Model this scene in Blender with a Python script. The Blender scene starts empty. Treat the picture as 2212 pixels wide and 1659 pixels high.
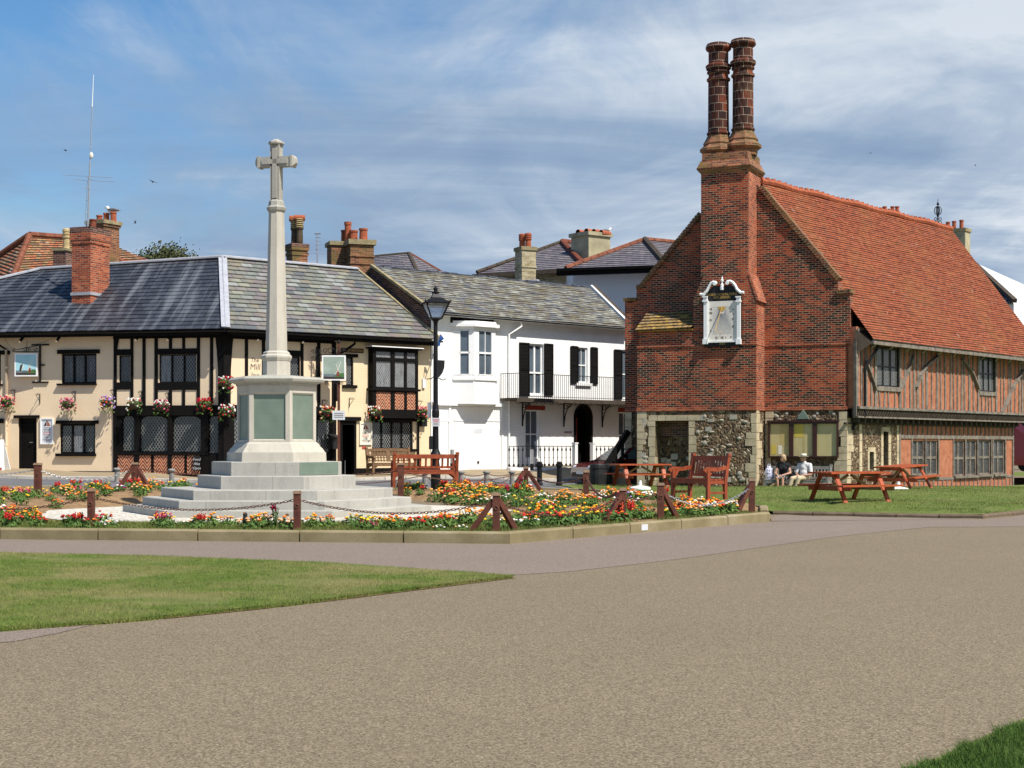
import bpy, bmesh, math, random
import numpy as np
from mathutils import Vector, Matrix
random.seed(7)
rnd = random.Random(11)
S = bpy.context.scene
COL = S.collection
pi = math.pi
V = Vector
# ---- survey of the photograph: focal length in pixels, principal column, horizon row, eye height (m)
F, CX, HY, EYE = 3300.0, 1106.0, 963.0, 1.6
OX = {1: 0, 2: 0, 3: 433.1, 4: 897.2, 5: 897.2, 6: 1299.3, 7: 1655.1, 8: 1392.2}
OY = {1: 433.1, 2: 696.1, 3: 696.1, 4: 464, 5: 773.4, 6: 696.1, 7: 696.1, 8: 46.4}
def zx(k, x, y): return (OX[k] + .2517 * x, OY[k] + .2517 * y)
def P(px, py, d): return V(((px - CX) / F * d, d, EYE - (py - HY) / F * d))

# ---------------------------------------------------------------- ground heights
GP = [(-5.1, 33.4, .15), (-9.9, 40, .46), (-12.4, 40, .40), (-2.5, 39.4, .44), (.35, 41, .40), (1.75, 36.5, .34),
      (4.4, 34.2, .36), (4.8, 51, .2), (3.8, 45, .26), (3.0, 56, .06), (7.8, 53.8, 0), (11.6, 52, 0), (16, 57, -.02),
      (21, 63, -.1), (8, 37, .24), (8.5, 46, .31), (11.3, 44, .3), (14, 47, .28), (20, 50, .1), (6.2, 35.6, .13), (10.3, 33.8, .12), (12.5, 36.5, .14), (17, 38, .14),
      (-18, 53, .68), (-13.5, 52.3, .56), (-9.8, 51.3, .38), (-5.5, 55, .42), (-3, 57.2, .5), (-1.2, 58.8, .56),
      (2, 62.5, .68), (6, 67, .7), (-15, 46, .42), (-6, 46, .38), (0, 47, .33), (3.2, 48.5, .27), (2.6, 57, .24),
      (-26, 54, .8), (-26, 44, .45), (0, 80, .8), (30, 70, -.1), (-40, 70, 1), (40, 45, 0), (-30, 36, .2),
      (-16, 34, .22), (-13, 30, .18)]
GF = [(-12, 26.4, 0), (-8.7, 26, 0), (-5, 25.5, 0), (-2.5, 25.2, 0), (0, 24.8, 0), (1.4, 26.6, 0), (2.7, 28.5, 0), (4, 30.3, 0), (5.4, 32.2, 0),
      (8, 33.3, 0), (10.2, 32.8, 0), (13, 34.8, 0), (18, 36, 0), (-20, 26, 0), (-30, 27, 0), (30, 34, 0)]
def idw(pts, X, Y):
    sw = sz = 0.0
    for (a, b, z) in pts:
        w = 1.0 / (((a - X) ** 2 + (b - Y) ** 2) ** 1.6 + .02)
        sw += w; sz += w * z
    return sz / sw
GB = GP + [(a, b + .3, .165) for (a, b, z) in GF if b < 32.5]
MEM = (-5.15, 33.4)
def front_line(X):
    ps = [(-40, 27.5), (-8.75, 26.1), (-.045, 24.85), (5.45, 32.25), (6.0, 35.2), (10.25, 33.25), (12, 35.6), (60, 37)]
    for (a, b), (c, e) in zip(ps, ps[1:]):
        if a <= X <= c: return b + (e - b) * (X - a) / (c - a)
    return 30
def gz(X, Y):
    fl = front_line(X)
    if Y <= fl: return 0.0
    z = idw(GP + GF, X, Y)
    k = min(1, (Y - fl) / 1.2)
    return z * k
def bz(X, Y):
    z = idw(GB, X, Y)
    r = math.hypot(X - MEM[0], Y - MEM[1])
    k = min(1, max(0, (r - 5.15) / 1.2)); k = k * k * (3 - 2 * k)
    return .15 * (1 - k) + z * k
def hit(px, py, zf=gz, up=0.0):
    z = .2
    for i in range(14):
        d = (EYE - z - up) * F / (py - HY)
        z = .5 * z + .5 * zf((px - CX) / F * d, d)
    return V(((px - CX) / F * d, d, z))
def at(px, d, zf=gz):
    X = (px - CX) / F * d
    return V((X, d, zf(X, d)))

# ---------------------------------------------------------------- facades (vertical planes in plan)
class Fac:
    def __init__(s, o, ang):
        a = math.radians(ang)
        s.ang = a; s.o = V((o[0], o[1], 0)); s.t = V((math.cos(a), math.sin(a), 0)); s.n = V((math.sin(a), -math.cos(a), 0))
    def uz(s, px, py, out=0.0):
        d = V(((px - CX) / F, 1, -(py - HY) / F)); c = V((0, 0, EYE))
        k = ((s.o + s.n * out - c).dot(s.n)) / d.dot(s.n); p = c + d * k
        return (p - s.o).dot(s.t), p.z
    def uzk(s, k, x, y, out=0.0): return s.uz(*zx(k, x, y), out)
    def R(s, k, x0, y0, x1, y1, out=0.0):
        a, b = (zx(k, x0, y0), zx(k, x1, y1)) if k else ((x0, y0), (x1, y1))
        ym = (a[1] + b[1]) / 2; xm = (a[0] + b[0]) / 2
        return s.uz(a[0], ym, out)[0], s.uz(b[0], ym, out)[0], s.uz(xm, b[1], out)[1], s.uz(xm, a[1], out)[1]
    def pt(s, u, z, out=0.0): return s.o + s.t * u + s.n * out + V((0, 0, z))
    def back(s, u, out): return s.o + s.t * u + s.n * out

# ---------------------------------------------------------------- mesh builder
class MB:
    def __init__(s): s.v = []; s.f = []; s.m = []; s.uv = []
    def face(s, pts, m=0, uv=None):
        i = len(s.v); s.v += [V(p) for p in pts]; s.f.append(list(range(i, i + len(pts)))); s.m.append(m); s.uv.append(uv)
    def hexa(s, a, m=0):
        for q in ((0, 1, 2, 3), (4, 7, 6, 5), (0, 4, 5, 1), (1, 5, 6, 2), (2, 6, 7, 3), (3, 7, 4, 0)):
            s.face([a[i] for i in q], m)
    def fbox(s, fac, r, o0, o1, m=0):
        u0, u1, z0, z1 = r
        s.hexa([fac.pt(u0, z0, o1), fac.pt(u1, z0, o1), fac.pt(u1, z1, o1), fac.pt(u0, z1, o1),
                fac.pt(u0, z0, o0), fac.pt(u1, z0, o0), fac.pt(u1, z1, o0), fac.pt(u0, z1, o0)], m)
    def fquad(s, fac, r, o, m=0):
        u0, u1, z0, z1 = r
        s.face([fac.pt(u0, z0, o), fac.pt(u1, z0, o), fac.pt(u1, z1, o), fac.pt(u0, z1, o)], m)
    def box(s, c, sz, rz=0, m=0, M=None):
        c = V(c); x, y, z = [k / 2 for k in sz]
        R = Matrix.Rotation(rz, 3, 'Z') if M is None else M
        q = [c + R @ V(p) for p in ((-x, -y, -z), (x, -y, -z), (x, -y, z), (-x, -y, z), (-x, y, -z), (x, y, -z), (x, y, z), (-x, y, z))]
        s.hexa(q, m)
    def beam(s, p, q, w, h, up=(0, 0, 1), m=0, taper=1.0):
        p, q = V(p), V(q); d = (q - p).normalized(); up = V(up)
        if abs(d.dot(up)) > .98: up = V((0, 1, 0))
        a = d.cross(up).normalized() * w / 2; b = d.cross(a).normalized() * h / 2; t = taper
        s.hexa([p - a - b, p + a - b, p + a + b, p - a + b, q - a * t - b * t, q + a * t - b * t, q + a * t + b * t, q - a * t + b * t], m)
    def tube(s, path, r, n=8, m=0, closed=False, caps=True):
        path = [V(p) for p in path]; N = len(path); rs = r if isinstance(r, (list, tuple)) else [r] * N
        base = len(s.v); prev = None
        for i, p in enumerate(path):
            a = path[(i - 1) % N] if (closed or i > 0) else p
            b = path[(i + 1) % N] if (closed or i < N - 1) else p
            d = (b - a).normalized()
            ref = prev if prev is not None else (V((0, 0, 1)) if abs(d.z) < .9 else V((1, 0, 0)))
            x = (ref - d * ref.dot(d)).normalized(); y = d.cross(x); prev = x
            for k in range(n):
                t = 2 * pi * k / n; s.v.append(p + (x * math.cos(t) + y * math.sin(t)) * rs[i])
        for i in range(N if closed else N - 1):
            j = (i + 1) % N
            for k in range(n):
                l = (k + 1) % n
                s.f.append([base + i * n + k, base + i * n + l, base + j * n + l, base + j * n + k]); s.m.append(m); s.uv.append('S')
        if caps and not closed:
            s.f.append([base + k for k in range(n)][::-1]); s.m.append(m); s.uv.append(None)
            s.f.append([base + (N - 1) * n + k for k in range(n)]); s.m.append(m); s.uv.append(None)
    def lathe(s, c, prof, n=16, m=0, rot=0.0, flat=False):
        """prof: (radius, z) bottom to top; own UVs in metres round the axis"""
        c = V(c); rm = max(p[0] for p in prof); L = 0
        for i in range(len(prof) - 1):
            (r0, z0), (r1, z1) = prof[i], prof[i + 1]; dl = math.hypot(r1 - r0, z1 - z0)
            mm = m
            if len(prof[i]) > 2: mm = prof[i][2]
            r0, z0 = prof[i][:2]; r1, z1 = prof[i + 1][:2]
            for k in range(n):
                a, b = rot + 2 * pi * k / n, rot + 2 * pi * (k + 1) / n
                s.face([c + V((r0 * math.cos(a), r0 * math.sin(a), z0)), c + V((r0 * math.cos(b), r0 * math.sin(b), z0)),
                        c + V((r1 * math.cos(b), r1 * math.sin(b), z1)), c + V((r1 * math.cos(a), r1 * math.sin(a), z1))], mm,
                       [(rm * 2 * pi * k / n, L), (rm * 2 * pi * (k + 1) / n, L), (rm * 2 * pi * (k + 1) / n, L + dl), (rm * 2 * pi * k / n, L + dl)])
            L += dl
    def prism(s, poly, ext, m=0):
        poly = [V(p) for p in poly]; e = V(ext); q = [p + e for p in poly]; n = len(poly)
        s.face(poly, m); s.face(q[::-1], m)
        for i in range(n): s.face([poly[i], q[i], q[(i + 1) % n], poly[(i + 1) % n]], m)
    def ball(s, c, r, nu=8, nv=6, m=0, sq=(1, 1, 1), M=None):
        c = V(c); M = M or Matrix.Identity(3)
        def q(i, j):
            t = pi * i / nv; f = 2 * pi * j / nu
            return c + M @ V((r * sq[0] * math.sin(t) * math.cos(f), r * sq[1] * math.sin(t) * math.sin(f), -r * sq[2] * math.cos(t)))
        b = len(s.v); s.v.append(q(0, 0))
        for i in range(1, nv):
            for j in range(nu): s.v.append(q(i, j))
        s.v.append(q(nv, 0)); top = len(s.v) - 1
        for j in range(nu):
            l = (j + 1) % nu
            s.f.append([b, b + 1 + l, b + 1 + j]); s.m.append(m); s.uv.append('S')
            for i in range(nv - 2):
                s.f.append([b + 1 + i * nu + j, b + 1 + i * nu + l, b + 1 + (i + 1) * nu + l, b + 1 + (i + 1) * nu + j]); s.m.append(m); s.uv.append('S')
            s.f.append([b + 1 + (nv - 2) * nu + j, b + 1 + (nv - 2) * nu + l, top]); s.m.append(m); s.uv.append('S')
    def courses(s, e0, e1, r0, r1, n, lift, m=0, roww=None, wob=0.0, uoff=0.0):
        """a pitched roof laid in n overlapping courses from the eave (e0-e1) to the ridge (r0-r1)"""
        e0, e1, r0, r1 = V(e0), V(e1), V(r0), V(r1)
        nr = (e1 - e0).cross(r0 - e0).normalized()
        if nr.z < 0: nr = -nr
        L = (e1 - e0).length; ax = (e1 - e0).normalized()
        for i in range(n):
            t0, t1 = i / n, (i + 1) / n
            a, b = e0.lerp(r0, t0), e1.lerp(r1, t0); c, d = e1.lerp(r1, t1), e0.lerp(r0, t1)
            la = nr * lift
            seg = max(1, int((b - a).length / 1.2)) if wob else 1
            for k in range(seg):
                f0, f1 = k / seg, (k + 1) / seg
                w0 = nr * (wob * (math.sin(i * 1.7 + k * 2.3) + .7 * math.sin(k * 1.1 + i * .13)) if 0 < k else 0)
                w1 = nr * (wob * (math.sin(i * 1.7 + (k + 1) * 2.3) + .7 * math.sin((k + 1) * 1.1 + i * .13)) if k + 1 < seg else 0)
                A, B, C, D = a.lerp(b, f0), a.lerp(b, f1), d.lerp(c, f1), d.lerp(c, f0)
                uu = [(p - e0).dot(ax) + uoff for p in (A, B, C, D)]
                s.face([A + la + w0, B + la + w1, C + w1, D + w0], m, [(uu[0], i), (uu[1], i), (uu[2], i + .999), (uu[3], i + .999)])
                s.face([A - nr * .01, B - nr * .01, B + la + w1, A + la + w0], m, [(uu[0], i + .01), (uu[1], i + .01), (uu[1], i + .02), (uu[0], i + .02)])
    def build(s, name, mats, parent=None, smooth=False, loc=None, merge=False):
        off = V((0, 0, 0))
        if parent is not None:
            rt = parent
            while rt.parent: rt = rt.parent
            off = V(rt.location)
        elif loc is not None: off = V(loc)
        me = bpy.data.meshes.new(name)
        me.from_pydata([p - off for p in s.v], [], s.f)
        if not isinstance(mats, (list, tuple)): mats = [mats]
        for k in mats: me.materials.append(k)
        me.polygons.foreach_set('material_index', s.m)
        uvl = me.uv_layers.new(name='UVMap')
        data = np.zeros((len(me.loops), 2), dtype=np.float32); li = 0
        for fi, f in enumerate(s.f):
            u = s.uv[fi]; n = len(f)
            if isinstance(u, list):
                for k in range(n): data[li + k] = u[k]
            else:
                p = [s.v[i] for i in f]
                nn = V((0, 0, 0))
                for k in range(n):
                    a, b = p[k], p[(k + 1) % n]
                    nn += V(((a.y - b.y) * (a.z + b.z), (a.z - b.z) * (a.x + b.x), (a.x - b.x) * (a.y + b.y)))
                if nn.length < 1e-12: nn = V((0, 0, 1))
                nn.normalize()
                t = V((0, 0, 1)).cross(nn)
                if t.length < .05: t = V((1, 0, 0)); b2 = V((0, 1, 0))
                else:
                    t.normalize(); b2 = nn.cross(t)
                for k in range(n): data[li + k] = (p[k].dot(t), p[k].dot(b2))
            li += n
        uvl.data.foreach_set('uv', data.ravel())
        if smooth:
            me.polygons.foreach_set('use_smooth', [True] * len(me.polygons))
        if merge:
            bm = bmesh.new(); bm.from_mesh(me); bmesh.ops.remove_doubles(bm, verts=bm.verts, dist=.0005); bm.to_mesh(me); bm.free()
        me.update()
        o = bpy.data.objects.new(name, me); COL.objects.link(o)
        if parent is not None: o.parent = parent
        elif loc is not None: o.location = loc
        return o

def tag(o, label=None, cat=None, group=None, kind=None):
    if label: o['label'] = label
    if cat: o['category'] = cat
    if group: o['group'] = group
    if kind: o['kind'] = kind
    return o
def thing(name, label, cat, loc=(0, 0, 0), group=None):
    o = bpy.data.objects.new(name, None); COL.objects.link(o); o.location = loc; o.empty_display_size = .2
    return tag(o, label, cat, group)
def copy_tree(o, parent=None, label=None, loc=None, rz=None):
    c = o.copy(); COL.objects.link(c)
    if parent is not None: c.parent = parent
    if label: c['label'] = label
    if loc is not None: c.location = loc
    if rz is not None: c.rotation_euler = (0, 0, rz)
    for ch in list(o.children): copy_tree(ch, c)
    return c

def holes_wall(mb, fac, r, holes, out=0.0, reveal=.12, m=0, rm=None):
    """a wall sheet with real openings and their reveals"""
    u0, u1, z0, z1 = r; rm = m if rm is None else rm
    us = sorted({u0, u1, *[min(max(h[i], u0), u1) for h in holes for i in (0, 1)]}); zs = sorted({z0, z1, *[min(max(h[i], z0), z1) for h in holes for i in (2, 3)]})
    for a, b in zip(us, us[1:]):
        for c, d in zip(zs, zs[1:]):
            x, y = (a + b) / 2, (c + d) / 2
            if any(h[0] < x < h[1] and h[2] < y < h[3] for h in holes): continue
            mb.fquad(fac, (a, b, c, d), out, m)
    for h in holes:
        a, b, c, d = h; i = out - reveal
        p = fac.pt
        mb.face([p(a, c, out), p(a, d, out), p(a, d, i), p(a, c, i)], rm); mb.face([p(b, c, out), p(b, c, i), p(b, d, i), p(b, d, out)], rm)
        mb.face([p(a, d, out), p(b, d, out), p(b, d, i), p(a, d, i)], rm); mb.face([p(a, c, out), p(a, c, i), p(b, c, i), p(b, c, out)], rm)

def lattice_mb(fac, r, o, dx=.1, dz=.15, w=.009):
    mb = MB(); u0, u1, z0, z1 = r; W, H = u1 - u0, z1 - z0; sl = dz / dx
    for sg in (1, -1):
        k = -int(H / dz) - 2
        while k * dx < W + H / sl + dx:
            pts = []
            ua = u0 + k * dx if sg == 1 else u0 + k * dx
            # line: u = ua + sg*(z-z0)/sl (shifted for the other family)
            if sg == 1: f = lambda z: ua + (z - z0) / sl
            else: f = lambda z: ua + H / sl - (z - z0) / sl - (H / sl) % dx
            lo, hi = z0, z1
            ulo, uhi = f(lo), f(hi)
            t0, t1 = 0.0, 1.0; du = uhi - ulo
            for lim, sgn in ((u0, 1), (u1, -1)):
                q0 = (ulo - lim) * sgn; q1 = (uhi - lim) * sgn
                if q0 < 0 and q1 < 0: t0 = 2; break
                if q0 < 0: t0 = max(t0, q0 / (q0 - q1))
                elif q1 < 0: t1 = min(t1, q0 / (q0 - q1))
            if t0 < t1:
                a = (ulo + du * t0, lo + H * t0); b = (ulo + du * t1, lo + H * t1)
                d = V((b[0] - a[0], b[1] - a[1])); 
                if d.length > .02:
                    nn = V((-d.y, d.x)).normalized() * w / 2
                    mb.face([fac.pt(a[0] - nn.x, a[1] - nn.y, o), fac.pt(b[0] - nn.x, b[1] - nn.y, o), fac.pt(b[0] + nn.x, b[1] + nn.y, o), fac.pt(a[0] + nn.x, a[1] + nn.y, o)])
            k += 1
    return mb

def text_obj(name, txt, fac, u, z, size, out, mat, parent, align='CENTER', ext=.003, sx=1.0, font_shear=0.0, label=None):
    cu = bpy.data.curves.new('tmp_text', 'FONT'); cu.body = txt; cu.size = size; cu.align_x = align; cu.align_y = 'CENTER'; cu.extrude = ext; cu.shear = font_shear
    cu.resolution_u = 2
    ob = bpy.data.objects.new('tmp_text', cu); COL.objects.link(ob)
    dg = bpy.context.evaluated_depsgraph_get(); dg.update()
    me = bpy.data.meshes.new_from_object(ob.evaluated_get(dg)); me.name = name
    bpy.data.objects.remove(ob)
    rt = parent
    while rt is not None and rt.parent: rt = rt.parent
    off = V(rt.location) if rt is not None else V((0, 0, 0))
    for v in me.vertices: v.co = fac.pt(u + v.co.x * sx, z + v.co.y, out + v.co.z) - off
    me.materials.clear(); me.materials.append(mat)
    o = bpy.data.objects.new(name, me); COL.objects.link(o); o.parent = parent
    return o

# ---------------------------------------------------------------- materials
def srgb(r, g, b):
    f = lambda c: ((c / 255 + .055) / 1.055) ** 2.4 if c > 10 else c / 255 / 12.92
    return (f(r), f(g), f(b), 1)
class NT:
    def __init__(s, name, rough=.7, spec=.3):
        s.mat = bpy.data.materials.new(name); s.mat.use_nodes = True; s.t = s.mat.node_tree; s.n = s.t.nodes
        s.b = s.n['Principled BSDF']; s.b.inputs['Roughness'].default_value = rough; s.b.inputs['Specular IOR Level'].default_value = spec
        s.tc = s.n.new('ShaderNodeTexCoord')
    def L(s, a, b): s.t.links.new(a, b)
    def val(s, sock, v):
        if isinstance(v, (int, float)): sock.default_value = v
        elif isinstance(v, tuple): sock.default_value = v if len(v) == len(sock.default_value) else v[:len(sock.default_value)]
        else: s.L(v, sock)
    def math(s, op, a, b=0.0, c=None, clamp=False):
        n = s.n.new('ShaderNodeMath'); n.operation = op; n.use_clamp = clamp; s.val(n.inputs[0], a); s.val(n.inputs[1], b)
        if c is not None: s.val(n.inputs[2], c)
        return n.outputs[0]
    def noise(s, scale, detail=3, vec=None, rough=.55, dim='3D'):
        n = s.n.new('ShaderNodeTexNoise'); n.inputs['Scale'].default_value = scale; n.inputs['Detail'].default_value = detail; n.inputs['Roughness'].default_value = rough
        s.L(vec if vec is not None else s.tc.outputs['Object'], n.inputs['Vector']); return n.outputs['Fac']
    def vor(s, scale, vec=None, feat='F1', out='Color'):
        n = s.n.new('ShaderNodeTexVoronoi'); n.feature = feat; n.inputs['Scale'].default_value = scale
        s.L(vec if vec is not None else s.tc.outputs['Object'], n.inputs['Vector']); return n.outputs[out]
    def ramp(s, fac, stops, const=False):
        n = s.n.new('ShaderNodeValToRGB'); r = n.color_ramp
        if const: r.interpolation = 'CONSTANT'
        while len(r.elements) < len(stops): r.elements.new(.5)
        for e, (p, c) in zip(r.elements, stops): e.position = p; e.color = c if len(c) == 4 else (*c, 1)
        s.val(n.inputs[0], fac); return n.outputs['Color']
    def mix(s, fac, a, b, mode='MIX'):
        n = s.n.new('ShaderNodeMix'); n.data_type = 'RGBA'; n.blend_type = mode
        s.val(n.inputs[0], fac); s.val(n.inputs[6], a); s.val(n.inputs[7], b); return n.outputs[2]
    def scalevec(s, v, sc):
        n = s.n.new('ShaderNodeMapping'); n.inputs['Scale'].default_value = sc; s.L(v, n.inputs['Vector']); return n.outputs[0]
    def brick(s, w, h, mortar=.008, off=.5, vec=None, smooth=.1, freq=2):
        n = s.n.new('ShaderNodeTexBrick'); n.offset = off; n.offset_frequency = freq
        n.inputs['Scale'].default_value = 1; n.inputs['Brick Width'].default_value = w; n.inputs['Row Height'].default_value = h
        n.inputs['Mortar Size'].default_value = mortar; n.inputs['Mortar Smooth'].default_value = smooth
        n.inputs['Color1'].default_value = (0, 0, 0, 1); n.inputs['Color2'].default_value = (1, 1, 1, 1); n.inputs['Mortar'].default_value = (.5, .5, .5, 1)
        s.L(vec if vec is not None else s.tc.outputs['UV'], n.inputs['Vector']); return n.outputs['Color'], n.outputs['Fac']
    def bump(s, h, strength=.3, dist=.02):
        n = s.n.new('ShaderNodeBump'); n.inputs['Strength'].default_value = strength; n.inputs['Distance'].default_value = dist
        s.val(n.inputs['Height'], h); s.L(n.outputs[0], s.b.inputs['Normal'])
    def col(s, c): s.val(s.b.inputs['Base Color'], c)
    def set(s, k, v): s.val(s.b.inputs[k], v); return s
    @property
    def uv(s): return s.tc.outputs['UV']
    @property
    def ob(s): return s.tc.outputs['Object']
def shade(c, k): return (c[0] * k, c[1] * k, c[2] * k, 1)
def plain(name, c, rough=.6, spec=.3, var=.25, scale=4.0, bump=0.0, bscale=30, metal=0.0, coat=0.0):
    m = NT(name, rough, spec)
    if var:
        f = m.noise(scale, 4); m.col(m.ramp(f, [(.25, shade(c, 1 - var)), (.75, shade(c, 1 + var))]))
    else: m.col(c)
    if bump: m.bump(m.noise(bscale, 3), bump)
    m.set('Metallic', metal)
    if coat: m.set('Coat Weight', coat)
    return m.mat
def brickmat(name, stops, mortar_c, w=.225, h=.076, mortar=.008, patch=.55, patchscale=.6, bump=.5, stain=None):
    m = NT(name, .85, .2)
    r, fac = m.brick(w, h, mortar)
    pn = m.noise(patchscale, 4, m.uv); p2 = m.noise(9, 2, m.uv)
    v = m.math('ADD', m.math('MULTIPLY', r, .62), m.math('MULTIPLY', m.math('SUBTRACT', pn, .5), patch * 1.6))
    v = m.math('ADD', v, m.math('MULTIPLY', m.math('SUBTRACT', p2, .5), .3)); v = m.math('ADD', v, .2)
    c = m.ramp(v, stops)
    mo = m.ramp(m.noise(1.5, 3, m.uv), [(.3, shade(mortar_c, .55)), (.7, mortar_c)])
    c = m.mix(fac, c, mo)
    if stain: c = m.mix(m.ramp(m.noise(.9, 5, m.uv), [(.42, (0, 0, 0, 1)), (.62, (.75, .75, .75, 1))]), c, stain)
    m.col(c); m.bump(m.math('SUBTRACT', m.math('MULTIPLY', m.noise(40, 2, m.uv), .4), fac), bump, .012)
    return m.mat
def slatemat(name, cols, w, streak=None, lichen=None, rough=.55, gap=.06, spread=1.0, spec=.4, tint=None):
    """u in metres, v counts courses"""
    m = NT(name, rough, spec)
    r, fac = m.brick(w, 1.0, .012, .5)
    n = len(cols); st = [((i + .5) / n, c) for i, c in enumerate(cols)]
    big = m.noise(.5, 3, m.ob)
    v = m.math('ADD', m.math('MULTIPLY', r, spread), m.math('MULTIPLY', m.math('SUBTRACT', big, .5), .7 + (1 - spread)))
    v = m.math('ADD', v, (1 - spread) * .5)
    c = m.ramp(v, st)
    fr = m.math('FRACT', m.math('ADD', n_sep(m), 0.0))
    c = m.mix(m.ramp(fr, [(0.0, (.75, .75, .75, 1)), (gap, (.75, .75, .75, 1)), (gap + .06, (0, 0, 0, 1))]), c, (.012, .011, .01, 1))
    c = m.mix(m.math('MULTIPLY', fac, .75), c, (.015, .014, .013, 1))
    if streak:
        sn = m.noise(1.0, 4, m.scalevec(m.uv, (2.4, .045, 1)), .6)
        c = m.mix(m.ramp(sn, [(.5, (0, 0, 0, 1)), (.66, (.8, .8, .8, 1))]), c, streak)
    if lichen:
        for (lc, sc, lo, hi, st_) in lichen:
            ln = m.noise(sc, 6, m.ob, .7)
            c = m.mix(m.ramp(ln, [(lo, (0, 0, 0, 1)), (hi, (st_, st_, st_, 1))]), c, lc)
    m.col(c); m.bump(m.math('ADD', m.noise(25, 3, m.ob), m.math('MULTIPLY', r, .8)), .35, .015)
    return m.mat
def n_sep(m):
    n = m.n.new('ShaderNodeSeparateXYZ'); m.L(m.uv, n.inputs[0]); return n.outputs[1]
def n_sepx(m):
    n = m.n.new('ShaderNodeSeparateXYZ'); m.L(m.uv, n.inputs[0]); return n.outputs[0]
M = {}
hexs = srgb
M['brick_gable'] = brickmat('burnt_red_brick', [(.1, (.014, .006, .006)), (.3, (.045, .011, .008)), (.48, (.14, .018, .008)), (.66, (.26, .034, .011)), (.9, (.4, .065, .018))], (.4, .29, .19), mortar=.011, patch=.9)
M['brick_red'] = brickmat('soft_red_brick', [(.1, (.1, .022, .013)), (.4, (.27, .052, .022)), (.7, (.4, .085, .032)), (.95, (.5, .15, .06))], (.42, .33, .24), patch=.5)
M['brick_moss'] = brickmat('mossy_brick', [(.1, (.05, .03, .016)), (.45, (.2, .055, .03)), (.8, (.33, .12, .05))], (.36, .3, .2), patch=.6, stain=(.13, .105, .035, 1))
M['brick_dark'] = brickmat('weathered_dark_brick', [(.1, (.03, .018, .014)), (.5, (.11, .042, .03)), (.85, (.2, .08, .05))], (.3, .27, .23), patch=.5)
M['brick_yellow'] = brickmat('pale_gault_brick', [(.1, (.22, .17, .09)), (.5, (.4, .33, .18)), (.85, (.52, .45, .29))], (.5, .47, .38), patch=.5)
M['brick_white'] = brickmat('white_painted_brick', [(.1, (.84, .84, .82)), (.8, (.87, .87, .85))], (.9, .9, .88), mortar=.006, patch=.1, bump=.1)
def herring():
    m = NT('herringbone_brick', .85, .2)
    u, v = n_sepx(m), n_sep(m)
    zig = m.math('ABSOLUTE', m.math('SUBTRACT', m.math('FRACT', m.math('DIVIDE', u, .30)), .5))
    t = m.math('DIVIDE', m.math('ADD', v, m.math('MULTIPLY', zig, .42)), .125)
    fr = m.math('FRACT', t)
    row = m.math('FLOOR', t)
    rn = m.noise(1.0, 0, None)
    wn = m.n.new('ShaderNodeTexWhiteNoise'); wn.noise_dimensions = '2D'
    cb = m.n.new('ShaderNodeCombineXYZ'); m.L(row, cb.inputs[0]); m.L(m.math('FLOOR', m.math('DIVIDE', u, .15)), cb.inputs[1]); m.L(cb.outputs[0], wn.inputs['Vector'])
    c = m.ramp(wn.outputs['Value'], [(.0, (.15, .028, .013)), (.5, (.25, .05, .02)), (1, (.36, .085, .035))])
    c = m.mix(m.ramp(fr, [(0, (1, 1, 1)), (.2, (1, 1, 1)), (.28, (0, 0, 0))]), c, (.62, .48, .32, 1))
    m.col(c); m.bump(fr, .3, .01); return m.mat
M['herring'] = herring()
def infill():
    m = NT('diagonal_brick_infill', .85, .2)
    u, v = n_sepx(m), n_sep(m)
    t = m.math('DIVIDE', m.math('ADD', v, m.math('MULTIPLY', m.math('ABSOLUTE', m.math('SUBTRACT', m.math('FRACT', m.math('DIVIDE', u, .8)), .5)), 2.4)), .09)
    fr = m.math('FRACT', m.math('ADD', t, m.math('MULTIPLY', m.noise(4, 2), .25)))
    c = m.ramp(m.noise(5, 4), [(.3, (.2, .035, .015)), (.5, (.36, .075, .028)), (.75, (.44, .15, .075))])
    c = m.mix(m.ramp(fr, [(0, (.85, .85, .85)), (.24, (.85, .85, .85)), (.34, (0, 0, 0))]), c, (.55, .38, .24, 1))
    m.col(c); m.bump(fr, .35, .012); return m.mat
M['infill'] = infill()
def flint():
    m = NT('flint_rubble', .6, .4)
    wv = m.n.new('ShaderNodeVectorMath'); wv.operation = 'ADD'
    nz = m.n.new('ShaderNodeTexNoise'); nz.inputs['Scale'].default_value = 6; m.L(m.uv, nz.inputs['Vector'])
    sc = m.n.new('ShaderNodeVectorMath'); sc.operation = 'SCALE'; sc.inputs['Scale'].default_value = .06; m.L(nz.outputs['Color'], sc.inputs[0])
    m.L(m.uv, wv.inputs[0]); m.L(sc.outputs[0], wv.inputs[1]); vec = wv.outputs[0]
    cell = m.vor(9, vec); sep = m.n.new('ShaderNodeSeparateColor'); m.L(cell, sep.inputs[0])
    edge = m.vor(9, vec, 'DISTANCE_TO_EDGE', 'Distance')
    c = m.ramp(sep.outputs[0], [(.0, (.016, .012, .009)), (.3, (.05, .032, .018)), (.5, (.17, .095, .04)), (.66, (.1, .07, .042)), (.84, (.3, .21, .115)), (.96, (.46, .38, .26))])
    fine = m.noise(30, 4, vec); c = m.mix(m.ramp(fine, [(.35, (0, 0, 0)), (.7, (.5, .5, .5))]), c, (.2, .12, .055, 1))
    c = m.mix(m.ramp(edge, [(.02, (.9, .9, .9)), (.07, (0, 0, 0))]), c, (.17, .115, .06, 1))
    m.col(c); m.bump(m.math('ADD', m.math('MULTIPLY', edge, 3), m.math('MULTIPLY', fine, .5)), .8, .05); return m.mat
M['flint'] = flint()
M['quoin'] = plain('pale_limestone', (.5, .41, .27, 1), .85, .2, .3, 3.0, .35, 25)
M['boulder'] = plain('grey_boulder', (.4, .36, .29, 1), .8, .2, .3, 4.0, .3, 25)
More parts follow.
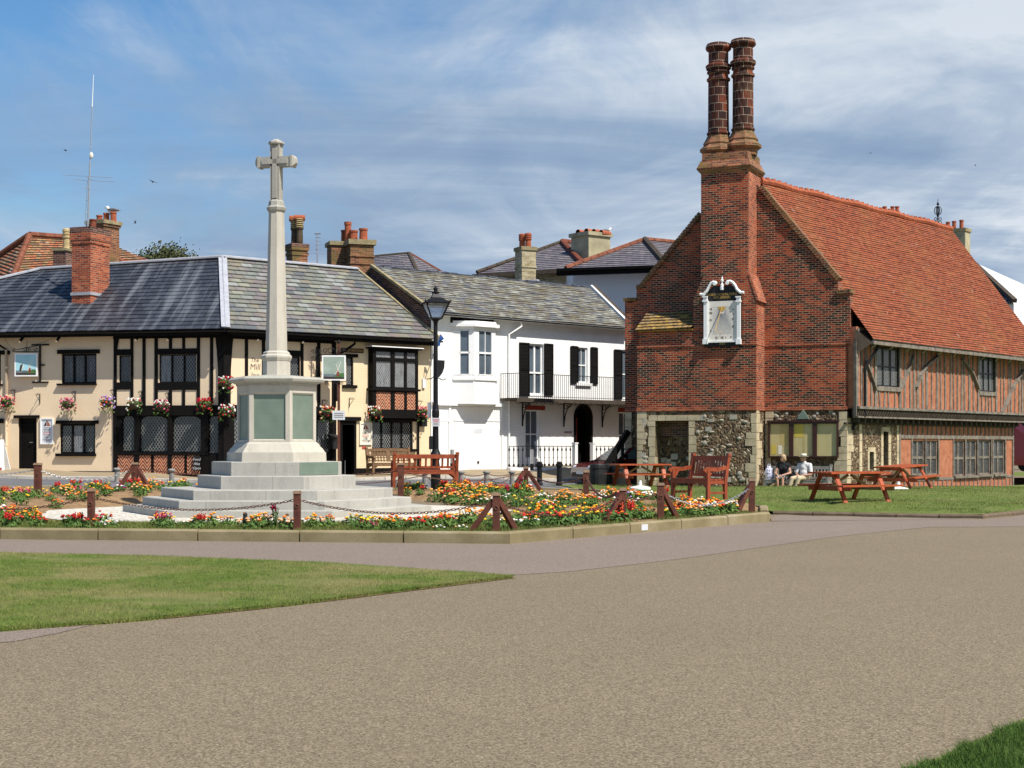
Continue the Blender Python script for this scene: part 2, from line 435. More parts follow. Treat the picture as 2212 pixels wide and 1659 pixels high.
M['tile'] = slatemat('orange_clay_tile', [(.2, .05, .024, 1), (.29, .075, .034, 1), (.35, .1, .045, 1), (.26, .068, .03, 1), (.21, .07, .04, 1)], .17, None,
                     [((.26, .12, .04, 1), .45, .5, .75, .45), ((.3, .14, .05, 1), 1.3, .55, .75, .45), ((.45, .4, .33, 1), 3.5, .62, .74, .8), ((.1, .06, .045, 1), 5, .6, .75, .5)], .85, .2, .85, .15)
M['tile_old'] = slatemat('lichened_pantile', [(.3, .09, .05, 1), (.42, .13, .06, 1), (.1, .075, .055, 1), (.33, .2, .09, 1), (.42, .19, .11, 1)], .25, None,
                         [((.2, .14, .07, 1), .8, .45, .65, .8), ((.1, .085, .07, 1), 2.2, .52, .66, .7), ((.6, .56, .5, 1), 1.5, .6, .68, .85)], .85, .14, .95, .2)
M['tile_lichen'] = slatemat('yellow_lichened_tile', [(.2, .13, .06, 1), (.32, .2, .07, 1), (.26, .18, .1, 1)], .17, None, [((.5, .32, .05, 1), 4, .5, .65, .8), ((.4, .38, .33, 1), 7, .58, .68, .6)], .85, .14, .8, .2)
M['slate_dark'] = slatemat('dark_blue_slate', [(.03, .033, .042, 1), (.042, .046, .058, 1), (.055, .06, .075, 1), (.036, .04, .05, 1)], .3, (.15, .16, .175, 1),
                           [((.42, .24, .06, 1), 2.2, .7, .78, .5), ((.36, .36, .36, 1), 3.5, .7, .8, .5)], .45, .07, .8)
M['slate_mix'] = slatemat('mixed_green_purple_slate', [(.1, .108, .115, 1), (.18, .19, .145, 1), (.15, .125, .13, 1), (.26, .27, .25, 1), (.14, .15, .13, 1), (.21, .18, .13, 1), (.11, .12, .135, 1), (.24, .24, .18, 1), (.16, .138, .14, 1)], .5, None,
                          [((.27, .2, .1, 1), .6, .56, .72, .5)], .55, .09, 1.05)
M['slate_lichen'] = slatemat('lichened_green_slate', [(.09, .09, .095, 1), (.2, .2, .165, 1), (.14, .12, .12, 1), (.17, .15, .09, 1), (.3, .3, .26, 1), (.11, .115, .13, 1)], .4, None,
                             [((.13, .105, .055, 1), .8, .48, .66, .7), ((.4, .4, .34, 1), 2.2, .54, .68, .75)], .6, .05, .9)
M['slate_purple'] = slatemat('purple_slate', [(.13, .11, .125, 1), (.18, .155, .17, 1), (.15, .14, .15, 1), (.23, .2, .2, 1)], .36, None, [((.36, .35, .33, 1), 1.6, .58, .72, .6)], .55, .06, .8)
M['cream'] = plain('cream_render', (.76, .6, .41, 1), .85, .15, .06, 1.2, .25, 20)
def creambrick():
    m = NT('cream_painted_brick', .8, .2); r, fac = m.brick(.225, .076, .009)
    m.col(m.ramp(m.noise(2, 4), [(.3, (.72, .57, .36, 1)), (.7, (.78, .63, .42, 1))])); m.bump(m.math('SUBTRACT', r, m.math('MULTIPLY', fac, 3)), .35, .008); return m.mat
M['cream_brick'] = creambrick()
M['white'] = plain('white_paint', (.84, .84, .82, 1), .5, .4, .03, 2)
M['white_render'] = plain('white_render', (.78, .79, .8, 1), .8, .2, .05, 1)
M['black'] = plain('black_timber_paint', (.006, .005, .0045, 1), .7, .12, .3, 3, .2, 30)
M['iron'] = plain('black_iron', (.008, .008, .009, 1), .5, .25, .2, 8)
M['glass'] = NT('window_glass', .06, .6); M['glass'].col((.012, .014, .016, 1)); M['glass'] = M['glass'].mat
def glasscurtain():
    m = NT('curtained_glass', .12, .6); f = m.noise(3, 2, m.scalevec(m.uv, (7, .5, 1)))
    m.col(m.ramp(f, [(.45, (.015, .016, .018)), (.7, (.1, .1, .1))])); return m.mat
M['glass_curtain'] = glasscurtain()
def glasspale():
    m = NT('pale_curtain_glass', .15, .6); f = m.noise(4, 2, m.scalevec(m.uv, (6, .6, 1)))
    m.col(m.ramp(f, [(.3, (.06, .065, .07)), (.7, (.27, .28, .3))])); return m.mat
M['glass_pale'] = glasspale()
M['glass_grey'] = plain('grey_sash_glass', (.09, .115, .14, 1), .08, .7, .35, 1.2)
M['lead'] = plain('window_lead', (.32, .32, .3, 1), .5, .4, .2, 3)
M['lead_dark'] = plain('dull_window_lead', (.2, .2, .2, 1), .5, .4, .2, 3)
M['flash'] = plain('lead_flashing', (.36, .37, .4, 1), .5, .4, .18, 6, .2, 15)
M['timber_grey'] = plain('weathered_grey_oak', (.19, .165, .135, 1), .9, .1, .5, 5, .3, 30)
M['timber_dark'] = plain('dark_old_oak', (.07, .055, .042, 1), .85, .15, .35, 5, .3, 30)
M['terra'] = plain('terracotta', (.34, .095, .045, 1), .8, .2, .25, 5)
M['terra_worn'] = plain('weathered_terracotta', (.2, .075, .045, 1), .85, .15, .35, 3)
M['terra_dark'] = plain('sooty_terracotta', (.17, .05, .028, 1), .8, .2, .4, 5)
M['buff'] = plain('buff_clay', (.45, .34, .17, 1), .8, .2, .3, 5)
M['stone_cap'] = plain('mossy_stone_cap', (.27, .225, .13, 1), .9, .1, .4, 5, .3, 25)
M['render_grey'] = plain('stained_grey_render', (.36, .32, .21, 1), .9, .1, .3, 1.6, .2, 20)
def memstone(name, c, spk):
    m = NT(name, .85, .2)
    f = m.noise(1.1, 5); g = m.noise(45, 3)
    cc = m.ramp(f, [(.3, shade(c, .88)), (.55, c), (.75, shade(c, 1.08))])
    cc = m.mix(m.ramp(m.noise(14, 6, None, .7), [(.56, (0, 0, 0)), (.8, (spk * .8, spk * .8, spk * .8))]), cc, (.2, .19, .165, 1))
    cc = m.mix(m.ramp(g, [(.62, (0, 0, 0)), (.72, (spk, spk, spk))]), cc, (.72, .71, .66, 1))
    if 'step' in name:
        r, fj = m.brick(1.15, 40.0, .006); cc = m.mix(m.math('MULTIPLY', fj, .6), cc, (.12, .11, .09, 1)); cc = m.mix(m.math('MULTIPLY', r, .22), cc, shade(c, .6))
    cc = m.mix(m.ramp(m.noise(1, 5, m.scalevec(m.uv, (5, .8, 1)), .65), [(.5, (0, 0, 0)), (.72, (.4, .4, .4))]), cc, shade(c, .55))
    m.col(cc); m.bump(g, .2, .006); return m.mat
M['portland'] = memstone('portland_stone', (.5, .465, .39, 1), .35)
M['step_stone'] = memstone('grey_step_stone', (.4, .385, .34, 1), .7)
M['weather_stone'] = memstone('lichened_cap_stone', (.37, .355, .305, 1), .9)
def bronze():
    m = NT('verdigris_bronze', .5, .5); u, v = n_sepx(m), n_sep(m)
    ln = m.math('FRACT', m.math('DIVIDE', v, .045))
    tx = m.noise(1, 2, m.scalevec(m.uv, (70, 22, 1)))
    c = m.ramp(m.noise(3, 4), [(.3, (.15, .2, .155, 1)), (.7, (.2, .255, .2, 1))])
    k = m.math('MULTIPLY', m.ramp(ln, [(.3, (0, 0, 0)), (.4, (.5, .5, .5)), (.7, (.5, .5, .5)), (.8, (0, 0, 0))]), m.ramp(tx, [(.45, (0, 0, 0)), (.55, (.7, .7, .7))]))
    m.col(m.mix(k, c, (.07, .1, .08, 1))); m.set('Metallic', .2); return m.mat
M['bronze'] = bronze()
M['wood_red'] = plain('red_varnished_wood', (.27, .058, .02, 1), .5, .35, .35, 6, .15, 40, coat=.15)
M['wood_orange'] = plain('orange_stained_wood', (.36, .075, .024, 1), .5, .3, .25, 6, .15, 40)
M['wood_under'] = plain('unstained_underside_wood', (.33, .235, .11, 1), .7, .2, .25, 6)
M['wood_post'] = plain('dark_brown_post_wood', (.105, .034, .02, 1), .55, .35, .45, 5, .3, 30)
M['wood_posttop'] = plain('weathered_post_top', (.2, .13, .085, 1), .85, .15, .3, 8)
M['wood_grey'] = plain('silvered_teak', (.24, .225, .2, 1), .85, .15, .3, 8, .2, 40)
M['wood_teak'] = plain('brown_teak', (.18, .105, .055, 1), .7, .2, .35, 8)
M['wood_mahog'] = plain('dark_mahogany', (.042, .014, .009, 1), .45, .4, .3, 5)
M['rust'] = plain('rusty_chain_iron', (.13, .065, .045, 1), .7, .3, .35, 12, metal=.3)
M['galv'] = plain('galvanised_chain', (.32, .32, .33, 1), .45, .5, .3, 12, metal=.5)
def kerbm():
    m = NT('mossy_kerb_stone', .9, .15)
    c = m.ramp(m.noise(1.3, 5), [(.3, (.165, .135, .07, 1)), (.55, (.25, .205, .115, 1)), (.75, (.31, .265, .17, 1))])
    c = m.mix(m.ramp(m.noise(22, 4), [(.55, (0, 0, 0)), (.75, (.5, .5, .5))]), c, (.13, .12, .07, 1))
    m.col(c); m.bump(m.noise(50, 3), .3, .008); return m.mat
M['kerb'] = kerbm()
def gravelm(name, c0, c1, c2, scale, bumpd=.006, patch=(1, 1, 1, 1)):
    m = NT(name, .85, .2); cell = m.vor(scale); sp = m.n.new('ShaderNodeSeparateColor'); m.L(cell, sp.inputs[0])
    c = m.ramp(sp.outputs[0], [(0, c0), (.4, c1), (.8, c1), (1, c2)])
    c = m.mix(.55, c, m.ramp(sp.outputs[1], [(0, shade(c0, .5)), (.5, c1), (1, shade(c2, 1.25))]))
    c = m.mix(m.ramp(m.noise(.22, 4), [(.35, (0, 0, 0)), (.7, (.22, .22, .22))]), c, shade(c1, .7))
    c = m.mix(m.ramp(m.noise(1.7, 5), [(.55, (0, 0, 0)), (.8, (.22, .22, .22))]), c, shade(c1, 1.35))
    c = m.mix(m.ramp(m.noise(9, 3), [(.6, (0, 0, 0)), (.75, (.3, .3, .3))]), c, shade(c1, .55))
    m.col(c); m.bump(m.vor(scale, None, 'F1', 'Distance'), .35, bumpd); return m.mat
M['gravel_tan'] = gravelm('bonded_tan_gravel', (.11, .081, .05, 1), (.185, .145, .092, 1), (.3, .245, .165, 1), 85)
M['shingle'] = gravelm('pale_shingle', (.3, .27, .21, 1), (.56, .51, .42, 1), (.8, .76, .68, 1), 22, .02)
M['path'] = gravelm('pinkish_tarmac', (.15, .115, .09, 1), (.21, .165, .13, 1), (.28, .225, .18, 1), 90, .003)
def asph():
    m = NT('grey_asphalt', .9, .15); c = m.ramp(m.noise(.5, 5), [(.3, (.1, .1, .105, 1)), (.7, (.14, .14, .145, 1))])
    m.col(m.mix(m.ramp(m.noise(120, 2), [(.4, (0, 0, 0)), (.7, (.4, .4, .4))]), c, (.22, .22, .22, 1))); m.bump(m.noise(150, 2), .3, .003); return m.mat
M['asphalt'] = asph()
M['pavement'] = plain('tan_pavement', (.3, .235, .15, 1), .9, .15, .2, 1.5, .2, 60)
M['kerb_pale'] = plain('pale_granite_kerb', (.46, .42, .36, 1), .85, .2, .2, 3)
M['soil'] = plain('brown_soil', (.25, .16, .085, 1), .95, .1, .35, 5, .6, 25)
def grassm(name, a, b, dry, k=.5):
    m = NT(name, .9, .15); c = m.ramp(m.noise(3.5, 5), [(.3, a), (.7, b)])
    c = m.mix(m.ramp(m.noise(.7, 5, None, .65), [(.42, (0, 0, 0)), (.68, (k, k, k))]), c, dry)
    m.col(c); m.bump(m.noise(70, 3), .8, .03); return m.mat
M['lawn'] = grassm('mown_lawn', (.09, .135, .024, 1), (.15, .18, .045, 1), (.27, .215, .1, 1), .8)
M['blade'] = grassm('grass_blades', (.105, .175, .026, 1), (.19, .25, .055, 1), (.33, .28, .115, 1), .75)
M['blade_lush'] = grassm('lush_grass_blades', (.05, .12, .018, 1), (.11, .19, .04, 1), (.16, .2, .06, 1), .4)
M['lawn_hall'] = grassm('short_green_grass', (.1, .145, .028, 1), (.15, .19, .045, 1), (.22, .21, .08, 1), .5)
M['kerb_dark'] = plain('dark_brown_edging', (.14, .105, .07, 1), .9, .1, .3, 4)
M['blade_hall'] = grassm('short_grass_blades', (.1, .15, .028, 1), (.16, .2, .05, 1), (.24, .23, .09, 1), .5)
def leafm(name, a, b):
    m = NT(name, .7, .25)
    oi = m.n.new('ShaderNodeObjectInfo')
    m.col(m.ramp(m.math('ADD', m.math('MULTIPLY', m.noise(14, 2), .8), m.math('MULTIPLY', oi.outputs['Random'], .25)), [(.25, a), (.8, b)])); return m.mat
M['leaf'] = leafm('bedding_leaves', (.035, .085, .016, 1), (.12, .2, .04, 1))
M['leaf_dark'] = leafm('dark_leaves', (.02, .045, .012, 1), (.06, .1, .03, 1))
M['leaf_olive'] = leafm('olive_leaves', (.05, .06, .02, 1), (.13, .14, .05, 1))
M['leaf_silver'] = leafm('silver_leaves', (.2, .25, .2, 1), (.4, .45, .38, 1))
for nm, c in dict(orange=(.75, .19, .012), amber=(.8, .33, .02), yellow=(.8, .52, .03), red=(.46, .022, .02), scarlet=(.55, .075, .03), white=(.78, .76, .68), peach=(.8, .4, .18), pink=(.6, .16, .22), magenta=(.26, .02, .07), mauve=(.4, .25, .6), maroon=(.13, .01, .025), crimson=(.4, .012, .045)).items():
    M['fl_' + nm] = plain(nm + '_petals', (*c, 1), .7, .2, .22, 20)
M['skin'] = plain('skin', (.5, .27, .18, 1), .55, .35, .08, 8)
M['hair'] = plain('blonde_hair', (.42, .29, .17, 1), .6, .3, .3, 30, .4, 60)
M['cloth_black'] = plain('black_knit', (.016, .016, .018, 1), .9, .2, .2, 10)
M['cloth_print'] = None
def printm():
    m = NT('black_and_white_print', .85, .2); f = m.vor(28, None, 'F1', 'Distance')
    m.col(m.ramp(f, [(.3, (.6, .6, .58)), (.42, (.02, .02, .02))])); return m.mat
M['cloth_print'] = printm()
M['cloth_shirt'] = plain('pale_grey_check_shirt', (.58, .56, .56, 1), .85, .2, .12, 9)
M['cloth_khaki'] = plain('khaki_trousers', (.5, .41, .27, 1), .85, .2, .15, 6)
M['straw'] = plain('cream_straw', (.82, .76, .6, 1), .8, .2, .08, 15)
M['leather'] = plain('brown_shoe_leather', (.06, .035, .022, 1), .5, .4, .2, 8)
M['bag'] = plain('pale_lilac_carrier_bag', (.6, .6, .74, 1), .4, .4, .2, 5)
M['car_red'] = plain('dark_red_car_paint', (.1, .007, .01, 1), .25, .5, .08, 2, coat=.8)
M['car_glass'] = NT('car_glass', .05, .7); M['car_glass'].col((.1, .14, .13, 1)); M['car_glass'] = M['car_glass'].mat
M['tyre'] = plain('tyre_rubber', (.015, .015, .015, 1), .9, .1, .2, 8)
M['chrome'] = plain('bright_metal', (.6, .6, .6, 1), .2, .6, .05, 4, metal=.9)
M['headlamp'] = plain('headlamp_glass', (.55, .57, .58, 1), .1, .7, .1, 6)
M['black_plastic'] = plain('black_plastic', (.014, .014, .015, 1), .6, .3, .2, 4)
M['gold'] = plain('gold_leaf_paint', (.55, .35, .09, 1), .5, .4, .15, 8)
M['ink'] = plain('dark_grey_lettering', (.12, .1, .085, 1), .8, .2, 0)
M['ink_red'] = plain('red_lettering', (.5, .06, .05, 1), .8, .2, 0)
M['chalk'] = plain('chalk', (.55, .55, .55, 1), .9, .1, 0)
M['dial'] = plain('pale_dial_face', (.76, .71, .62, 1), .7, .2, .06, 3)
M['dial_line'] = plain('blue_grey_dial_line', (.2, .21, .27, 1), .8, .2, 0)
M['paper'] = plain('yellowed_paper', (.5, .42, .2, 1), .6, .4, .1, 3)
M['paper_yellow'] = plain('bright_yellow_paper', (.55, .42, .07, 1), .6, .4, .08, 3)
M['paper_tan'] = plain('tan_paper', (.45, .35, .14, 1), .6, .4, .1, 3)
M['board_pale'] = plain('pale_menu_card', (.6, .62, .65, 1), .35, .5, .05, 3)
M['board_cream'] = plain('cream_menu_card', (.75, .7, .58, 1), .5, .4, .05, 3)
M['sail'] = plain('dark_brown_sail', (.05, .035, .03, 1), .8, .2, .2, 6)
M['sail_red'] = plain('red_brown_sail', (.22, .06, .035, 1), .8, .2, .2, 6)
M['paint_sky'] = plain('painted_pale_sky', (.36, .62, .68, 1), .7, .2, .12, 3)
M['paint_sky2'] = plain('painted_green_grey_sky', (.3, .37, .31, 1), .7, .2, .2, 3)
M['paint_green'] = plain('painted_green_marsh', (.07, .16, .05, 1), .7, .2, .4, 8)
M['paint_sea'] = plain('painted_grey_sea', (.13, .17, .18, 1), .7, .2, .4, 8)
M['gull_white'] = plain('white_plumage', (.78, .78, .76, 1), .8, .2, .05, 6)
M['gull_grey'] = plain('grey_plumage', (.16, .17, .18, 1), .8, .2, .15, 6)
M['feather_black'] = plain('black_plumage', (.02, .018, .017, 1), .6, .3, .3, 10)
M['beak'] = plain('orange_beak', (.6, .25, .03, 1), .6, .3, 0)
M['flag_blue'] = plain('blue_flag_cloth', (.05, .15, .45, 1), .8, .2, .15, 8)
M['steel'] = plain('brushed_steel', (.5, .5, .5, 1), .3, .5, .1, 5, metal=.7)
M['bark'] = plain('brown_bark', (.08, .06, .04, 1), .9, .1, .3, 8, .4, 20)
M['red_lintel'] = plain('red_painted_lintel', (.33, .05, .025, 1), .7, .3, .15, 3)
M['red_door'] = plain('orange_red_door_paint', (.5, .07, .025, 1), .4, .4, .1, 3)
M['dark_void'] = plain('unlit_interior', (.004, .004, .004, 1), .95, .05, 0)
# ================================================================ camera, sky, sun
cam = bpy.data.cameras.new('camera'); camo = bpy.data.objects.new('camera', cam); COL.objects.link(camo)
cam.sensor_width = 36; cam.lens = 36 * F / 2212; cam.shift_y = (HY - 829.5) / 2212; cam.clip_end = 3000; cam.clip_start = .1
camo.location = (0, 0, EYE); camo.rotation_euler = (pi / 2, 0, 0); S.camera = camo
SUN_AZ, SUN_EL = math.radians(46), math.radians(54)
sd = V((math.sin(SUN_AZ) * math.cos(SUN_EL), -math.cos(SUN_AZ) * math.cos(SUN_EL), math.sin(SUN_EL)))
sl = bpy.data.lights.new('sun', 'SUN'); sl.energy = 5.0; sl.angle = math.radians(.55); sl.color = (1, .95, .87)
so = bpy.data.objects.new('sun', sl); COL.objects.link(so); so.rotation_euler = (-sd).to_track_quat('-Z', 'Y').to_euler(); so.location = (30, -30, 60)
w = bpy.data.worlds.new('World'); S.world = w; w.use_nodes = True; nt = w.node_tree; N = nt.nodes
bg = N['Background']; bg.inputs['Strength'].default_value = .1
sky = N.new('ShaderNodeTexSky'); sky.sky_type = 'NISHITA'; sky.sun_disc = False; sky.sun_elevation = SUN_EL; sky.sun_rotation = math.radians(180) - SUN_AZ
sky.air_density = 1.1; sky.dust_density = .15; sky.ozone_density = 4.0
def wn(t): return N.new(t)
def wm(op, a, b=0.0, clamp=False):
    n = wn('ShaderNodeMath'); n.operation = op; n.use_clamp = clamp
    for i, v in enumerate((a, b)):
        if isinstance(v, (int, float)): n.inputs[i].default_value = v
        else: nt.links.new(v, n.inputs[i])
    return n.outputs[0]
tc = wn('ShaderNodeTexCoord'); sp = wn('ShaderNodeSeparateXYZ'); nt.links.new(tc.outputs['Generated'], sp.inputs[0])
X_, Y_, Z_ = sp.outputs
zz = wm('ADD', wm('MAXIMUM', Z_, 0.0), .09)
def cvec(sx, sy, ox, oy):
    c = wn('ShaderNodeCombineXYZ'); nt.links.new(wm('ADD', wm('MULTIPLY', wm('DIVIDE', X_, zz), sx), ox), c.inputs[0]); nt.links.new(wm('ADD', wm('MULTIPLY', wm('DIVIDE', Y_, zz), sy), oy), c.inputs[1]); return c.outputs[0]
def wnoise(v, sc, det, ro=.55, dist=0.0):
    n = wn('ShaderNodeTexNoise'); n.inputs['Scale'].default_value = sc; n.inputs['Detail'].default_value = det; n.inputs['Roughness'].default_value = ro; n.inputs['Distortion'].default_value = dist
    nt.links.new(v, n.inputs['Vector']); return n.outputs['Fac']
def wramp(f, st):
    n = wn('ShaderNodeValToRGB'); r = n.color_ramp
    while len(r.elements) < len(st): r.elements.new(.5)
    for e, (p, c) in zip(r.elements, st): e.position = p; e.color = (*c, 1) if len(c) == 3 else c
    nt.links.new(f, n.inputs[0]); return n.outputs['Color']
def wmix(f, a, b):
    n = wn('ShaderNodeMix'); n.data_type = 'RGBA'
    for i, v in ((0, f), (6, a), (7, b)):
        if isinstance(v, tuple): n.inputs[i].default_value = v
        elif isinstance(v, float): n.inputs[i].default_value = v
        else: nt.links.new(v, n.inputs[i])
    return n.outputs[2]
big = wnoise(cvec(.75, .42, 3.1, 1.7), 1.0, 6, .55, .5)
wisp = wnoise(cvec(1.9, .8, 9.3, 4.2), 1.2, 8, .62, .8)
shd = wnoise(cvec(.55, 1.15, 5.5, 8.8), .9, 7, .58, .6)
# cover grows towards the right and towards the horizon, as the weather in the photograph does
cov = wm('ADD', wm('MULTIPLY', big, .9), wm('MULTIPLY', wisp, .55))
cov = wm('ADD', cov, wm('MULTIPLY', X_, 1.0))
cov = wm('SUBTRACT', cov, wm('MULTIPLY', wm('MAXIMUM', wm('SUBTRACT', wm('MINIMUM', Z_, .5), .1), 0.0), 2.6))
cfac = wramp(cov, [(.02, (.05, .05, .05)), (.2, (.55, .55, .55)), (.36, (.93, .93, .93)), (.8, (.98, .98, .98))])
br = wm('ADD', wm('MULTIPLY', shd, 1.7), wm('MULTIPLY', wisp, .75)); br = wm('ADD', br, wm('MULTIPLY', X_, .5)); br = wm('SUBTRACT', br, .68); br = wm('ADD', br, wm('MULTIPLY', wm('MINIMUM', Z_, .3), .45))
ccol = wramp(br, [(.3, (1.95, 2.75, 4.1)), (.5, (2.45, 3.3, 4.55)), (.68, (3.5, 4.25, 5.3)), (.9, (5.6, 6.1, 6.7))])
hs = wn('ShaderNodeHueSaturation'); hs.inputs['Saturation'].default_value = 1.25; hs.inputs['Value'].default_value = 1.0; nt.links.new(sky.outputs[0], hs.inputs['Color'])
mn = wn('ShaderNodeVectorMath'); mn.operation = 'MINIMUM'; nt.links.new(hs.outputs[0], mn.inputs[0]); mn.inputs[1].default_value = (3.4, 4.6, 6.6)
nt.links.new(wmix(cfac, mn.outputs[0], ccol), bg.inputs['Color'])
S.view_settings.view_transform = 'Standard'; S.view_settings.look = 'None'; S.view_settings.gamma = 1; S.view_settings.exposure = .34

# ================================================================ ground, lawns, roads (setting)
def grid_sheet(name, xs, ys, zf, mat, kind='structure'):
    mb = MB(); nx, ny = len(xs), len(ys)
    mb.v = [V((x, y, zf(x, y))) for y in ys for x in xs]
    for j in range(ny - 1):
        for i in range(nx - 1):
            mb.f.append([j * nx + i, j * nx + i + 1, (j + 1) * nx + i + 1, (j + 1) * nx + i]); mb.m.append(0); mb.uv.append('S')
    return tag(mb.build(name, mat, smooth=True, loc=(0, 0, 0)), kind=kind)
def resample(pl, n):
    pl = [V(p) for p in pl]; L = [0]
    for a, b in zip(pl, pl[1:]): L.append(L[-1] + (b - a).length)
    out = []
    for i in range(n + 1):
        t = L[-1] * i / n; k = 0
        while k < len(pl) - 2 and L[k + 1] < t: k += 1
        out.append(pl[k].lerp(pl[k + 1], (t - L[k]) / max(1e-9, L[k + 1] - L[k])))
    return out
def ribbon(name, a, b, n, m, zf, dz, mat, kind='structure', keep=False):
    A, B = resample([(*p, 0) for p in a], n), resample([(*p, 0) for p in b], n)
    if keep: A, B = [V((*p, 0)) for p in a], [V((*p, 0)) for p in b]; n = len(A) - 1
    mb = MB()
    for i in range(n + 1):
        for j in range(m + 1):
            p = A[i].lerp(B[i], j / m); mb.v.append(V((p.x, p.y, zf(p.x, p.y) + dz)))
    for i in range(n):
        for j in range(m):
            q = i * (m + 1) + j; mb.f.append([q, q + m + 1, q + m + 2, q + 1]); mb.m.append(0); mb.uv.append('S')
    o = mb.build(name, mat, smooth=True, loc=(0, 0, 0)); return tag(o, kind=kind)
bed_front = [(-16, 26.95), (-8.75, 26.25), (-.045, 25.0), (1.0, 26.35), (3.2, 29.35), (5.3, 32.2)]
bed_back = [(-17, 43), (-12, 43.4), (-6, 42.6), (-.2, 43), (2.1, 42.0), (5.75, 35.0)]
def inside_bed(X, Y):
    if X < -30 or X > 5.8: return False
    fb = front_line(X) + .25
    if not Y > fb: return False
    if X < 2.1: return Y < 42.6
    return Y < 42 - (X - 2.1) * 7 / 3.65
xs = sorted(set([-220, -150, -100, -70, -50, -40, -34] + [round(-30 + .6 * i, 2) for i in range(101)] + [34, 40, 50, 70, 100, 150, 220]))
ys = sorted(set([-60, -30, -10, 0, 5, 10, 15, 20, 22] + [round(24 + .6 * i, 2) for i in range(70)] + [70, 75, 80, 90, 110, 150, 220, 320]))
grid_sheet('ground', xs, ys, lambda x, y: gz(x, y) - (.2 if inside_bed(x, y) else .0) - (.03 if y > front_line(x) + .6 and not inside_bed(x, y) else 0), M['gravel_tan'])
# pinkish path between the raised bed and the gravel forecourt
lawn_top = [(-40, 24.9), (-7.45, 22.55), (-5.2, 21.9), (-2.5, 20.6), (-1.0, 19.45), (.03, 18.55)]
lawn_bot = [(-40, 9.5), (-4.4, 13.15), (-3.35, 14.0), (-2.2, 15.3), (-1.1, 16.9), (.03, 18.5)]
ribbon('path', [(-40, 27.6), (-8.75, 26.2), (0, 24.95), (5.45, 32.3), (10.25, 33.2), (12.2, 35.7), (40, 37.5)],
       [(-40, 24.7), (-7.45, 22.4), (0, 18.5), (2.15, 21.2), (5.9, 27.2), (8.2, 30.0), (40, 33.4)], 60, 4, lambda x, y: 0, .004, M['path'])
ribbon('path', [(5.5, 32.4), (5.95, 35.15)], [(10.22, 33.2), (10.24, 33.24)], 6, 6, lambda x, y: 0, .006, M['path'])
ribbon('path', [(-14, 9.2), (-4.15, 12.25), (-3.9, 12.9), (-3.75, 13.6)], [(-14, 12.0), (-4.4, 13.25), (-4.0, 13.6), (-3.72, 13.75)], 20, 2, lambda x, y: 0, .004, M['path'])
ribbon('lawn_edge_soil', [(x, y) for x, y in lawn_bot], [(x + .02, y - .05) for x, y in lawn_bot], 40, 1, lambda x, y: 0, .008, M['soil'])
tag(ribbon('lawn', lawn_top, lawn_bot, 40, 14, lambda x, y: 0, .03, M['lawn']))
ribbon('lawn', [(1.0, 6.1), (2.06, 7.59), (2.95, 8.8), (9, 17)], [(2.2, 4), (4, 5), (6, 6), (12, 12)], 16, 8, lambda x, y: 0, .03, M['lawn'])
def hz(x, y):
    k = min(1, max(0, (y - front_line(x) - .1) / 1.2)); return .085 * (1 - k) + (gz(x, y) + .05) * k
hall_grass_front = [(2.15, 42.0), (5.85, 35.05), (6.1, 35.25), (10.25, 33.34), (12.05, 35.68), (22, 36.5), (45, 38)]
hall_grass_back = [(1.2, 52.6), (3.4, 55.4), (7, 54.6), (11, 53), (12.1, 53.2), (22, 65), (60, 72)]
ribbon('grass', hall_grass_front, hall_grass_back, 60, 26, hz, .0, M['lawn_hall'])
ribbon('road', [(-40, 43.6), (-17, 43.6), (-6, 43.2), (0, 43.4), (2.3, 42.6), (1.3, 52.4), (6, 60)][:5] + [(3.2, 47)], [(-40, 50.5), (-18, 49.6), (-10, 48.6), (-5, 51.6), (-1, 55), (4.6, 60)], 50, 10, gz, .03, M['asphalt'])
ribbon('road', [(2.0, 44), (1.2, 52.6), (3.3, 55.6), (9, 60)], [(-1, 54.9), (1.5, 57.4), (4.6, 60), (9, 64)], 24, 8, gz, .034, M['asphalt'])
ribbon('pavement', [(-40, 50.5), (-18, 49.7), (-10, 48.7), (-5, 51.7), (-1, 55.1), (4.6, 60.1), (10, 65)], [(-40, 58), (-18, 53.8), (-9.8, 52.4), (-5, 56.4), (-1, 60.0), (4, 65.2), (9, 70)], 60, 6, gz, .13, M['pavement'])
def kerb(name, pts, wd, h, zf, mat, seg=1.95, under=.3, topdz=0.0, gap=.012, bev=.03):
    """a run of separate kerb stones with chamfered edges"""
    mb = MB(); pts = [V((*p, 0)) for p in pts]
    for a, b in zip(pts, pts[1:]):
        L = (b - a).length; n = max(1, round(L / seg)); d = (b - a) / L; nr = V((d.y, -d.x, 0))
        for i in range(n):
            p = a + d * (L * i / n + gap); q = a + d * (L * (i + 1) / n - (gap if i < n - 1 else -.0))
            j = rnd.uniform(-.006, .006)
            def ring(c):
                z = zf(c.x, c.y) + topdz; t = z + h + j
                return [c + nr * 0 + V((0, 0, z - under)), c + V((0, 0, t - bev)), c - nr * bev + V((0, 0, t)), c - nr * (wd - bev * .5) + V((0, 0, t)), c - nr * wd + V((0, 0, t - bev * .5)), c - nr * wd + V((0, 0, z - under))]
            A, B = ring(p), ring(q)
            for k in range(5): mb.face([A[k], B[k], B[k + 1], A[k + 1]])
            mb.face(A[::-1]); mb.face(B)
    return tag(mb.build(name, mat, loc=(0, 0, 0)), kind='structure')
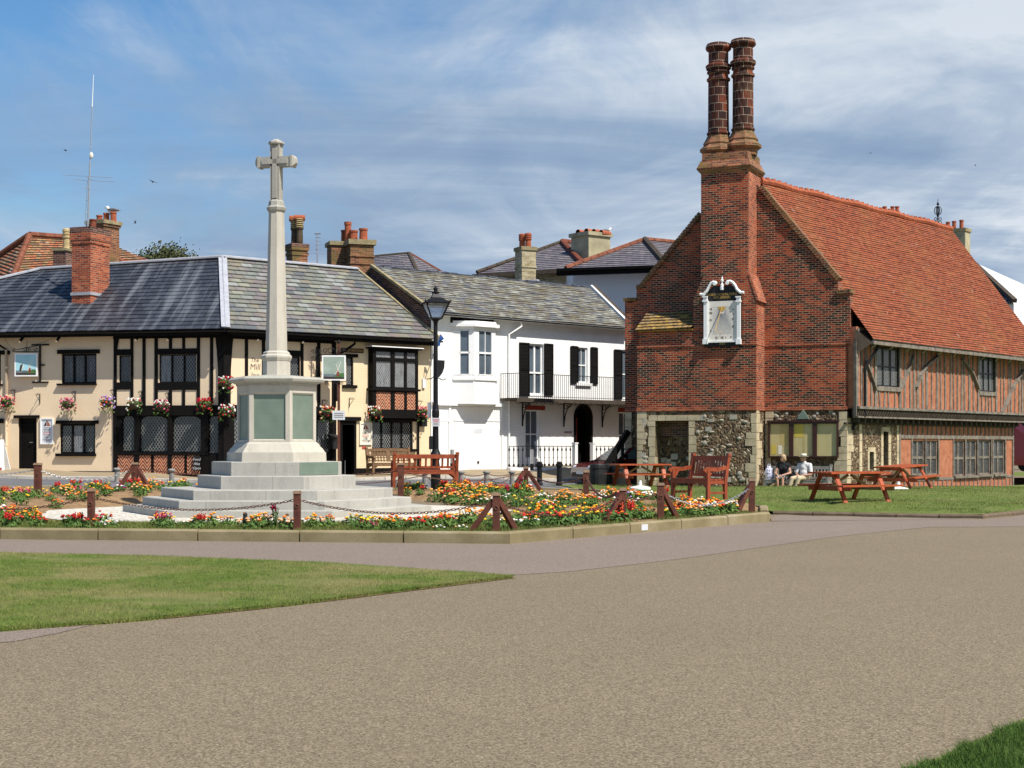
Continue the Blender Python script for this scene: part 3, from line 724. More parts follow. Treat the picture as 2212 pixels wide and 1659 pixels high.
# raised stone edging of the memorial bed: outer line runs along the path
kerb('kerb', [(-16, 26.86), (-8.75, 26.1), (-.045, 24.85)], .22, .195, lambda x, y: 0, M['kerb'])
kerb('kerb', [(-.045, 24.85), (5.45, 32.25)], .22, .195, lambda x, y: 0, M['kerb'])
kerb('kerb', [(5.45, 32.45), (5.62, 33.6), (2.0, 42.2)], .18, .07, bz, M['kerb'], seg=2.5)
kerb('kerb', [(2.0, 42.3), (-.2, 43.1), (-6, 42.7), (-12, 43.5), (-17, 43.1)], .15, .06, gz, M['kerb'], seg=1.5)
kerb('kerb', [(6.0, 35.2), (10.25, 33.25), (12.0, 35.6), (30, 37)], .12, .1, lambda x, y: 0, M['kerb_dark'], seg=.95, bev=.04)
kerb('kerb', [(-40, 50.4), (-18, 49.6), (-10, 48.6), (-5, 51.6), (-1, 55), (4.6, 60)], .14, .14, gz, M['kerb_pale'], seg=.95, bev=.015)
# soil, shingle and turf of the bed
ribbon('flower_bed_soil', bed_front, bed_back, 60, 40, bz, .0, M['soil'])
mb = MB()
for k in range(48):
    for (r0, r1) in ((0, 2.6), (2.6, 3.4), (3.4, 4.2), (4.2, 5.05)):
        a, b = 2 * pi * k / 48, 2 * pi * (k + 1) / 48
        q = []
        for r, t in ((r0, a), (r0, b), (r1, b), (r1, a)):
            rr = r + (.12 * math.sin(7 * t) + .08 * math.sin(13 * t) if r > 5 else 0)
            x, y = MEM[0] + rr * math.cos(t), MEM[1] + rr * math.sin(t)
            q.append((x, y, bz(x, y) + .012))
        mb.face(q if r0 > 0 else [q[0], q[2], q[3]])
tag(mb.build('shingle_path', M['shingle'], loc=(0, 0, 0)), kind='structure')

def blades(name, n, sampler, hmin, hmax, wd, mat, lean=.5):
    vs = np.zeros((n * 3, 3), dtype=np.float32); r = random.Random(hash(name) % 1000 + n)
    r = random.Random(n)
    for i in range(n):
        x, y, z = sampler(r); h = r.uniform(hmin, hmax); a = r.uniform(0, 2 * pi); b = r.uniform(0, 2 * pi); l = r.uniform(0, lean) * h
        ca, sa = math.cos(a) * wd / 2, math.sin(a) * wd / 2
        vs[3 * i] = (x - ca, y - sa, z); vs[3 * i + 1] = (x + ca, y + sa, z); vs[3 * i + 2] = (x + math.cos(b) * l, y + math.sin(b) * l, z + h)
    me = bpy.data.meshes.new(name); me.vertices.add(n * 3); me.vertices.foreach_set('co', vs.ravel()); me.loops.add(n * 3); me.loops.foreach_set('vertex_index', np.arange(n * 3))
    me.polygons.add(n); me.polygons.foreach_set('loop_start', np.arange(0, n * 3, 3)); me.polygons.foreach_set('loop_total', np.full(n, 3)); me.materials.append(mat); me.update(calc_edges=True); me.validate()
    o = bpy.data.objects.new(name, me); COL.objects.link(o); return o
LT, LB = resample([(*p, 0) for p in lawn_top], 80), resample([(*p, 0) for p in lawn_bot], 80)
def interp_y(pl, X):
    for a, b in zip(pl, pl[1:]):
        if a[0] <= X <= b[0]: return a[1] + (b[1] - a[1]) * (X - a[0]) / max(1e-6, b[0] - a[0])
    return pl[-1][1]
def lawn_s(r):
    while True:
        y = r.uniform(12.6, 23); x = r.uniform(-.345 * y - .2, .05)
        jit = .05 * math.sin(x * 9) + .03 * math.sin(x * 23)
        if interp_y(lawn_bot, x) + jit - .03 < y < interp_y(lawn_top, x) + jit * .6:
            if math.sin(x * 1.9 + 2.1 * math.sin(y * .9)) + math.sin(y * 2.7 + x * .8) > 1.15 and r.random() < .7: continue
            return x, y, .02
def lawn_edge(r):
    while True:
        x = r.uniform(-4.6, .0); y = interp_y(lawn_bot, x) + abs(r.gauss(0, .09)) - .06
        return x, y, .0
tag(blades('lawn_grass', 90000, lawn_s, .018, .042, .006, M['blade'], .9), 'short patchy mown grass blades of the left lawn', 'grass', kind='stuff')
tag(blades('lawn_grass_edge', 9000, lawn_edge, .02, .065, .007, M['blade'], 1.0), 'longer ragged grass along the lawn edge by the gravel', 'grass', kind='stuff')
def corner_s(r):
    while True:
        y = r.uniform(6.9, 9.9); x = r.uniform(1.7, .345 * y + .1)
        if y < 7.47 + (x - 2.06) * 1.36 + .05 * math.sin(x * 17) + .03 * math.sin(x * 41): return x, y, .02
tag(blades('corner_grass', 26000, corner_s, .03, .085, .007, M['blade_lush'], 1.1), 'lush longer grass in the bottom right corner', 'grass', kind='stuff')
HF, HB = hall_grass_front, hall_grass_back
def hall_s(r):
    while True:
        y = 34 + 19 * r.random() ** 1.3; x = r.uniform(2, .36 * y + 1)
        if x > 5.85 and y < interp_y(HF[1:], x) + .05: continue
        if x <= 5.85 and y < 42 - (x - 2.15) * 1.9: continue
        return x, y, hz(x, y) - .005
tag(blades('hall_grass', 60000, hall_s, .02, .045, .012, M['blade_hall'], .9), 'short green grass in front of the timbered hall', 'grass', kind='stuff')
def bedturf_s(r):
    while True:
        x = r.uniform(-9.6, 5.4); y = r.uniform(25.2, 34)
        if not inside_bed(x, y): continue
        rr = math.hypot(x - MEM[0], y - MEM[1])
        if rr < 5.15: continue
        if x < 0 and y > 28.9: continue
        if 0 <= x < 2 and y > 30.5: continue
        if x > 2 and y > front_line(x) + 4.5: continue
        if x > .2 and math.sin(x * 2.1 + y * 1.7) < -.35: continue
        return x, y, bz(x, y)
tag(blades('bed_turf', 42000, bedturf_s, .03, .085, .012, M['blade_hall'], .9), 'low green turf and seedlings between the bedding flowers', 'ground cover', kind='stuff')

# ================================================================ war memorial
mroot = thing('war_memorial', 'tall pale stone war memorial cross on a six sided plinth with five steps', 'war memorial', (MEM[0], MEM[1], .15))
TH = math.radians(-90 - 2.4)      # direction the front face looks
def hexa_ring(L, rot=TH): return [V((MEM[0] + L * math.cos(rot - pi / 6 + k * pi / 3), MEM[1] + L * math.sin(rot - pi / 6 + k * pi / 3), 0)) for k in range(6)]
def hexprism(mb, L0, z0, L1, z1, m=0, cap=True, bev=0.0):
    a, b = hexa_ring(L0), hexa_ring(L1); zz0, zz1 = V((0, 0, z0)), V((0, 0, z1))
    if bev:
        c = hexa_ring(L1 - bev)
        for k in range(6):
            l = (k + 1) % 6
            mb.face([a[k] + zz0, a[l] + zz0, b[l] + zz1 - V((0, 0, bev)), b[k] + zz1 - V((0, 0, bev))], m); mb.face([b[k] + zz1 - V((0, 0, bev)), b[l] + zz1 - V((0, 0, bev)), c[l] + zz1, c[k] + zz1], m)
        mb.face([p + zz1 for p in c], m); return
    for k in range(6):
        l = (k + 1) % 6; mb.face([a[k] + zz0, a[l] + zz0, b[l] + zz1, b[k] + zz1], m)
    if cap: mb.face([p + zz1 for p in b], m)
steps = [(3.4, 0.0, .307), (2.96, .307, .487), (2.55, .487, .69), (1.74, .69, .965), (1.43, .965, 1.262)]
for L, z0, z1 in steps:
    mb = MB(); hexprism(mb, L, z0, L, z1, bev=.014); mb.build('step', M['step_stone'], mroot)
mb = MB()
hexprism(mb, 1.10, 1.262, 1.09, 1.46); hexprism(mb, 1.07, 1.46, 1.0, 1.56); hexprism(mb, .985, 1.56, .93, 1.64); hexprism(mb, .93, 1.64, .885, 1.68)
mb.build('plinth_base', M['portland'], mroot)
# plinth body: a core with raised corner piers and rails framing the bronze panels
mb = MB(); LP = .872
hexprism(mb, LP - .05, 1.68, LP - .05, 2.9, cap=False)
ring = hexa_ring(LP)
pan = []
for k in range(6):
    a, b = ring[k], ring[(k + 1) % 6]; d = (b - a).normalized(); nn = V((d.y, -d.x, 0)); L = (b - a).length
    if nn.dot(a - V((MEM[0], MEM[1], 0))) < 0: nn = -nn
    pw = .092
    for (s0, s1) in ((0, pw), (L - pw, L)):
        p = a + d * s0; q = a + d * s1
        mb.hexa([p + V((0, 0, 1.68)), q + V((0, 0, 1.68)), q + V((0, 0, 2.9)), p + V((0, 0, 2.9)), p - nn * .06 + V((0, 0, 1.68)), q - nn * .06 + V((0, 0, 1.68)), q - nn * .06 + V((0, 0, 2.9)), p - nn * .06 + V((0, 0, 2.9))])
    p, q = a + d * pw, b - d * pw
    mb.hexa([p + V((0, 0, 2.74)), q + V((0, 0, 2.74)), q + V((0, 0, 2.9)), p + V((0, 0, 2.9)), p - nn * .06 + V((0, 0, 2.69)), q - nn * .06 + V((0, 0, 2.69)), q - nn * .06 + V((0, 0, 2.9)), p - nn * .06 + V((0, 0, 2.9))])
    mb.hexa([p + V((0, 0, 1.68)), q + V((0, 0, 1.68)), q + V((0, 0, 1.72)), p + V((0, 0, 1.72)), p - nn * .06 + V((0, 0, 1.68)), q - nn * .06 + V((0, 0, 1.68)), q - nn * .06 + V((0, 0, 1.75)), p - nn * .06 + V((0, 0, 1.75))])
    pan.append((p, q, nn))
mb.build('plinth', M['portland'], mroot)
for p, q, nn in pan:
    mb = MB(); d = (q - p).normalized(); i = -nn * .04
    mb.hexa([p + i + V((0, 0, 1.74)), q + i + V((0, 0, 1.74)), q + i + V((0, 0, 2.7)), p + i + V((0, 0, 2.7)), p - nn * .05 + V((0, 0, 1.74)), q - nn * .05 + V((0, 0, 1.74)), q - nn * .05 + V((0, 0, 2.7)), p - nn * .05 + V((0, 0, 2.7))])
    mb.build('name_panel', M['bronze'], mroot)
mb = MB(); hexprism(mb, .89, 2.9, .9, 2.945, cap=False); hexprism(mb, .93, 2.945, .99, 2.985, cap=False); hexprism(mb, 1.04, 2.985, 1.06, 3.035, cap=False); hexprism(mb, 1.06, 3.035, .99, 3.085, cap=False); hexprism(mb, .99, 3.085, .34, 3.14)
hexprism(mb, .89, 2.945, 1.04, 2.985)
mb.build('plinth_cap', M['weather_stone'], mroot)
# bronze plate on the right hand face of the top step
r5 = hexa_ring(1.43 + .012); fc = sorted(range(6), key=lambda k: -((r5[k] + r5[(k + 1) % 6]) / 2).x)
k = max(range(6), key=lambda k: ((r5[k] + r5[(k + 1) % 6]) / 2 - V((MEM[0], MEM[1], 0))).normalized().dot(V((.83, -.55, 0))))
a, b = r5[k], r5[(k + 1) % 6]; d = (b - a).normalized(); nn = V((d.y, -d.x, 0))
mb = MB(); a2, b2 = a + d * .03, b - d * .13
mb.hexa([a2 + V((0, 0, .985)), b2 + V((0, 0, .985)), b2 + V((0, 0, 1.25)), a2 + V((0, 0, 1.25))] + [p - nn * .02 for p in (a2 + V((0, 0, .985)), b2 + V((0, 0, .985)), b2 + V((0, 0, 1.25)), a2 + V((0, 0, 1.25)))])
mb.build('dedication_plate', M['bronze'], mroot)
def octo(mb, prof, rot, m=0): mb.lathe((MEM[0] + .0, MEM[1], 0), prof, 8, m, rot)
orot = math.radians(22.5 - 2.4 - 9)
mb = MB(); octo(mb, [(.3, 3.12), (.3, 3.45), (.31, 3.455), (.335, 3.52), (.335, 3.56), (.29, 3.6), (.29, 3.63), (.245, 3.67)], orot); mb.build('shaft_base', M['portland'], mroot)
mb = MB(); octo(mb, [(.235, 3.66), (.215, 4.6), (.19, 5.7), (.166, 6.72)], orot); mb.build('shaft', M['portland'], mroot)
mb = MB(); octo(mb, [(.17, 6.7), (.2, 6.74), (.215, 6.8), (.175, 6.84), (.165, 6.93), (.13, 6.97)], orot); mb.build('shaft_collar', M['weather_stone'], mroot)
mb = MB(); cr = math.radians(-15); c0 = V((MEM[0], MEM[1], 0)); ax = V((math.cos(cr), math.sin(cr), 0))
mb.beam(c0 + V((0, 0, 6.95)), c0 + V((0, 0, 8.2)), .215, .2, up=ax.cross(V((0, 0, 1))))
mb.lathe(c0, [(.15, 8.17), (.175, 8.2), (.17, 8.24), (.05, 8.3), (.0, 8.31)], 8, 0, orot)
mb.beam(c0 - ax * .37 + V((0, 0, 7.80)), c0 + ax * .37 + V((0, 0, 7.80)), .2, .215)
for sg in (-1, 1):
    e = c0 + ax * sg * .36 + V((0, 0, 7.80)); mb.beam(e, e + ax * sg * .05, .235, .25); mb.beam(e + ax * sg * .05, e + ax * sg * .12, .235, .25, taper=.35)
yv = ax.cross(V((0, 0, 1)))
for s2 in (-1, 1):
    if True:
        f = c0 + yv * s2 * .105
        mb.beam(f + V((0, 0, 7.0)), f + V((0, 0, 8.1)), .1, .03, up=yv); mb.beam(f - ax * .3 + V((0, 0, 7.80)), f + ax * .3 + V((0, 0, 7.80)), .03, .1, up=(0, 0, 1))
mb.build('cross', M['weather_stone'], mroot)
# ================================================================ helpers for buildings
def window(fac, root, r, cols=3, rows=1, fm='black', pane='glass', lat=None, out=0.0, rev=.1, fw=.05, mw=.05, name='window', heights=None, sashbar=None, latdx=.1, latdz=.15, label=None):
    u0, u1, z0, z1 = r; i = out - rev
    mb = MB(); fo0, fo1 = i - .02, i + .05
    mb.fbox(fac, (u0, u0 + fw, z0, z1), fo0, fo1); mb.fbox(fac, (u1 - fw, u1, z0, z1), fo0, fo1)
    mb.fbox(fac, (u0 + fw, u1 - fw, z0, z0 + fw), fo0, fo1 - .004); mb.fbox(fac, (u0 + fw, u1 - fw, z1 - fw, z1), fo0, fo1 - .004)
    W = (u1 - u0 - 2 * fw - (cols - 1) * mw) / cols
    hs = heights or [1.0 / rows] * rows; H = z1 - z0 - 2 * fw - (rows - 1) * mw
    for c in range(1, cols):
        a = u0 + fw + c * W + (c - 1) * mw; mb.fbox(fac, (a, a + mw, z0 + fw, z1 - fw), fo0, fo1 - .006)
    zs = []; z = z0 + fw
    for q in range(rows):
        h = H * hs[q]; zs.append((z, z + h)); z += h
        if q < rows - 1: mb.fbox(fac, (u0 + fw, u1 - fw, z, z + mw), fo0, fo1 - .009); z += mw
    w = mb.build(name, M[fm], root)
    if label: w['label'] = label
    for c in range(cols):
        a = u0 + fw + c * (W + mw)
        for (za, zb) in zs:
            g = MB(); g.fquad(fac, (a - .005, a + W + .005, za - .005, zb + .005), i + .004); 
            pm = pane[c % len(pane)] if isinstance(pane, (list, tuple)) else pane
            g.build('pane', M[pm], w)
            if lat:
                lm = lat[c % len(lat)] if isinstance(lat, (list, tuple)) else lat
                if lm: lattice_mb(fac, (a, a + W, za, zb), i + .012, latdx, latdz, .011).build('leaded_lattice', M[lm], w)
            if sashbar:
                s = MB(); s.fbox(fac, ((a + W / 2) - .012, (a + W / 2) + .012, za, zb), i, i + .03); s.build('glazing_bar', M[fm], w)
    return w
def board(fac, root, r, o0, o1, mat, name, mb=None):
    m2 = MB(); m2.fbox(fac, r, o0, o1); return m2.build(name, M[mat], root)
def gutter(mb, a, b, r=.06):
    a, b = V(a), V(b); d = (b - a).normalized(); x = d.cross(V((0, 0, 1))).normalized(); n = 6
    for k in range(n):
        t0, t1 = pi + pi * k / n, pi + pi * (k + 1) / n
        q = lambda t, rr: x * math.cos(t) * rr + V((0, 0, math.sin(t) * rr))
        mb.face([a + q(t0, r), b + q(t0, r), b + q(t1, r), a + q(t1, r)])
        mb.face([a + q(t0, r - .012), b + q(t0, r - .012), b + q(t1, r - .012), a + q(t1, r - .012)])
    mb.face([a + q_ for q_ in [x * math.cos(pi + pi * k / n) * r + V((0, 0, math.sin(pi + pi * k / n) * r)) for k in range(n + 1)]])
def chimney_pot(mb, c, h, r, m=0, n=12, kind='plain'):
    if kind == 'plain': prof = [(r, 0), (r * .92, h * .85), (r * 1.08, h * .86), (r * 1.08, h), (r * .8, h), (r * .8, h * .8), (.001, h * .75)]
    elif kind == 'roll': prof = [(r * 1.1, 0), (r * .95, .08 * h), (r * .9, .5 * h), (r * 1.15, .55 * h), (r * 1.15, .62 * h), (r, .63 * h), (r, .68 * h), (r * 1.15, .7 * h), (r * 1.15, .76 * h), (r, .77 * h), (r, .82 * h), (r * 1.15, .84 * h), (r * 1.1, .95 * h), (r * .7, h), (.001, h)]
    else: prof = [(r * .85, 0), (r, h * .1), (r * .9, h * .55), (r * 1.15, h * .62), (r * 1.15, h * .7), (r * 1.0, h * .71), (r * 1.0, h), (r * .8, h), (r * .8, h * .8), (.001, h * .7)]
    mb.lathe(c, prof, n, m)
def halfround(mb, a, b, r, m=0):
    mb.tube([a, b], r, 10, m)
def stack(root, c, w, d, z0, z1, ang, mat, capmat=None, cap=.12, bands=(), flare=.06, name='chimney'):
    """rectangular chimney: c plan centre, ang of its front's right-direction"""
    R = Matrix.Rotation(math.radians(ang), 3, 'Z'); mb = MB()
    mb.box((c[0], c[1], (z0 + z1) / 2), (w, d, z1 - z0), M=R)
    for (za, zb, e) in bands: mb.box((c[0], c[1], (za + zb) / 2), (w + 2 * e, d + 2 * e, zb - za), M=R)
    if capmat:
        mb.box((c[0], c[1], z1 + cap / 2 - .01), (w + 2 * flare, d + 2 * flare, cap), m=1, M=R)
    o = mb.build(name, [M[mat], M[capmat] if capmat else M[mat]], root)
    return o, R
ZB = -.6   # walls start below the ground line
# ================================================================ the inn
C0 = (-9.785, 52.0)
IL = Fac(C0, -10.5); IR = Fac(C0, 40.3)
inn = thing('inn', 'cream and black timbered inn with dark slate roof on the street corner', 'inn', (C0[0], C0[1], .4))
LEAVE = -17.0                                                     # left end of the long front
REND = IR.uz(930, 737)[0]
H1 = 5.42
rooms = []
# --- long front, plastered part
def r2(x0, y0, x1, y1, o=0.0): return IL.R(2, x0, y0, x1, y1, o)
def r3(x0, y0, x1, y1, o=0.0): return IR.R(3, x0, y0, x1, y1, o)
h_up = r2(527, 270, 828, 528); h_lo = r2(513, 872, 818, 1128); h_dr = r2(155, 822, 315, 1290)
h_nb = (IL.uz(-60, 800)[0], IL.uz(2, 800)[0], h_up[2], h_up[3]); h_nb2 = (h_nb[0], IL.uz(0, 940)[0], IL.uz(0, 985)[1], IL.uz(0, 914)[1])
uS = IL.uzk(2, 975, 700)[0]
mb = MB(); holes_wall(mb, IL, (LEAVE, uS, ZB, H1 + .3), [h_up, h_lo, h_dr, h_nb, h_nb2], 0, .13)
mb.build('wall', M['cream'], inn, merge=False)
# --- dark room backing behind the openings
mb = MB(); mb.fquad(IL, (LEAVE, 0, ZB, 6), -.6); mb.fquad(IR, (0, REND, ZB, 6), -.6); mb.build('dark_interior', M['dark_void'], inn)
for hh, bl, bs, pn, lt in ((h_up, r2(497, 235, 858, 270), r2(498, 524, 832, 541), ['glass_curtain'] * 3, ['lead_dark', 'lead_dark', 'lead_dark']), (h_lo, r2(485, 843, 848, 876), r2(487, 1124, 826, 1150), ['glass', 'glass_pale', 'glass'], ['lead'] * 3)):
    w_ = window(IL, inn, hh, 3, 1, 'black', pn, lt, 0, .11, .06, .07)
    board(IL, w_, (bl[0], bl[1], hh[3], bl[3]), -.02, .07, 'black', 'lintel'); board(IL, w_, (bs[0], bs[1], bs[2], hh[2] + .01), -.05, .12, 'black', 'sill')
w_ = window(IL, inn, h_nb, 3, 1, 'black', 'glass_curtain', 'lead_dark', 0, .11, .06, .07); board(IL, w_, (h_nb[0] - .15, h_nb[1] + .35, h_nb[3], h_nb[3] + .14), -.02, .07, 'black', 'lintel'); board(IL, w_, (h_nb[0] - .1, h_nb[1] + .08, h_nb[2] - .05, h_nb[2] + .01), -.05, .1, 'black', 'sill')
w_ = window(IL, inn, h_nb2, 3, 1, 'black', 'glass', 'lead', 0, .11, .06, .07); board(IL, w_, (h_nb2[0] - .15, h_nb2[1] + .15, h_nb2[3], h_nb2[3] + .16), -.02, .07, 'black', 'lintel')
# door
mb = MB(); u0, u1, z0, z1 = h_dr
for i in range(5):
    a = u0 + .08 + (u1 - u0 - .16) * i / 5; mb.fbox(IL, (a + .004, a + (u1 - u0 - .16) / 5 - .004, z0, z1 - .28), -.17, -.13 + .004 * (i % 2))
mb.fbox(IL, (u0, u0 + .08, z0, z1), -.18, -.06); mb.fbox(IL, (u1 - .08, u1, z0, z1), -.18, -.06); mb.fbox(IL, (u0 + .08, u1 - .08, z1 - .28, z1 - .22), -.18, -.07); mb.fbox(IL, (u0 + .08, u1 - .08, z1 - .22, z1), -.18, -.15)
dr = mb.build('door', M['black'], inn); rl = r2(125, 798, 341, 826); board(IL, dr, (rl[0], rl[1], z1, rl[3]), -.02, .08, 'black', 'lintel')
mb = MB(); mb.tube([IL.pt(u1 - .2, z0 + 1.05, -.12), IL.pt(u1 - .2, z0 + 1.05, -.07), IL.pt(u1 - .3, z0 + 1.05, -.07)], .015, 6); mb.build('door_handle', M['chrome'], dr)
board(IL, inn, (LEAVE, uS, ZB, .72), .0, .025, 'black', 'black_plinth').data.name
mb = MB()                                                        # cream downpipe and swan neck
ud = IL.uzk(2, 62, 700)[0]; mb.tube([IL.pt(ud - .3, H1 - .05, .38), IL.pt(ud - .3, H1 - .2, .38), IL.pt(ud, H1 - .45, .07), IL.pt(ud, 3.4, .07)], .045, 8); dk = mb.build('downpipe_swan_neck', M['black'], inn)
mb = MB(); mb.tube([IL.pt(ud, H1 - .45, .07), IL.pt(ud, .72, .07)], .045, 8)
for z in (1.6, 2.9, 4.3): mb.tube([IL.pt(ud, z, .07), IL.pt(ud, z + .07, .07)], .06, 8)
mb.build('downpipe', M['cream'], inn)
# --- timbered corner, long front side
def posts(fac, k, spans, ya, yb, o1, mb, o0=-.01):
    za, zb_ = fac.uzk(k, spans[0][0], yb)[1], fac.uzk(k, spans[0][0], ya)[1]
    for (x0, x1) in spans:
        ua, ub = fac.uzk(k, x0, (ya + yb) / 2)[0], fac.uzk(k, x1, (ya + yb) / 2)[0]; mb.fbox(fac, (ua, ub, za, zb_), o0, o1)
hs_ = r2(1022, 285, 1116, 516); hb_ = r2(1366, 276, 1684, 518)
low = [r2(1045, 800, 1155, 1110), r2(1198, 800, 1440, 1115), r2(1478, 800, 1727, 1118), r2(1788, 800, 1906, 1130)]
mb = MB(); zmid = IL.uzk(2, 1450, 715)[1]
holes_wall(mb, IL, (uS, 0, zmid, H1 + .3), [hs_, hb_], 0, .12); mb.build('plaster_panel', M['cream'], inn)
mb = MB(); holes_wall(mb, IL, (uS, 0, ZB, zmid), low, 0, .1); mb.build('shopfront', M['black'], inn)
mb = MB()
posts(IL, 2, [(978, 1003), (1122, 1146), (1225, 1251), (1328, 1356), (1692, 1718), (1805, 1831)], 130, 716, .035, mb)
posts(IL, 2, [(1452, 1478), (1566, 1590)], 130, 226, .031, mb); posts(IL, 2, [(1452, 1478), (1566, 1590)], 580, 716, .031, mb)
for (x0, y0, x1, y1) in ((1003, 232, 1122, 284), (1003, 516, 1122, 578), (1356, 226, 1692, 276), (1356, 518, 1692, 582)): mb.fbox(IL, r2(x0, y0, x1, y1), -.01, .029)
u0, u1, z0, z1 = r2(975, 112, 1905, 138); mb.fbox(IL, (uS, -.02, z0, z1 + .25), -.01, .045)
u0, u1, z0, z1 = r2(975, 714, 1905, 800); mb.fbox(IL, (uS, -.02, z0, z1), -.01, .06)
mb.face([IL.pt(*IL.uzk(2, 1003, 232), .033), IL.pt(*IL.uzk(2, 1010, 232), .033), IL.pt(*IL.uzk(2, 1026, 136), .033), IL.pt(*IL.uzk(2, 1003, 136), .033)])
mb.fbox(IL, (uS, uS + .13, ZB, zmid), -.01, .05)
for (x0, x1) in ((1155, 1198), (1440, 1478), (1727, 1788)): a = r2(x0, 800, x1, 1300); mb.fbox(IL, (a[0] + .01, a[1] - .01, ZB, zmid - .3), -.01, .04)
a = r2(1000, 1115, 1790, 1140); mb.fbox(IL, (uS + .13, a[1], a[2], a[3]), -.02, .055)
mb.build('timber_frame', M['black'], inn)
for q, (x0, x1) in enumerate(((1012, 1150), (1186, 1296), (1322, 1440), (1465, 1582), (1606, 1716))):
    a = r2(x0, 1143, x1, 1306); m2 = MB(); m2.fquad(IL, a, .012); m2.build('herringbone_panel', M['herring'], inn)
board(IL, inn, (uS, 0, ZB, IL.uzk(2, 1300, 1306)[1]), 0, .03, 'black', 'black_plinth')
window(IL, inn, hs_, 1, 1, 'black', 'glass_curtain', 'lead_dark', 0, .09, .03)
window(IL, inn, hb_, 3, 1, 'black', ['glass_pale', 'glass_curtain', 'glass'], ['lead', 'lead', 'lead'], 0, .09, .03, .06)
for a in low:
    w_ = window(IL, inn, a, 1, 1, 'black', 'glass', 'lead', 0, .08, .03, latdx=.11, latdz=.16)
    # arched head: two black spandrels
    m2 = MB(); u0, u1, z0, z1 = a; h = .22; W = u1 - u0
    for sg, ua in ((1, u0), (-1, u1)):
        pts = [IL.pt(ua, z1, -.02)] + [IL.pt(ua + sg * W / 2 * (1 - math.cos(t * pi / 2 / 5)), z1 - h * (1 - math.sin(t * pi / 2 / 5)), -.02) for t in range(6)]
        m2.prism(pts, IL.n * -.05)
    m2.build('arched_head', M['black'], w_)
# corner post, jowled
mb = MB(); zt = H1 + .1
for fac, sg in ((IL, -1), (IR, 1)):
    wv = [(ZB, .2), (2.0, .2), (zmid + .1, .2), (4.2, .21), (4.9, .26), (zt, .33)]
    for (za, wa), (zb_, wb) in zip(wv, wv[1:]):
        mb.hexa([fac.pt(0, za, .07), fac.pt(sg * wa, za, .07), fac.pt(sg * wb, zb_, .07), fac.pt(0, zb_, .07), fac.pt(0, za, -.05), fac.pt(sg * wa, za, -.05), fac.pt(sg * wb, zb_, -.05), fac.pt(0, zb_, -.05)])
mb.tube([IL.pt(0, ZB, .03), IL.pt(0, zt, .03)], .06, 8)
mb.build('corner_post', M['black'], inn)
# --- short front facing right
zm3 = IR.uzk(3, 600, 715)[1]
g_up = r3(560, 290, 855, 640); g_s = r3(1250, 300, 1312, 542); g_dr = r3(1197, 846, 1336, 1330); g_lo = r3(1472, 850, 1822, 1090); g_l1 = (.35, 2.2, IR.uzk(3, 250, 1130)[1], IR.uzk(3, 250, 800)[1]); g_l2 = r3(1000, 830, 1118, 1120)
uT = IR.uzk(3, 1145, 700)[0]
mb = MB(); holes_wall(mb, IR, (0, uT, zm3, H1 + .4), [g_up], 0, .12); mb.build('plaster_panel', M['cream'], inn)
mb = MB(); holes_wall(mb, IR, (0, uT, ZB, zm3), [g_l1, g_l2], 0, .1); mb.build('shopfront', M['black'], inn)
mb = MB(); holes_wall(mb, IR, (uT, REND, ZB, H1 + .4), [g_s, g_dr, g_lo], 0, .12); mb.build('wall', M['cream_brick'], inn)
mb = MB(); posts(IR, 3, [(380, 405), (526, 551), (858, 881), (1000, 1026), (1126, 1160)], 130, 716, .035, mb)
u0, u1, z0, z1 = r3(545, 238, 870, 290); mb.fbox(IR, (u0, u1, z0, z1), -.01, .031)
mb.fbox(IR, (.02, uT, H1 - .16, H1 + .25), -.01, .045); mb.fbox(IR, (.02, uT, zm3 - .35, zm3), -.01, .06)
a = r3(1126, 716, 1160, 1330); mb.fbox(IR, (a[0], a[1], ZB, zm3 - .36), -.01, .05)
mb.build('timber_frame', M['black'], inn)
window(IR, inn, g_up, 2, 1, 'black', ['glass_pale', 'glass'], 'lead_dark', 0, .09, .04, .07)
window(IR, inn, g_l1, 2, 1, 'black', 'glass', 'lead', 0, .08, .05, .1); window(IR, inn, g_l2, 1, 1, 'black', 'glass', 'lead', 0, .08, .04)
w_ = window(IR, inn, g_s, 1, 1, 'black', 'glass_curtain', 'lead', 0, .1, .04); a = r3(1238, 272, 1346, 300); board(IR, w_, (a[0], a[1], g_s[3], a[3]), -.02, .06, 'black', 'lintel'); a = r3(1214, 542, 1334, 566); board(IR, w_, (a[0], a[1], a[2], g_s[2] + .01), -.05, .1, 'black', 'sill')
w_ = window(IR, inn, g_lo, 4, 1, 'black', ['glass', 'glass', 'glass_curtain', 'glass'], ['lead', 'lead', 'lead_dark', 'lead'], 0, .1, .05, .07); a = r3(1450, 806, 1850, 850); board(IR, w_, (a[0], a[1], g_lo[3], a[3]), -.02, .09, 'black', 'lintel'); a = r3(1463, 1088, 1846, 1112); board(IR, w_, (a[0], a[1], a[2], g_lo[2] + .01), -.05, .12, 'black', 'sill')
u0, u1, z0, z1 = g_dr; mb = MB(); mb.fbox(IR, (u0, u0 + .1, z0 - .3, z1), -.18, .02); mb.fbox(IR, (u1 - .1, u1, z0 - .3, z1), -.18, .02); mb.fbox(IR, (u0 + .1, u1 - .1, z1 - .14, z1), -.18, .015)
mb.hexa([IR.pt(u0 + .1, z0 - .3, -.16), IR.pt(u0 + .5, z0 - .3, -.85), IR.pt(u0 + .5, z1 - .14, -.85), IR.pt(u0 + .1, z1 - .14, -.16), IR.pt(u0 + .14, z0 - .3, -.14), IR.pt(u0 + .54, z0 - .3, -.83), IR.pt(u0 + .54, z1 - .14, -.83), IR.pt(u0 + .14, z1 - .14, -.14)])
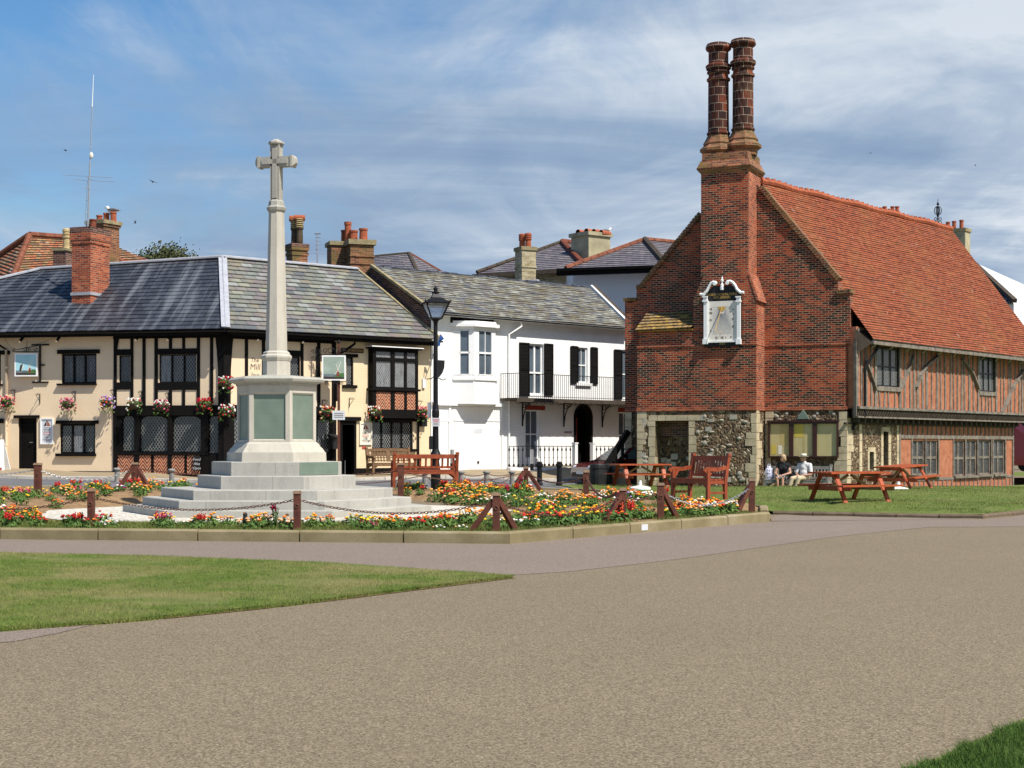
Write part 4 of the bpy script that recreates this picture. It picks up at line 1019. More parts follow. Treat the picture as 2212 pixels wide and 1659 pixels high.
dr = mb.build('door', M['black'], inn); a = r3(1188, 812, 1368, 840); board(IR, dr, (a[0], a[1], z1, a[3]), -.02, .09, 'black', 'lintel')
mb = MB(); mb.tube([IR.pt(u1 - .35, z0 - .1, -.2), IR.pt(u1 - .35, z0 + .6, -.2)], .012, 6); mb.build('door_handle', M['steel'], dr)
a = r3(1336, 1250, 1930, 1290); board(IR, inn, (g_dr[1], REND, ZB, a[3]), 0, .03, 'black', 'black_plinth')
# oriel bay upstairs
oz = r3(1480, 232, 1868, 808, .3); BO = .3
bay = MB(); u0, u1, z0, z1 = oz
bay.fbox(IR, (u0, u1, z0, z0 + .25), -.02, BO); bay.fbox(IR, (u0 - .07, u1 + .07, z0 - .06, z0), -.02, BO + .05)
zc = IR.uzk(3, 1660, 600, BO)[1]; zd = IR.uzk(3, 1660, 748, BO)[1]; ze = IR.uzk(3, 1660, 556, BO)[1]; zf_ = IR.uzk(3, 1660, 338, BO)[1]; zg = IR.uzk(3, 1660, 306, BO)[1]; zh = IR.uzk(3, 1660, 256, BO)[1]
bay.fbox(IR, (u0, u1, zc, ze), -.02, BO); bay.fbox(IR, (u0 - .08, u1 + .08, zc + .05, zc + .13), -.02, BO + .06)
bay.fbox(IR, (u0, u1, zf_, zg), -.02, BO - .003); bay.fbox(IR, (u0, u1, zh, z1), -.02, BO); bay.fbox(IR, (u0 - .12, u1 + .12, z1, z1 + .05), -.02, BO + .13)
cols_ = [(1480, 1508), (1636, 1668), (1752, 1772), (1848, 1868)]
for (x0, x1) in cols_:
    ua, ub = IR.uzk(3, x0, 500, BO)[0], IR.uzk(3, x1, 500, BO)[0]; bay.fbox(IR, (ua, ub, z0, z1), BO - .09, BO + .006)
for sgn, uu in ((0, u0), (1, u1 - .04)): bay.fbox(IR, (uu, uu + .04, z0, z1), -.02, BO - .08)
bw = bay.build('bay_window', M['black'], inn)
m2 = MB(); m2.fbox(IR, (u0 - .15, u1 + .15, z1 + .05, z1 + .085), -.02, BO + .16); m2.build('bay_cornice', M['white'], bw)
for i, (xa, xb) in enumerate(((1508, 1636), (1668, 1752), (1772, 1848))):
    ua, ub = IR.uzk(3, xa, 450, BO)[0], IR.uzk(3, xb, 450, BO)[0]
    m2 = MB(); m2.fquad(IR, (ua, ub, ze, zf_), BO - .05); m2.fquad(IR, (ua, ub, zg, zh), BO - .05); m2.build('pane', M['glass_pale'], bw)
    lattice_mb(IR, (ua, ub, ze, zf_), BO - .042, .09, .14, .01).build('leaded_lattice', M['lead'], bw); lattice_mb(IR, (ua, ub, zg, zh), BO - .042, .09, .14, .01).build('leaded_lattice', M['lead'], bw)
    m2 = MB(); m2.fquad(IR, (ua, ub, zd, zc), BO - .03); m2.build('herringbone_panel', M['herring'], bw)
mb = MB(); ud = IR.uzk(3, 1860, 1000)[0]; mb.tube([IR.pt(ud, .3, .07), IR.pt(ud, z0 - .1, .07)], .04, 8)
ua = IR.uzk(3, 1270, 150)[0]; mb.tube([IR.pt(ua, H1 + .02, .4), IR.pt(ua, H1 - .15, .4), IR.pt(ua - .3, H1 - .45, .07), IR.pt(uT + .05, H1 - .55, .07), IR.pt(uT + .05, 3.2, .07)], .045, 8); mb.build('downpipe', M['black'], inn)
# --- roof
OV = .52
RC = P(481, 557, 55.3); RL = P(88, 583, 57.6); RR = P(772, 583, 60.0)
eC = V((C0[0], C0[1], 0)) + (IL.n + IR.n).normalized() * OV * 1.1 + V((0, 0, H1 + .12))
eL = IL.pt(LEAVE - .3, H1 + .1, OV); eR = IR.pt(REND + .12, H1 + .16, OV)
hipL = IL.pt(LEAVE - .3, H1 + .1, OV)
RLw = RL
rmb = MB(); rmb.courses(eL, eC, RLw, RC, 19, .022, 0); rmb.courses(hipL, eL, RLw + V((-.05, .3, 0)), RLw, 19, .022, 0)
lb = IL.pt(LEAVE - .3, H1 + .1, -7.5); rmb.face([hipL, RLw, lb])
bL = V((RLw.x - 3, RLw.y + 4, H1)); bC = V((RC.x + 1, RC.y + 4.2, H1)); rmb.face([RLw, RC, bC, bL])
roof = rmb.build('roof', M['slate_dark'], inn)
rmb = MB(); rmb.courses(eC, eR, RC, RR, 17, .025, 0, wob=.006)
bR = IR.pt(REND + .1, H1, -7.5); rmb.face([RC, RR, bR, bC]); rf2 = rmb.build('roof', M['slate_mix'], inn)
rf2['label'] = 'mixed green and purple slate roof slope facing right'
mb = MB(); up = V((0, 0, .035))
for a, b, wd in ((RL, RC, .26), (RC, RR, .26), (hipL, RL, .24)):
    mb.beam(a + up, b + up, wd, .05, up=(0, 0, 1)); mb.tube([a + up * 1.8, b + up * 1.8], .05, 8)
mb.beam(eC + up + V((0, -.02, .02)), RC + up, .3, .04, up=(IL.n + IR.n).normalized()); mb.tube([eC + up * 2, RC + up * 2], .035, 8)
mb.build('lead_ridge', M['flash'], inn)
mb = MB(); gutter(mb, eL + IL.n * .06 - V((0, 0, .05)), eC + IL.n * .06 - V((0, 0, .05))); gutter(mb, eC + IR.n * .06 - V((0, 0, .05)), eR + IR.n * .06 - V((0, 0, .05)))
mb.build('gutter', M['iron'], inn)
mb = MB()
for fac, ua, ub in ((IL, LEAVE, 0), (IR, 0, REND)): mb.fbox(fac, (ua, ub, H1 - .02, H1 + .06), -.02, OV - .04); mb.fbox(fac, (ua, ub, H1 - .08, H1 + .07), OV - .04, OV - .015)
mb.build('eaves_soffit', M['black'], inn)
mb = MB(); mb.beam(eR + V((0, 0, .02)), RR + V((0, 0, .02)), .14, .08, up=(0, 0, 1)); mb.build('verge', M['stone_cap'], inn)
mb = MB(); mb.face([IR.pt(REND, ZB, 0), IR.pt(REND, ZB, -7), IR.pt(REND, H1 + .2, -7), RR + IR.t * 0, IR.pt(REND, H1 + .2, 0)]); mb.face([IL.pt(LEAVE, ZB, 0), IL.pt(LEAVE, ZB, -7), IL.pt(LEAVE, H1, -7), IL.pt(LEAVE, H1, 0)])
mb.face([IR.pt(REND, ZB, -7), IL.pt(LEAVE, ZB, -7), IL.pt(LEAVE, H1, -7), IR.pt(REND, H1, -7)]); mb.build('wall', M['brick_dark'], inn)
# chimneys of the inn
def zat(y, d): return EYE - (y - HY) / F * d
d1 = 54.3; cc = P(191, 560, d1)
ch, R = stack(inn, (cc.x, cc.y + .3), .78, 1.15, zat(690, d1), zat(504, d1), -20, 'brick_red', 'brick_dark', .2, [(zat(528, d1), zat(520, d1), .03), (zat(520, d1), zat(504, d1), .05)], .05)
m2 = MB(); chimney_pot(m2, (cc.x + .08, cc.y + .3, zat(493, d1)), .36, .12); m2.build('chimney_pot', M['terra_dark'], ch)
m2 = MB(); R0 = Matrix.Rotation(math.radians(-20), 3, 'Z'); m2.box((cc.x, cc.y + .3, zat(636, d1)), (.85, 1.22, .1), M=R0); m2.build('flashing', M['flash'], ch)
d2 = 58.2; cc2 = P(640, 560, d2)
ch, R = stack(inn, (cc2.x, cc2.y + .2), .62, .62, zat(650, d2), zat(534, d2), 30, 'brick_moss', 'brick_dark', .14, [(zat(552, d2), zat(545, d2), .03), (zat(541, d2), zat(533, d2), .05)], .05)
for dx, dy in ((-.12, .18), (.1, -.02)):
    m2 = MB(); c = V((cc2.x + dx, cc2.y + .2 + dy, zat(526, d2))); chimney_pot(m2, c, .95, .135, 0, 12, 'louvre')
    for kk in range(5): m2.lathe(c, [(.15, .62 + kk * .075), (.17, .64 + kk * .075), (.15, .66 + kk * .075)], 12, 1)
    m2.tube([c + V((-.2, -.04, 1.0)), c + V((.2, .04, 1.0))], .115, 10, 2); m2.build('chimney_pot', [M['bark'], M['buff'], M['terra']], ch)
m2 = MB(); m2.box((cc2.x, cc2.y + .2, zat(640, d2)), (.74, .74, .2), rz=.5); m2.build('flashing', M['flash'], ch)
# --- lettering painted on the wall
a = IR.uz(550, 778); text_obj('painted_name', 'The', IR, a[0], a[1], .21, .004, M['ink'], inn, font_shear=.1)
a = IR.uz(551, 793); text_obj('painted_name', 'Mill', IR, a[0], a[1], .29, .004, M['ink'], inn, font_shear=.1)
a = IR.uz(551, 811); text_obj('painted_name', 'Inn', IR, a[0], a[1], .27, .004, M['ink'], inn, font_shear=.1)
# --- spotlights under the eaves
for fac, k, x, y in ((IL, 2, 178, 165), (IL, 2, 493, 160), (IL, 2, 1172, 150), (IL, 2, 1445, 148), (IR, 3, 485, 150), (IR, 3, 872, 170)):
    uu, z = fac.uzk(k, x, y, .2); m2 = MB(); m2.tube([fac.pt(uu + .03, z + .16, .1), fac.pt(uu, z, .24)], .05, 8); m2.tube([fac.pt(uu, z, .24), fac.pt(uu - .005, z - .02, .27)], .045, 8, 1); m2.build('spotlight', [M['iron'], M['chrome']], inn)
m2 = MB(); m2.fbox(IL, r2(660, 178, 695, 205), 0, .012); m2.build('air_vent', M['cream'], inn)

# ---- things fixed to or hung on the inn
def hanging_basket(c, hue, label, n=46, rr=.24, drop=.35):
    t = thing('hanging_basket', label, 'flower basket', c, 'hanging flower baskets on the inn'); c = V(c)
    m2 = MB(); m2.lathe(c, [(.03, -.17), (.12, -.14), (.19, -.06), (.21, .02), (.05, .05)], 12); m2.build('basket', M['bark'], t)
    m2 = MB(); r = random.Random(hash(label) % 9999); r = random.Random(len(label) * 31 + int(c.x * 50))
    for i in range(130):
        a = r.uniform(0, 2 * pi); q = rr * math.sqrt(r.random()); p = c + V((q * math.cos(a), q * math.sin(a), .04 + r.uniform(0, .14) * (1.1 - q / rr)))
        if r.random() < .4: q = rr * r.uniform(.8, 1.15); p = c + V((q * math.cos(a), q * math.sin(a), r.uniform(-drop, .05)))
        s = r.uniform(.03, .055); u = V((r.uniform(-1, 1), r.uniform(-1, 1), r.uniform(-.6, 1))).normalized(); v = u.orthogonal().normalized() * s; w2 = u.cross(v)
        m2.face([p - v, p - w2 * .6, p + v, p + w2 * .6])
    m2.build('foliage', M['leaf'], t)
    m2 = MB(); mats = [M['fl_' + h] for h in hue]
    for i in range(n):
        a = r.uniform(0, 2 * pi); q = rr * math.sqrt(r.random()) * 1.1; p = c + V((q * math.cos(a), q * math.sin(a), .09 + r.uniform(0, .13)))
        if r.random() < .35: q = rr * 1.1; p = c + V((q * math.cos(a), q * math.sin(a), r.uniform(-drop * .6, .1)))
        m2.ball(p, r.uniform(.024, .042), 5, 3, r.randrange(len(mats)))
    m2.build('blossoms', mats, t)
    return t
def bracket(fac, u, z, label, reach=.36, h=.3):
    m2 = MB(); c = fac.pt(u, z, .01)
    m2.tube([fac.pt(u, z - h, .02), fac.pt(u, z + .05, .02)], .012, 5); m2.tube([fac.pt(u, z, .02), fac.pt(u, z, reach)], .01, 5); m2.tube([fac.pt(u, z - h * .8, .02), fac.pt(u, z - .02, reach * .8)], .009, 5)
    for s in (.3, .6): 
        m2.tube([fac.pt(u, z + .03 + .03 * math.cos(t), reach * s + .03 * math.sin(t)) for t in [j * pi / 3 for j in range(6)]], .006, 4, closed=True)
    o = m2.build('basket_bracket', M['iron'], None, loc=c); return tag(o, label, 'bracket', 'iron basket brackets on the inn')
BK = [(IL, 2, 60, 690, ['pink', 'peach', 'crimson'], 'pink and green hanging basket beside the cream downpipe at the left of the inn'),
      (IL, 2, 582, 705, ['pink', 'pink', 'magenta'], 'bright pink hanging basket between the two left inn windows'),
      (IL, 2, 915, 690, ['scarlet', 'white', 'mauve', 'mauve'], 'red and mauve hanging basket where cream plaster meets black timber'),
      (IL, 2, 1155, 705, ['white', 'red', 'white'], 'leafy hanging basket with few white flowers below the narrow timber window'),
      (IL, 2, 1385, 720, ['pink', 'white', 'magenta'], 'trailing green and pink hanging basket below the big timber window'),
      (IL, 2, 1755, 705, ['red', 'red', 'crimson'], 'red hanging basket just left of the inn corner post'),
      (IR, 3, 215, 520, ['crimson', 'white', 'red'], 'upper red and white basket hung on the inn corner post'),
      (IR, 3, 225, 760, ['white', 'red', 'white', 'crimson'], 'lower white and red basket on the inn corner above the dark window'),
      (IR, 3, 1090, 775, ['red', 'peach', 'white'], 'green hanging basket with red flowers right of the memorial plinth'),
      (IR, 3, 1500, 775, ['scarlet', 'white', 'white', 'scarlet'], 'red and white basket under the left edge of the bay window'),
      (IR, 3, 1908, 775, ['scarlet', 'red', 'pink'], 'red geranium basket under the right edge of the bay window')]
for i, (fac, k, x, y, hue, lab) in enumerate(BK):
    uu, z = fac.uzk(k, x, y, .34)
    hanging_basket(fac.pt(uu, z, .34), hue, lab, 30 if 'few' in lab else 46)
    if i not in (6, 7): bracket(fac, uu + (.12 if fac is IL else .0), z + .42, 'small black iron bracket above the ' + lab.split(' hanging')[0].split(' basket')[0] + ' basket')
    m2 = None
for (fac, k, x, y, lab) in ((IL, 2, 345, 625, 'empty black iron bracket above the cream downpipe door of the inn'), (IR, 3, 1275, 660, 'empty black bracket on cream brick above the dark inn doorway')):
    uu, z = fac.uzk(k, x, y); bracket(fac, uu, z, lab)
# menu boards
def menu_board(fac, r, label, fr, face, dark):
    t = thing('menu_board', label, 'menu board', fac.pt((r[0] + r[1]) / 2, r[2], .03), 'framed menu boards on the inn'); u0, u1, z0, z1 = r
    m2 = MB(); b = .045
    m2.fbox(fac, (u0, u0 + b, z0, z1), 0.005, .06); m2.fbox(fac, (u1 - b, u1, z0, z1), 0.005, .06); m2.fbox(fac, (u0 + b, u1 - b, z0, z0 + b), 0.005, .058); m2.fbox(fac, (u0 + b, u1 - b, z1 - b, z1), 0.005, .058); m2.build('frame', M[fr], t)
    m2 = MB(); m2.fbox(fac, (u0 + b, u1 - b, z0 + b, z1 - b), .005, .03); m2.build('card', M[face], t)
    um = (u0 + u1) / 2; H = z1 - z0; zt = z1 - .13 * H
    m2 = MB(); m2.face([fac.pt(um - .12, zt - .17 * H, .034), fac.pt(um - .02, zt - .17 * H, .034), fac.pt(um + .0, zt + .05 * H, .034)]); m2.face([fac.pt(um + .0, zt - .17 * H, .034), fac.pt(um + .13, zt - .17 * H, .034), fac.pt(um + .02, zt + .05 * H, .034)], 1); m2.build('boat_emblem', [M['sail'], M['terra']], t)
    m2 = MB(); rr = random.Random(3)
    for i in range(9):
        z = z0 + H * (.62 - i * .062); ww = (u1 - u0) * rr.uniform(.2, .33); m2.fquad(fac, (um - ww, um + ww, z, z + .016), .033, 1 if i in (3, 4) else 0)
    m2.build('print_lines', [M['ink'], M['ink_red']], t); return t
menu_board(IL, r2(350, 822, 462, 1047), 'tall white framed menu board with a boat emblem beside the left inn door', 'white', 'board_pale', 0)
menu_board(IR, r3(1360, 862, 1466, 1052), 'cream framed menu board with a boat emblem right of the dark inn doorway', 'board_cream', 'board_cream', 0)
a = r3(1386, 1068, 1420, 1086); m2 = MB(); m2.fbox(IR, a, .004, .02); o = m2.build('plaque', M['ink_red'], None, loc=IR.pt(a[0], a[2], 0)); tag(o, 'small red plaque on cream wall under the cream menu board', 'plaque')
# street name plate
a = r3(1205, 224, 1396, 262); t = thing('street_sign', 'dark narrow street name plate reading MARKET CROSS PLACE under the inn eaves', 'street sign', IR.pt(a[0], a[2], 0))
m2 = MB(); m2.fbox(IR, a, .004, .03); m2.build('plate', M['wood_mahog'], t); text_obj('lettering', 'MARKET CROSS PLACE', IR, (a[0] + a[1]) / 2, (a[2] + a[3]) / 2, .105, .034, M['gold'], t, sx=.80)
# hanging painted sign on the long front
u0, u1, z0, z1 = r2(150, 265, 336, 464, .25); up_ = IL.uzk(2, 344, 350, .05)[0]
t = thing('pub_sign', 'square painted sign of a boat and windmill bracketed on the left inn wall', 'pub sign', IL.pt(up_, z0, .05), 'painted inn signs')
SG = Fac((IL.pt(up_, 0, .14).x, IL.pt(up_, 0, .14).y), -5.0); L_ = .86; b = .05; hz = z1 - z0
def signface(fac, t, a, b_, z0, z1, sky_, o=0.0, boat=True):
    m2 = MB(); m2.fbox(fac, (a, b_, z0, z1), -.03 + o, .03 + o); m2.build('frame', M['white'], t)
    a2, b2, c2, d2 = a + .05, b_ - .05, z0 + .05, z1 - .05; W, H = b2 - a2, d2 - c2
    pt = lambda x, y, e=.0: fac.pt(a2 + W * x, c2 + H * y, .034 + o + e)
    m2 = MB(); m2.face([pt(0, .22), pt(1, .22), pt(1, 1), pt(0, 1)], 0); m2.face([pt(0, .1), pt(1, .1), pt(1, .22), pt(0, .22)], 2); m2.face([pt(0, 0), pt(1, 0), pt(1, .1), pt(0, .1)], 4)
    m2.face([pt(.55, .08, .002), pt(1, .08, .002), pt(1, .26, .002), pt(.82, .27, .002), pt(.6, .17, .002)], 1)
    m2.face([pt(.62, .12, .004), pt(.76, .12, .004), pt(.73, .38, .004), pt(.68, .42, .004), pt(.65, .36, .004)], 3)
    for (x0, y0, x1, y1) in ((.69, .38, .55, .2), (.69, .38, .83, .75), (.69, .38, .62, .66), (.69, .38, .86, .28)):
        d = V((x1 - x0, y1 - y0)).normalized(); n_ = V((-d.y, d.x)) * .012; m2.face([pt(x0 - n_.x, y0 - n_.y, .005), pt(x1 - n_.x, y1 - n_.y, .005), pt(x1 + n_.x, y1 + n_.y, .005), pt(x0 + n_.x, y0 + n_.y, .005)], 5)
    if boat: m2.face([pt(.17, .2, .004), pt(.27, .2, .004), pt(.35, .55, .004), pt(.22, .48, .004)], 4); m2.face([pt(.28, .2, .004), pt(.36, .52, .004), pt(.4, .5, .004), pt(.3, .2, .004)], 5)
    m2.build('painting', [M[sky_], M['paint_green'], M['paint_sea'], M['sail_red'], M['sail'], M['board_cream']], t)
signface(SG, t, -L_, -.04, z0, z1, 'paint_sky')
m2 = MB(); p0 = IL.pt(up_, 0, .05)
m2.beam(p0 + V((0, 0, z0 - .2)), p0 + V((0, 0, z1 + .3)), .05, .05, up=IL.n)
for z, e in ((z1 + .3, .32), (z0 - .2, .3), ((z0 + z1) / 2, .16)): m2.fbox(IL, (up_ - (e if z != (z0 + z1) / 2 else 0), up_ + e, z - .025, z + .025), .01, .06)
m2.beam(SG.pt(0, z1 + .06, 0), SG.pt(-L_ - .1, z1 + .06, 0), .025, .025); m2.beam(SG.pt(0, z1 + .27, 0), SG.pt(-L_ - .1, z1 + .1, 0), .02, .02)
def scroll(mb, fac, u, z, r, o, sg=1, rad=.01, turns=1.4):
    mb.tube([fac.pt(u + sg * r * (1 - i / 22) * math.cos(i * turns * 2 * pi / 18), z + r * (1 - i / 22) * math.sin(i * turns * 2 * pi / 18), o) for i in range(18)], rad, 4)
for (uu, r_) in ((-L_ - .06, .07), (-L_ * .55, .09), (-L_ * .45, .09), (-.12, .08)): scroll(m2, SG, uu, z1 + .13, r_, 0)
m2.tube([SG.pt(-L_ * .5, z1 + .08, 0), SG.pt(-L_ * .5, z1 + .42, 0)], .008, 4); m2.tube([SG.pt(-L_ - .1, z1 + .12, 0), IL.pt(up_ - 1.25, H1, .3)], .005, 4); m2.tube([SG.pt(-.1, z1 + .3, 0), IL.pt(up_ + .75, H1 - .05, .3)], .005, 4)
m2.build('iron_bracket', M['iron'], t)
# post-mounted sign in front of the short front
dpost = 54.2; base = at(731.8, dpost); t = thing('pub_sign', 'painted windmill sign hung from a tall dark wooden post by the inn doorway', 'pub sign', base, 'painted inn signs')
PS = Fac((base.x, base.y), 4); zt = zat(742, dpost)
m2 = MB(); m2.beam(base - V((0, 0, .4)), base + V((0, 0, zt - base.z)), .085, .085); m2.build('post', M['wood_post'], t)
a0 = PS.uz(696, 796)[0]; a1 = PS.uz(747, 796)[0]; z0 = PS.uz(720, 822)[1]; z1 = PS.uz(720, 768)[1]
signface(PS, t, a0, a1, z0, z1, 'paint_sky2', .09, False)
m2 = MB(); m2.beam(PS.pt(a0 - .2, z1 + .04, .09), PS.pt(a1 + .02, z1 + .04, .09), .03, .03); m2.beam(PS.pt(a0 - .02, z0 - .04, .09), PS.pt(a1 + .02, z0 - .04, .09), .025, .025); m2.beam(PS.pt(a0 - .2, z0 - .1, .09), PS.pt(a0 - .2, z1 + .3, .09), .045, .045)
for zz_ in (z1 + .12, z1 - .12, z0 + .05): scroll(m2, PS, a0 - .11, zz_, .09, .09, 1, .012); scroll(m2, PS, a0 - .29, zz_, .09, .09, -1, .012)
for uu, r_ in ((a0 + .12, .1), (a0 + .3, .13), (a1 - .3, .12), (a1 - .1, .09)): scroll(m2, PS, uu, z1 + .16, r_, .09, 1, .012)
m2.ball(PS.pt(0, zt + .05, .0), .07, 8, 6)
for uu, r_ in ((a0 + .15, .06), (a0 + .4, .07), (a1 - .15, .06)): scroll(m2, PS, uu, z0 - .11, r_, .09)
m2.build('iron_bracket', M['iron'], t)
m2 = MB(); m2.fbox(PS, (-.22, .22, zat(907, dpost), zat(887, dpost)), .05, .08); m2.build('notice', M['board_pale'], t)
m2 = MB(); [m2.fquad(PS, (-.16, .16, zat(891 + 4 * i, dpost) - .05, zat(891 + 4 * i, dpost) - .025), .083) for i in range(3)]; m2.build('notice_lines', M['ink'], t)
# wall post box, lamp, small flag on a pole
a = r3(1118, 990, 1176, 1088, .2); m2 = MB(); m2.fbox(IR, a, .05, .3); u0, u1, z0, z1 = a
m2.prism([IR.pt(u0 - .03, z1, .03), IR.pt(u0 - .03, z1, .34), IR.pt(u0 - .03, z1 + .13, .05)], IR.t * (u1 - u0 + .06)); m2.fbox(IR, (u0 + .05, u1 - .05, z1 - .12, z1 - .09), .3, .306)
o = m2.build('letter_box', M['black_plastic'], None, loc=IR.pt(u0, z0, .1)); tag(o, 'dark wall mounted box left of the dark inn doorway', 'letter box')
pB = IR.pt(*IR.uz(915, 822), .06); pT = P(951.5, 722, 56.9); t = thing('flag_pole', 'slim angled pole with furled blue flag on the right end of the inn', 'flag', pB)
m2 = MB(); m2.tube([pB, pT], .018, 6); m2.build('pole', M['steel'], t)
m2 = MB(); d_ = (pT - pB)
fl = [(.72, .0), (.78, .1), (.86, .06), (.93, .16), (.99, .02)]; r = random.Random(2)
for (f0, s0), (f1, s1) in zip(fl, fl[1:]): m2.hexa([pB + d_ * f0 + V((s, oy, -.25 * s)) for s, oy in ((.01, 0), (.02 + s0, .02), (.02 + s0, .05), (.01, .04))] + [pB + d_ * f1 + V((s, oy, -.25 * s)) for s, oy in ((.01, 0), (.02 + s1, .02), (.02 + s1, .05), (.01, .04))])
m2.build('flag', M['flag_blue'], t)
m2 = MB(); m2.fbox(IR, (IR.uz(911, 826)[0], IR.uz(917, 826)[0], zat(838, 57.5), zat(818, 57.5)), .01, .08); m2.build('pole_socket', M['white'], t)
a = r3(1878, 820, 1924, 895); m2 = MB(); m2.fbox(IR, a, .01, .16); u0, u1, z0, z1 = a; m2.fbox(IR, (u0 - .02, u1 + .02, z1, z1 + .03), .01, .18); m2.fbox(IR, (u0 + .03, u1 - .03, z0 + .05, z1 - .07), .16, .166)
o = m2.build('wall_box', M['black_plastic'], None, loc=IR.pt(u0, z0, 0)); tag(o, 'dark grey wall box under the red geranium basket', 'wall box')
# chalk board propped on the corner
a = r2(1657, 1150, 1716, 1272, .1); t = thing('chalk_board', 'small black chalk board leaning on herringbone brick at the inn corner', 'chalk board', IL.pt(a[0], a[2], .1)); m2 = MB(); m2.fbox(IL, a, .05, .085); m2.build('board', M['black_plastic'], t)
for i, tx in enumerate(('Food', 'Ales', 'Open')): text_obj('chalk_writing', tx, IL, (a[0] + a[1]) / 2, a[3] - .11 - i * .15, .13, .09, M['chalk'], t, font_shear=.2)
# white A board at the left edge of the frame
pA = at(4, 51.6); t = thing('pavement_sign', 'white folding pavement sign at the left edge by the inn', 'pavement sign', pA); m2 = MB(); AF = Fac((pA.x, pA.y), -10)
for s in (-1, 1): m2.hexa([AF.pt(-.35, pA.z, .26 * s), AF.pt(.22, pA.z, .26 * s), AF.pt(.06, pA.z + 1.15, .02 * s), AF.pt(-.25, pA.z + 1.15, .02 * s), AF.pt(-.35, pA.z, .22 * s), AF.pt(.22, pA.z, .22 * s), AF.pt(.06, pA.z + 1.15, .0), AF.pt(-.25, pA.z + 1.15, .0)])
m2.build('panel', M['white'], t); m2 = MB(); m2.hexa([AF.pt(-.3, pA.z + .03, .262), AF.pt(.12, pA.z + .03, .262), AF.pt(.12, pA.z + .2, .23), AF.pt(-.3, pA.z + .2, .23), AF.pt(-.3, pA.z + .03, .25), AF.pt(.12, pA.z + .03, .25), AF.pt(.12, pA.z + .2, .22), AF.pt(-.3, pA.z + .2, .22)]); m2.build('foot_panel', M['red_lintel'], t)
# aerial mast lashed to the left chimney
b0 = P(189, 476, d1 - .1); tp = P(202, 161, d1 - .1); t = thing('aerial_mast', 'tall thin radio mast lashed to the left brick chimney of the inn', 'aerial', P(190, 640, d1 - .1)); m2 = MB(); L3 = lambda f: b0.lerp(tp, f)
m2.tube([b0 - V((.0, 0, .5)), L3(.4)], .032, 6); m2.tube([L3(.4), L3(.78)], .018, 6); m2.build('mast', M['steel'], t)
m2 = MB(); m2.tube([L3(.78), L3(1)], [.016, .008], 6); m2.build('whip', M['white'], t)
m2 = MB(); m2.tube([b0 + V((-.09, 0, -.5)), L3(.27) + V((-.06, 0, 0))], .012, 4)
for f in (.05, .14, .22): m2.tube([L3(f) + V((-.1, 0, 0)), L3(f) + V((.03, 0, 0))], .012, 4)
m2.build('stay', M['steel'], t)
m2 = MB(); e = L3(.285); ux = V((1, .25, 0)).normalized()
m2.tube([e - ux * .75 + V((0, -.3, .05)), e + ux * .85 + V((0, -.3, .02))], .007, 4); m2.tube([e - ux * .62 + V((0, .3, .0)), e + ux * .8 + V((0, .3, -.03))], .007, 4); m2.tube([e + V((0, -.35, 0)), e + V((.02, .35, 0))], .009, 4)
m2.tube([L3(.78) - ux * .2, L3(.78) + ux * .18], .004, 4); m2.build('dipole', M['steel'], t)
m2 = MB(); m2.ball(L3(.445) + V((.04, 0, 0)), .1, 8, 6, sq=(.7, .7, 1.2)); m2.build('aerial_box', M['board_cream'], t)
# ================================================================ white house with balcony
REp = IR.pt(REND, 0, 0); WH = Fac((REp.x + .02, REp.y + .02), 44.0)
wh = thing('white_house', 'white painted brick house with black shutters and an iron balcony', 'house', (REp.x, REp.y, .5))
WEND = WH.uz(1353, 720)[0] + 1.2
H2 = 6.55
def r4(x0, y0, x1, y1, o=0.0): return WH.R(4, x0, y0, x1, y1, o)
def r5(x0, y0, x1, y1, o=0.0): return WH.R(5, x0, y0, x1, y1, o)
f_d = r4(975, 1108, 1100, 1545); f_w = r4(1395, 1140, 1478, 1442); f_r = r4(1772, 1160, 1870, 1580)
b_w = r5(946, 446, 1066, 862); b_r = r5(1746, 465, 1860, 860); a_d = r5(1372, 470, 1504, 900)
a_d = (a_d[0], a_d[1], .6, a_d[3])
uar, rad = (a_d[0] + a_d[1]) / 2, (a_d[1] - a_d[0]) / 2
zar = WH.uzk(5, 1438, 415)[1] - rad
a_h = (a_d[0], a_d[1], .55, zar + rad)
u_g = WH.uzk(5, 770, 700)[0]
mb = MB(); holes_wall(mb, WH, (u_g, WEND, ZB, H2 + .2), [f_d, f_w, f_r, b_w, b_r, a_h], 0, .16); mb.build('wall', M['brick_white'], wh)
mb = MB(); holes_wall(mb, WH, (0, u_g, ZB, H2 + .2), [], 0); mb.build('wall', M['brick_white'], wh)
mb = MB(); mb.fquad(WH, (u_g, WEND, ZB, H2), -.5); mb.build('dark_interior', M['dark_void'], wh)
# arched head of the doorway
mb = MB(); ns = 10
for sg in (1, -1):
    pts = [WH.pt(uar + sg * rad, zar + rad, 0)] + [WH.pt(uar + sg * rad * math.cos(t * pi / 2 / ns), zar + rad * math.sin(t * pi / 2 / ns), 0) for t in range(ns + 1)]
    mb.face(pts)
mb.build('arch_spandrel', M['brick_white'], wh)
mb = MB()
for t in range(2 * ns):
    a, b = pi * t / (2 * ns), pi * (t + 1) / (2 * ns); q = lambda r_, an, o: WH.pt(uar + r_ * math.cos(an), zar + r_ * math.sin(an), o)
    mb.hexa([q(rad - .03, a, .05), q(rad + .09, a, .05), q(rad + .09, b, .05), q(rad - .03, b, .05), q(rad - .03, a, -.3), q(rad + .09, a, -.02), q(rad + .09, b, -.02), q(rad - .03, b, -.3)])
for sg in (-1, 1):
    a, b = sorted((uar + sg * (rad - .03), uar + sg * (rad + .09))); mb.fbox(WH, (a, b, .3, zar), -.3, .05)
ad = mb.build('arched_door_surround', M['black'], wh)
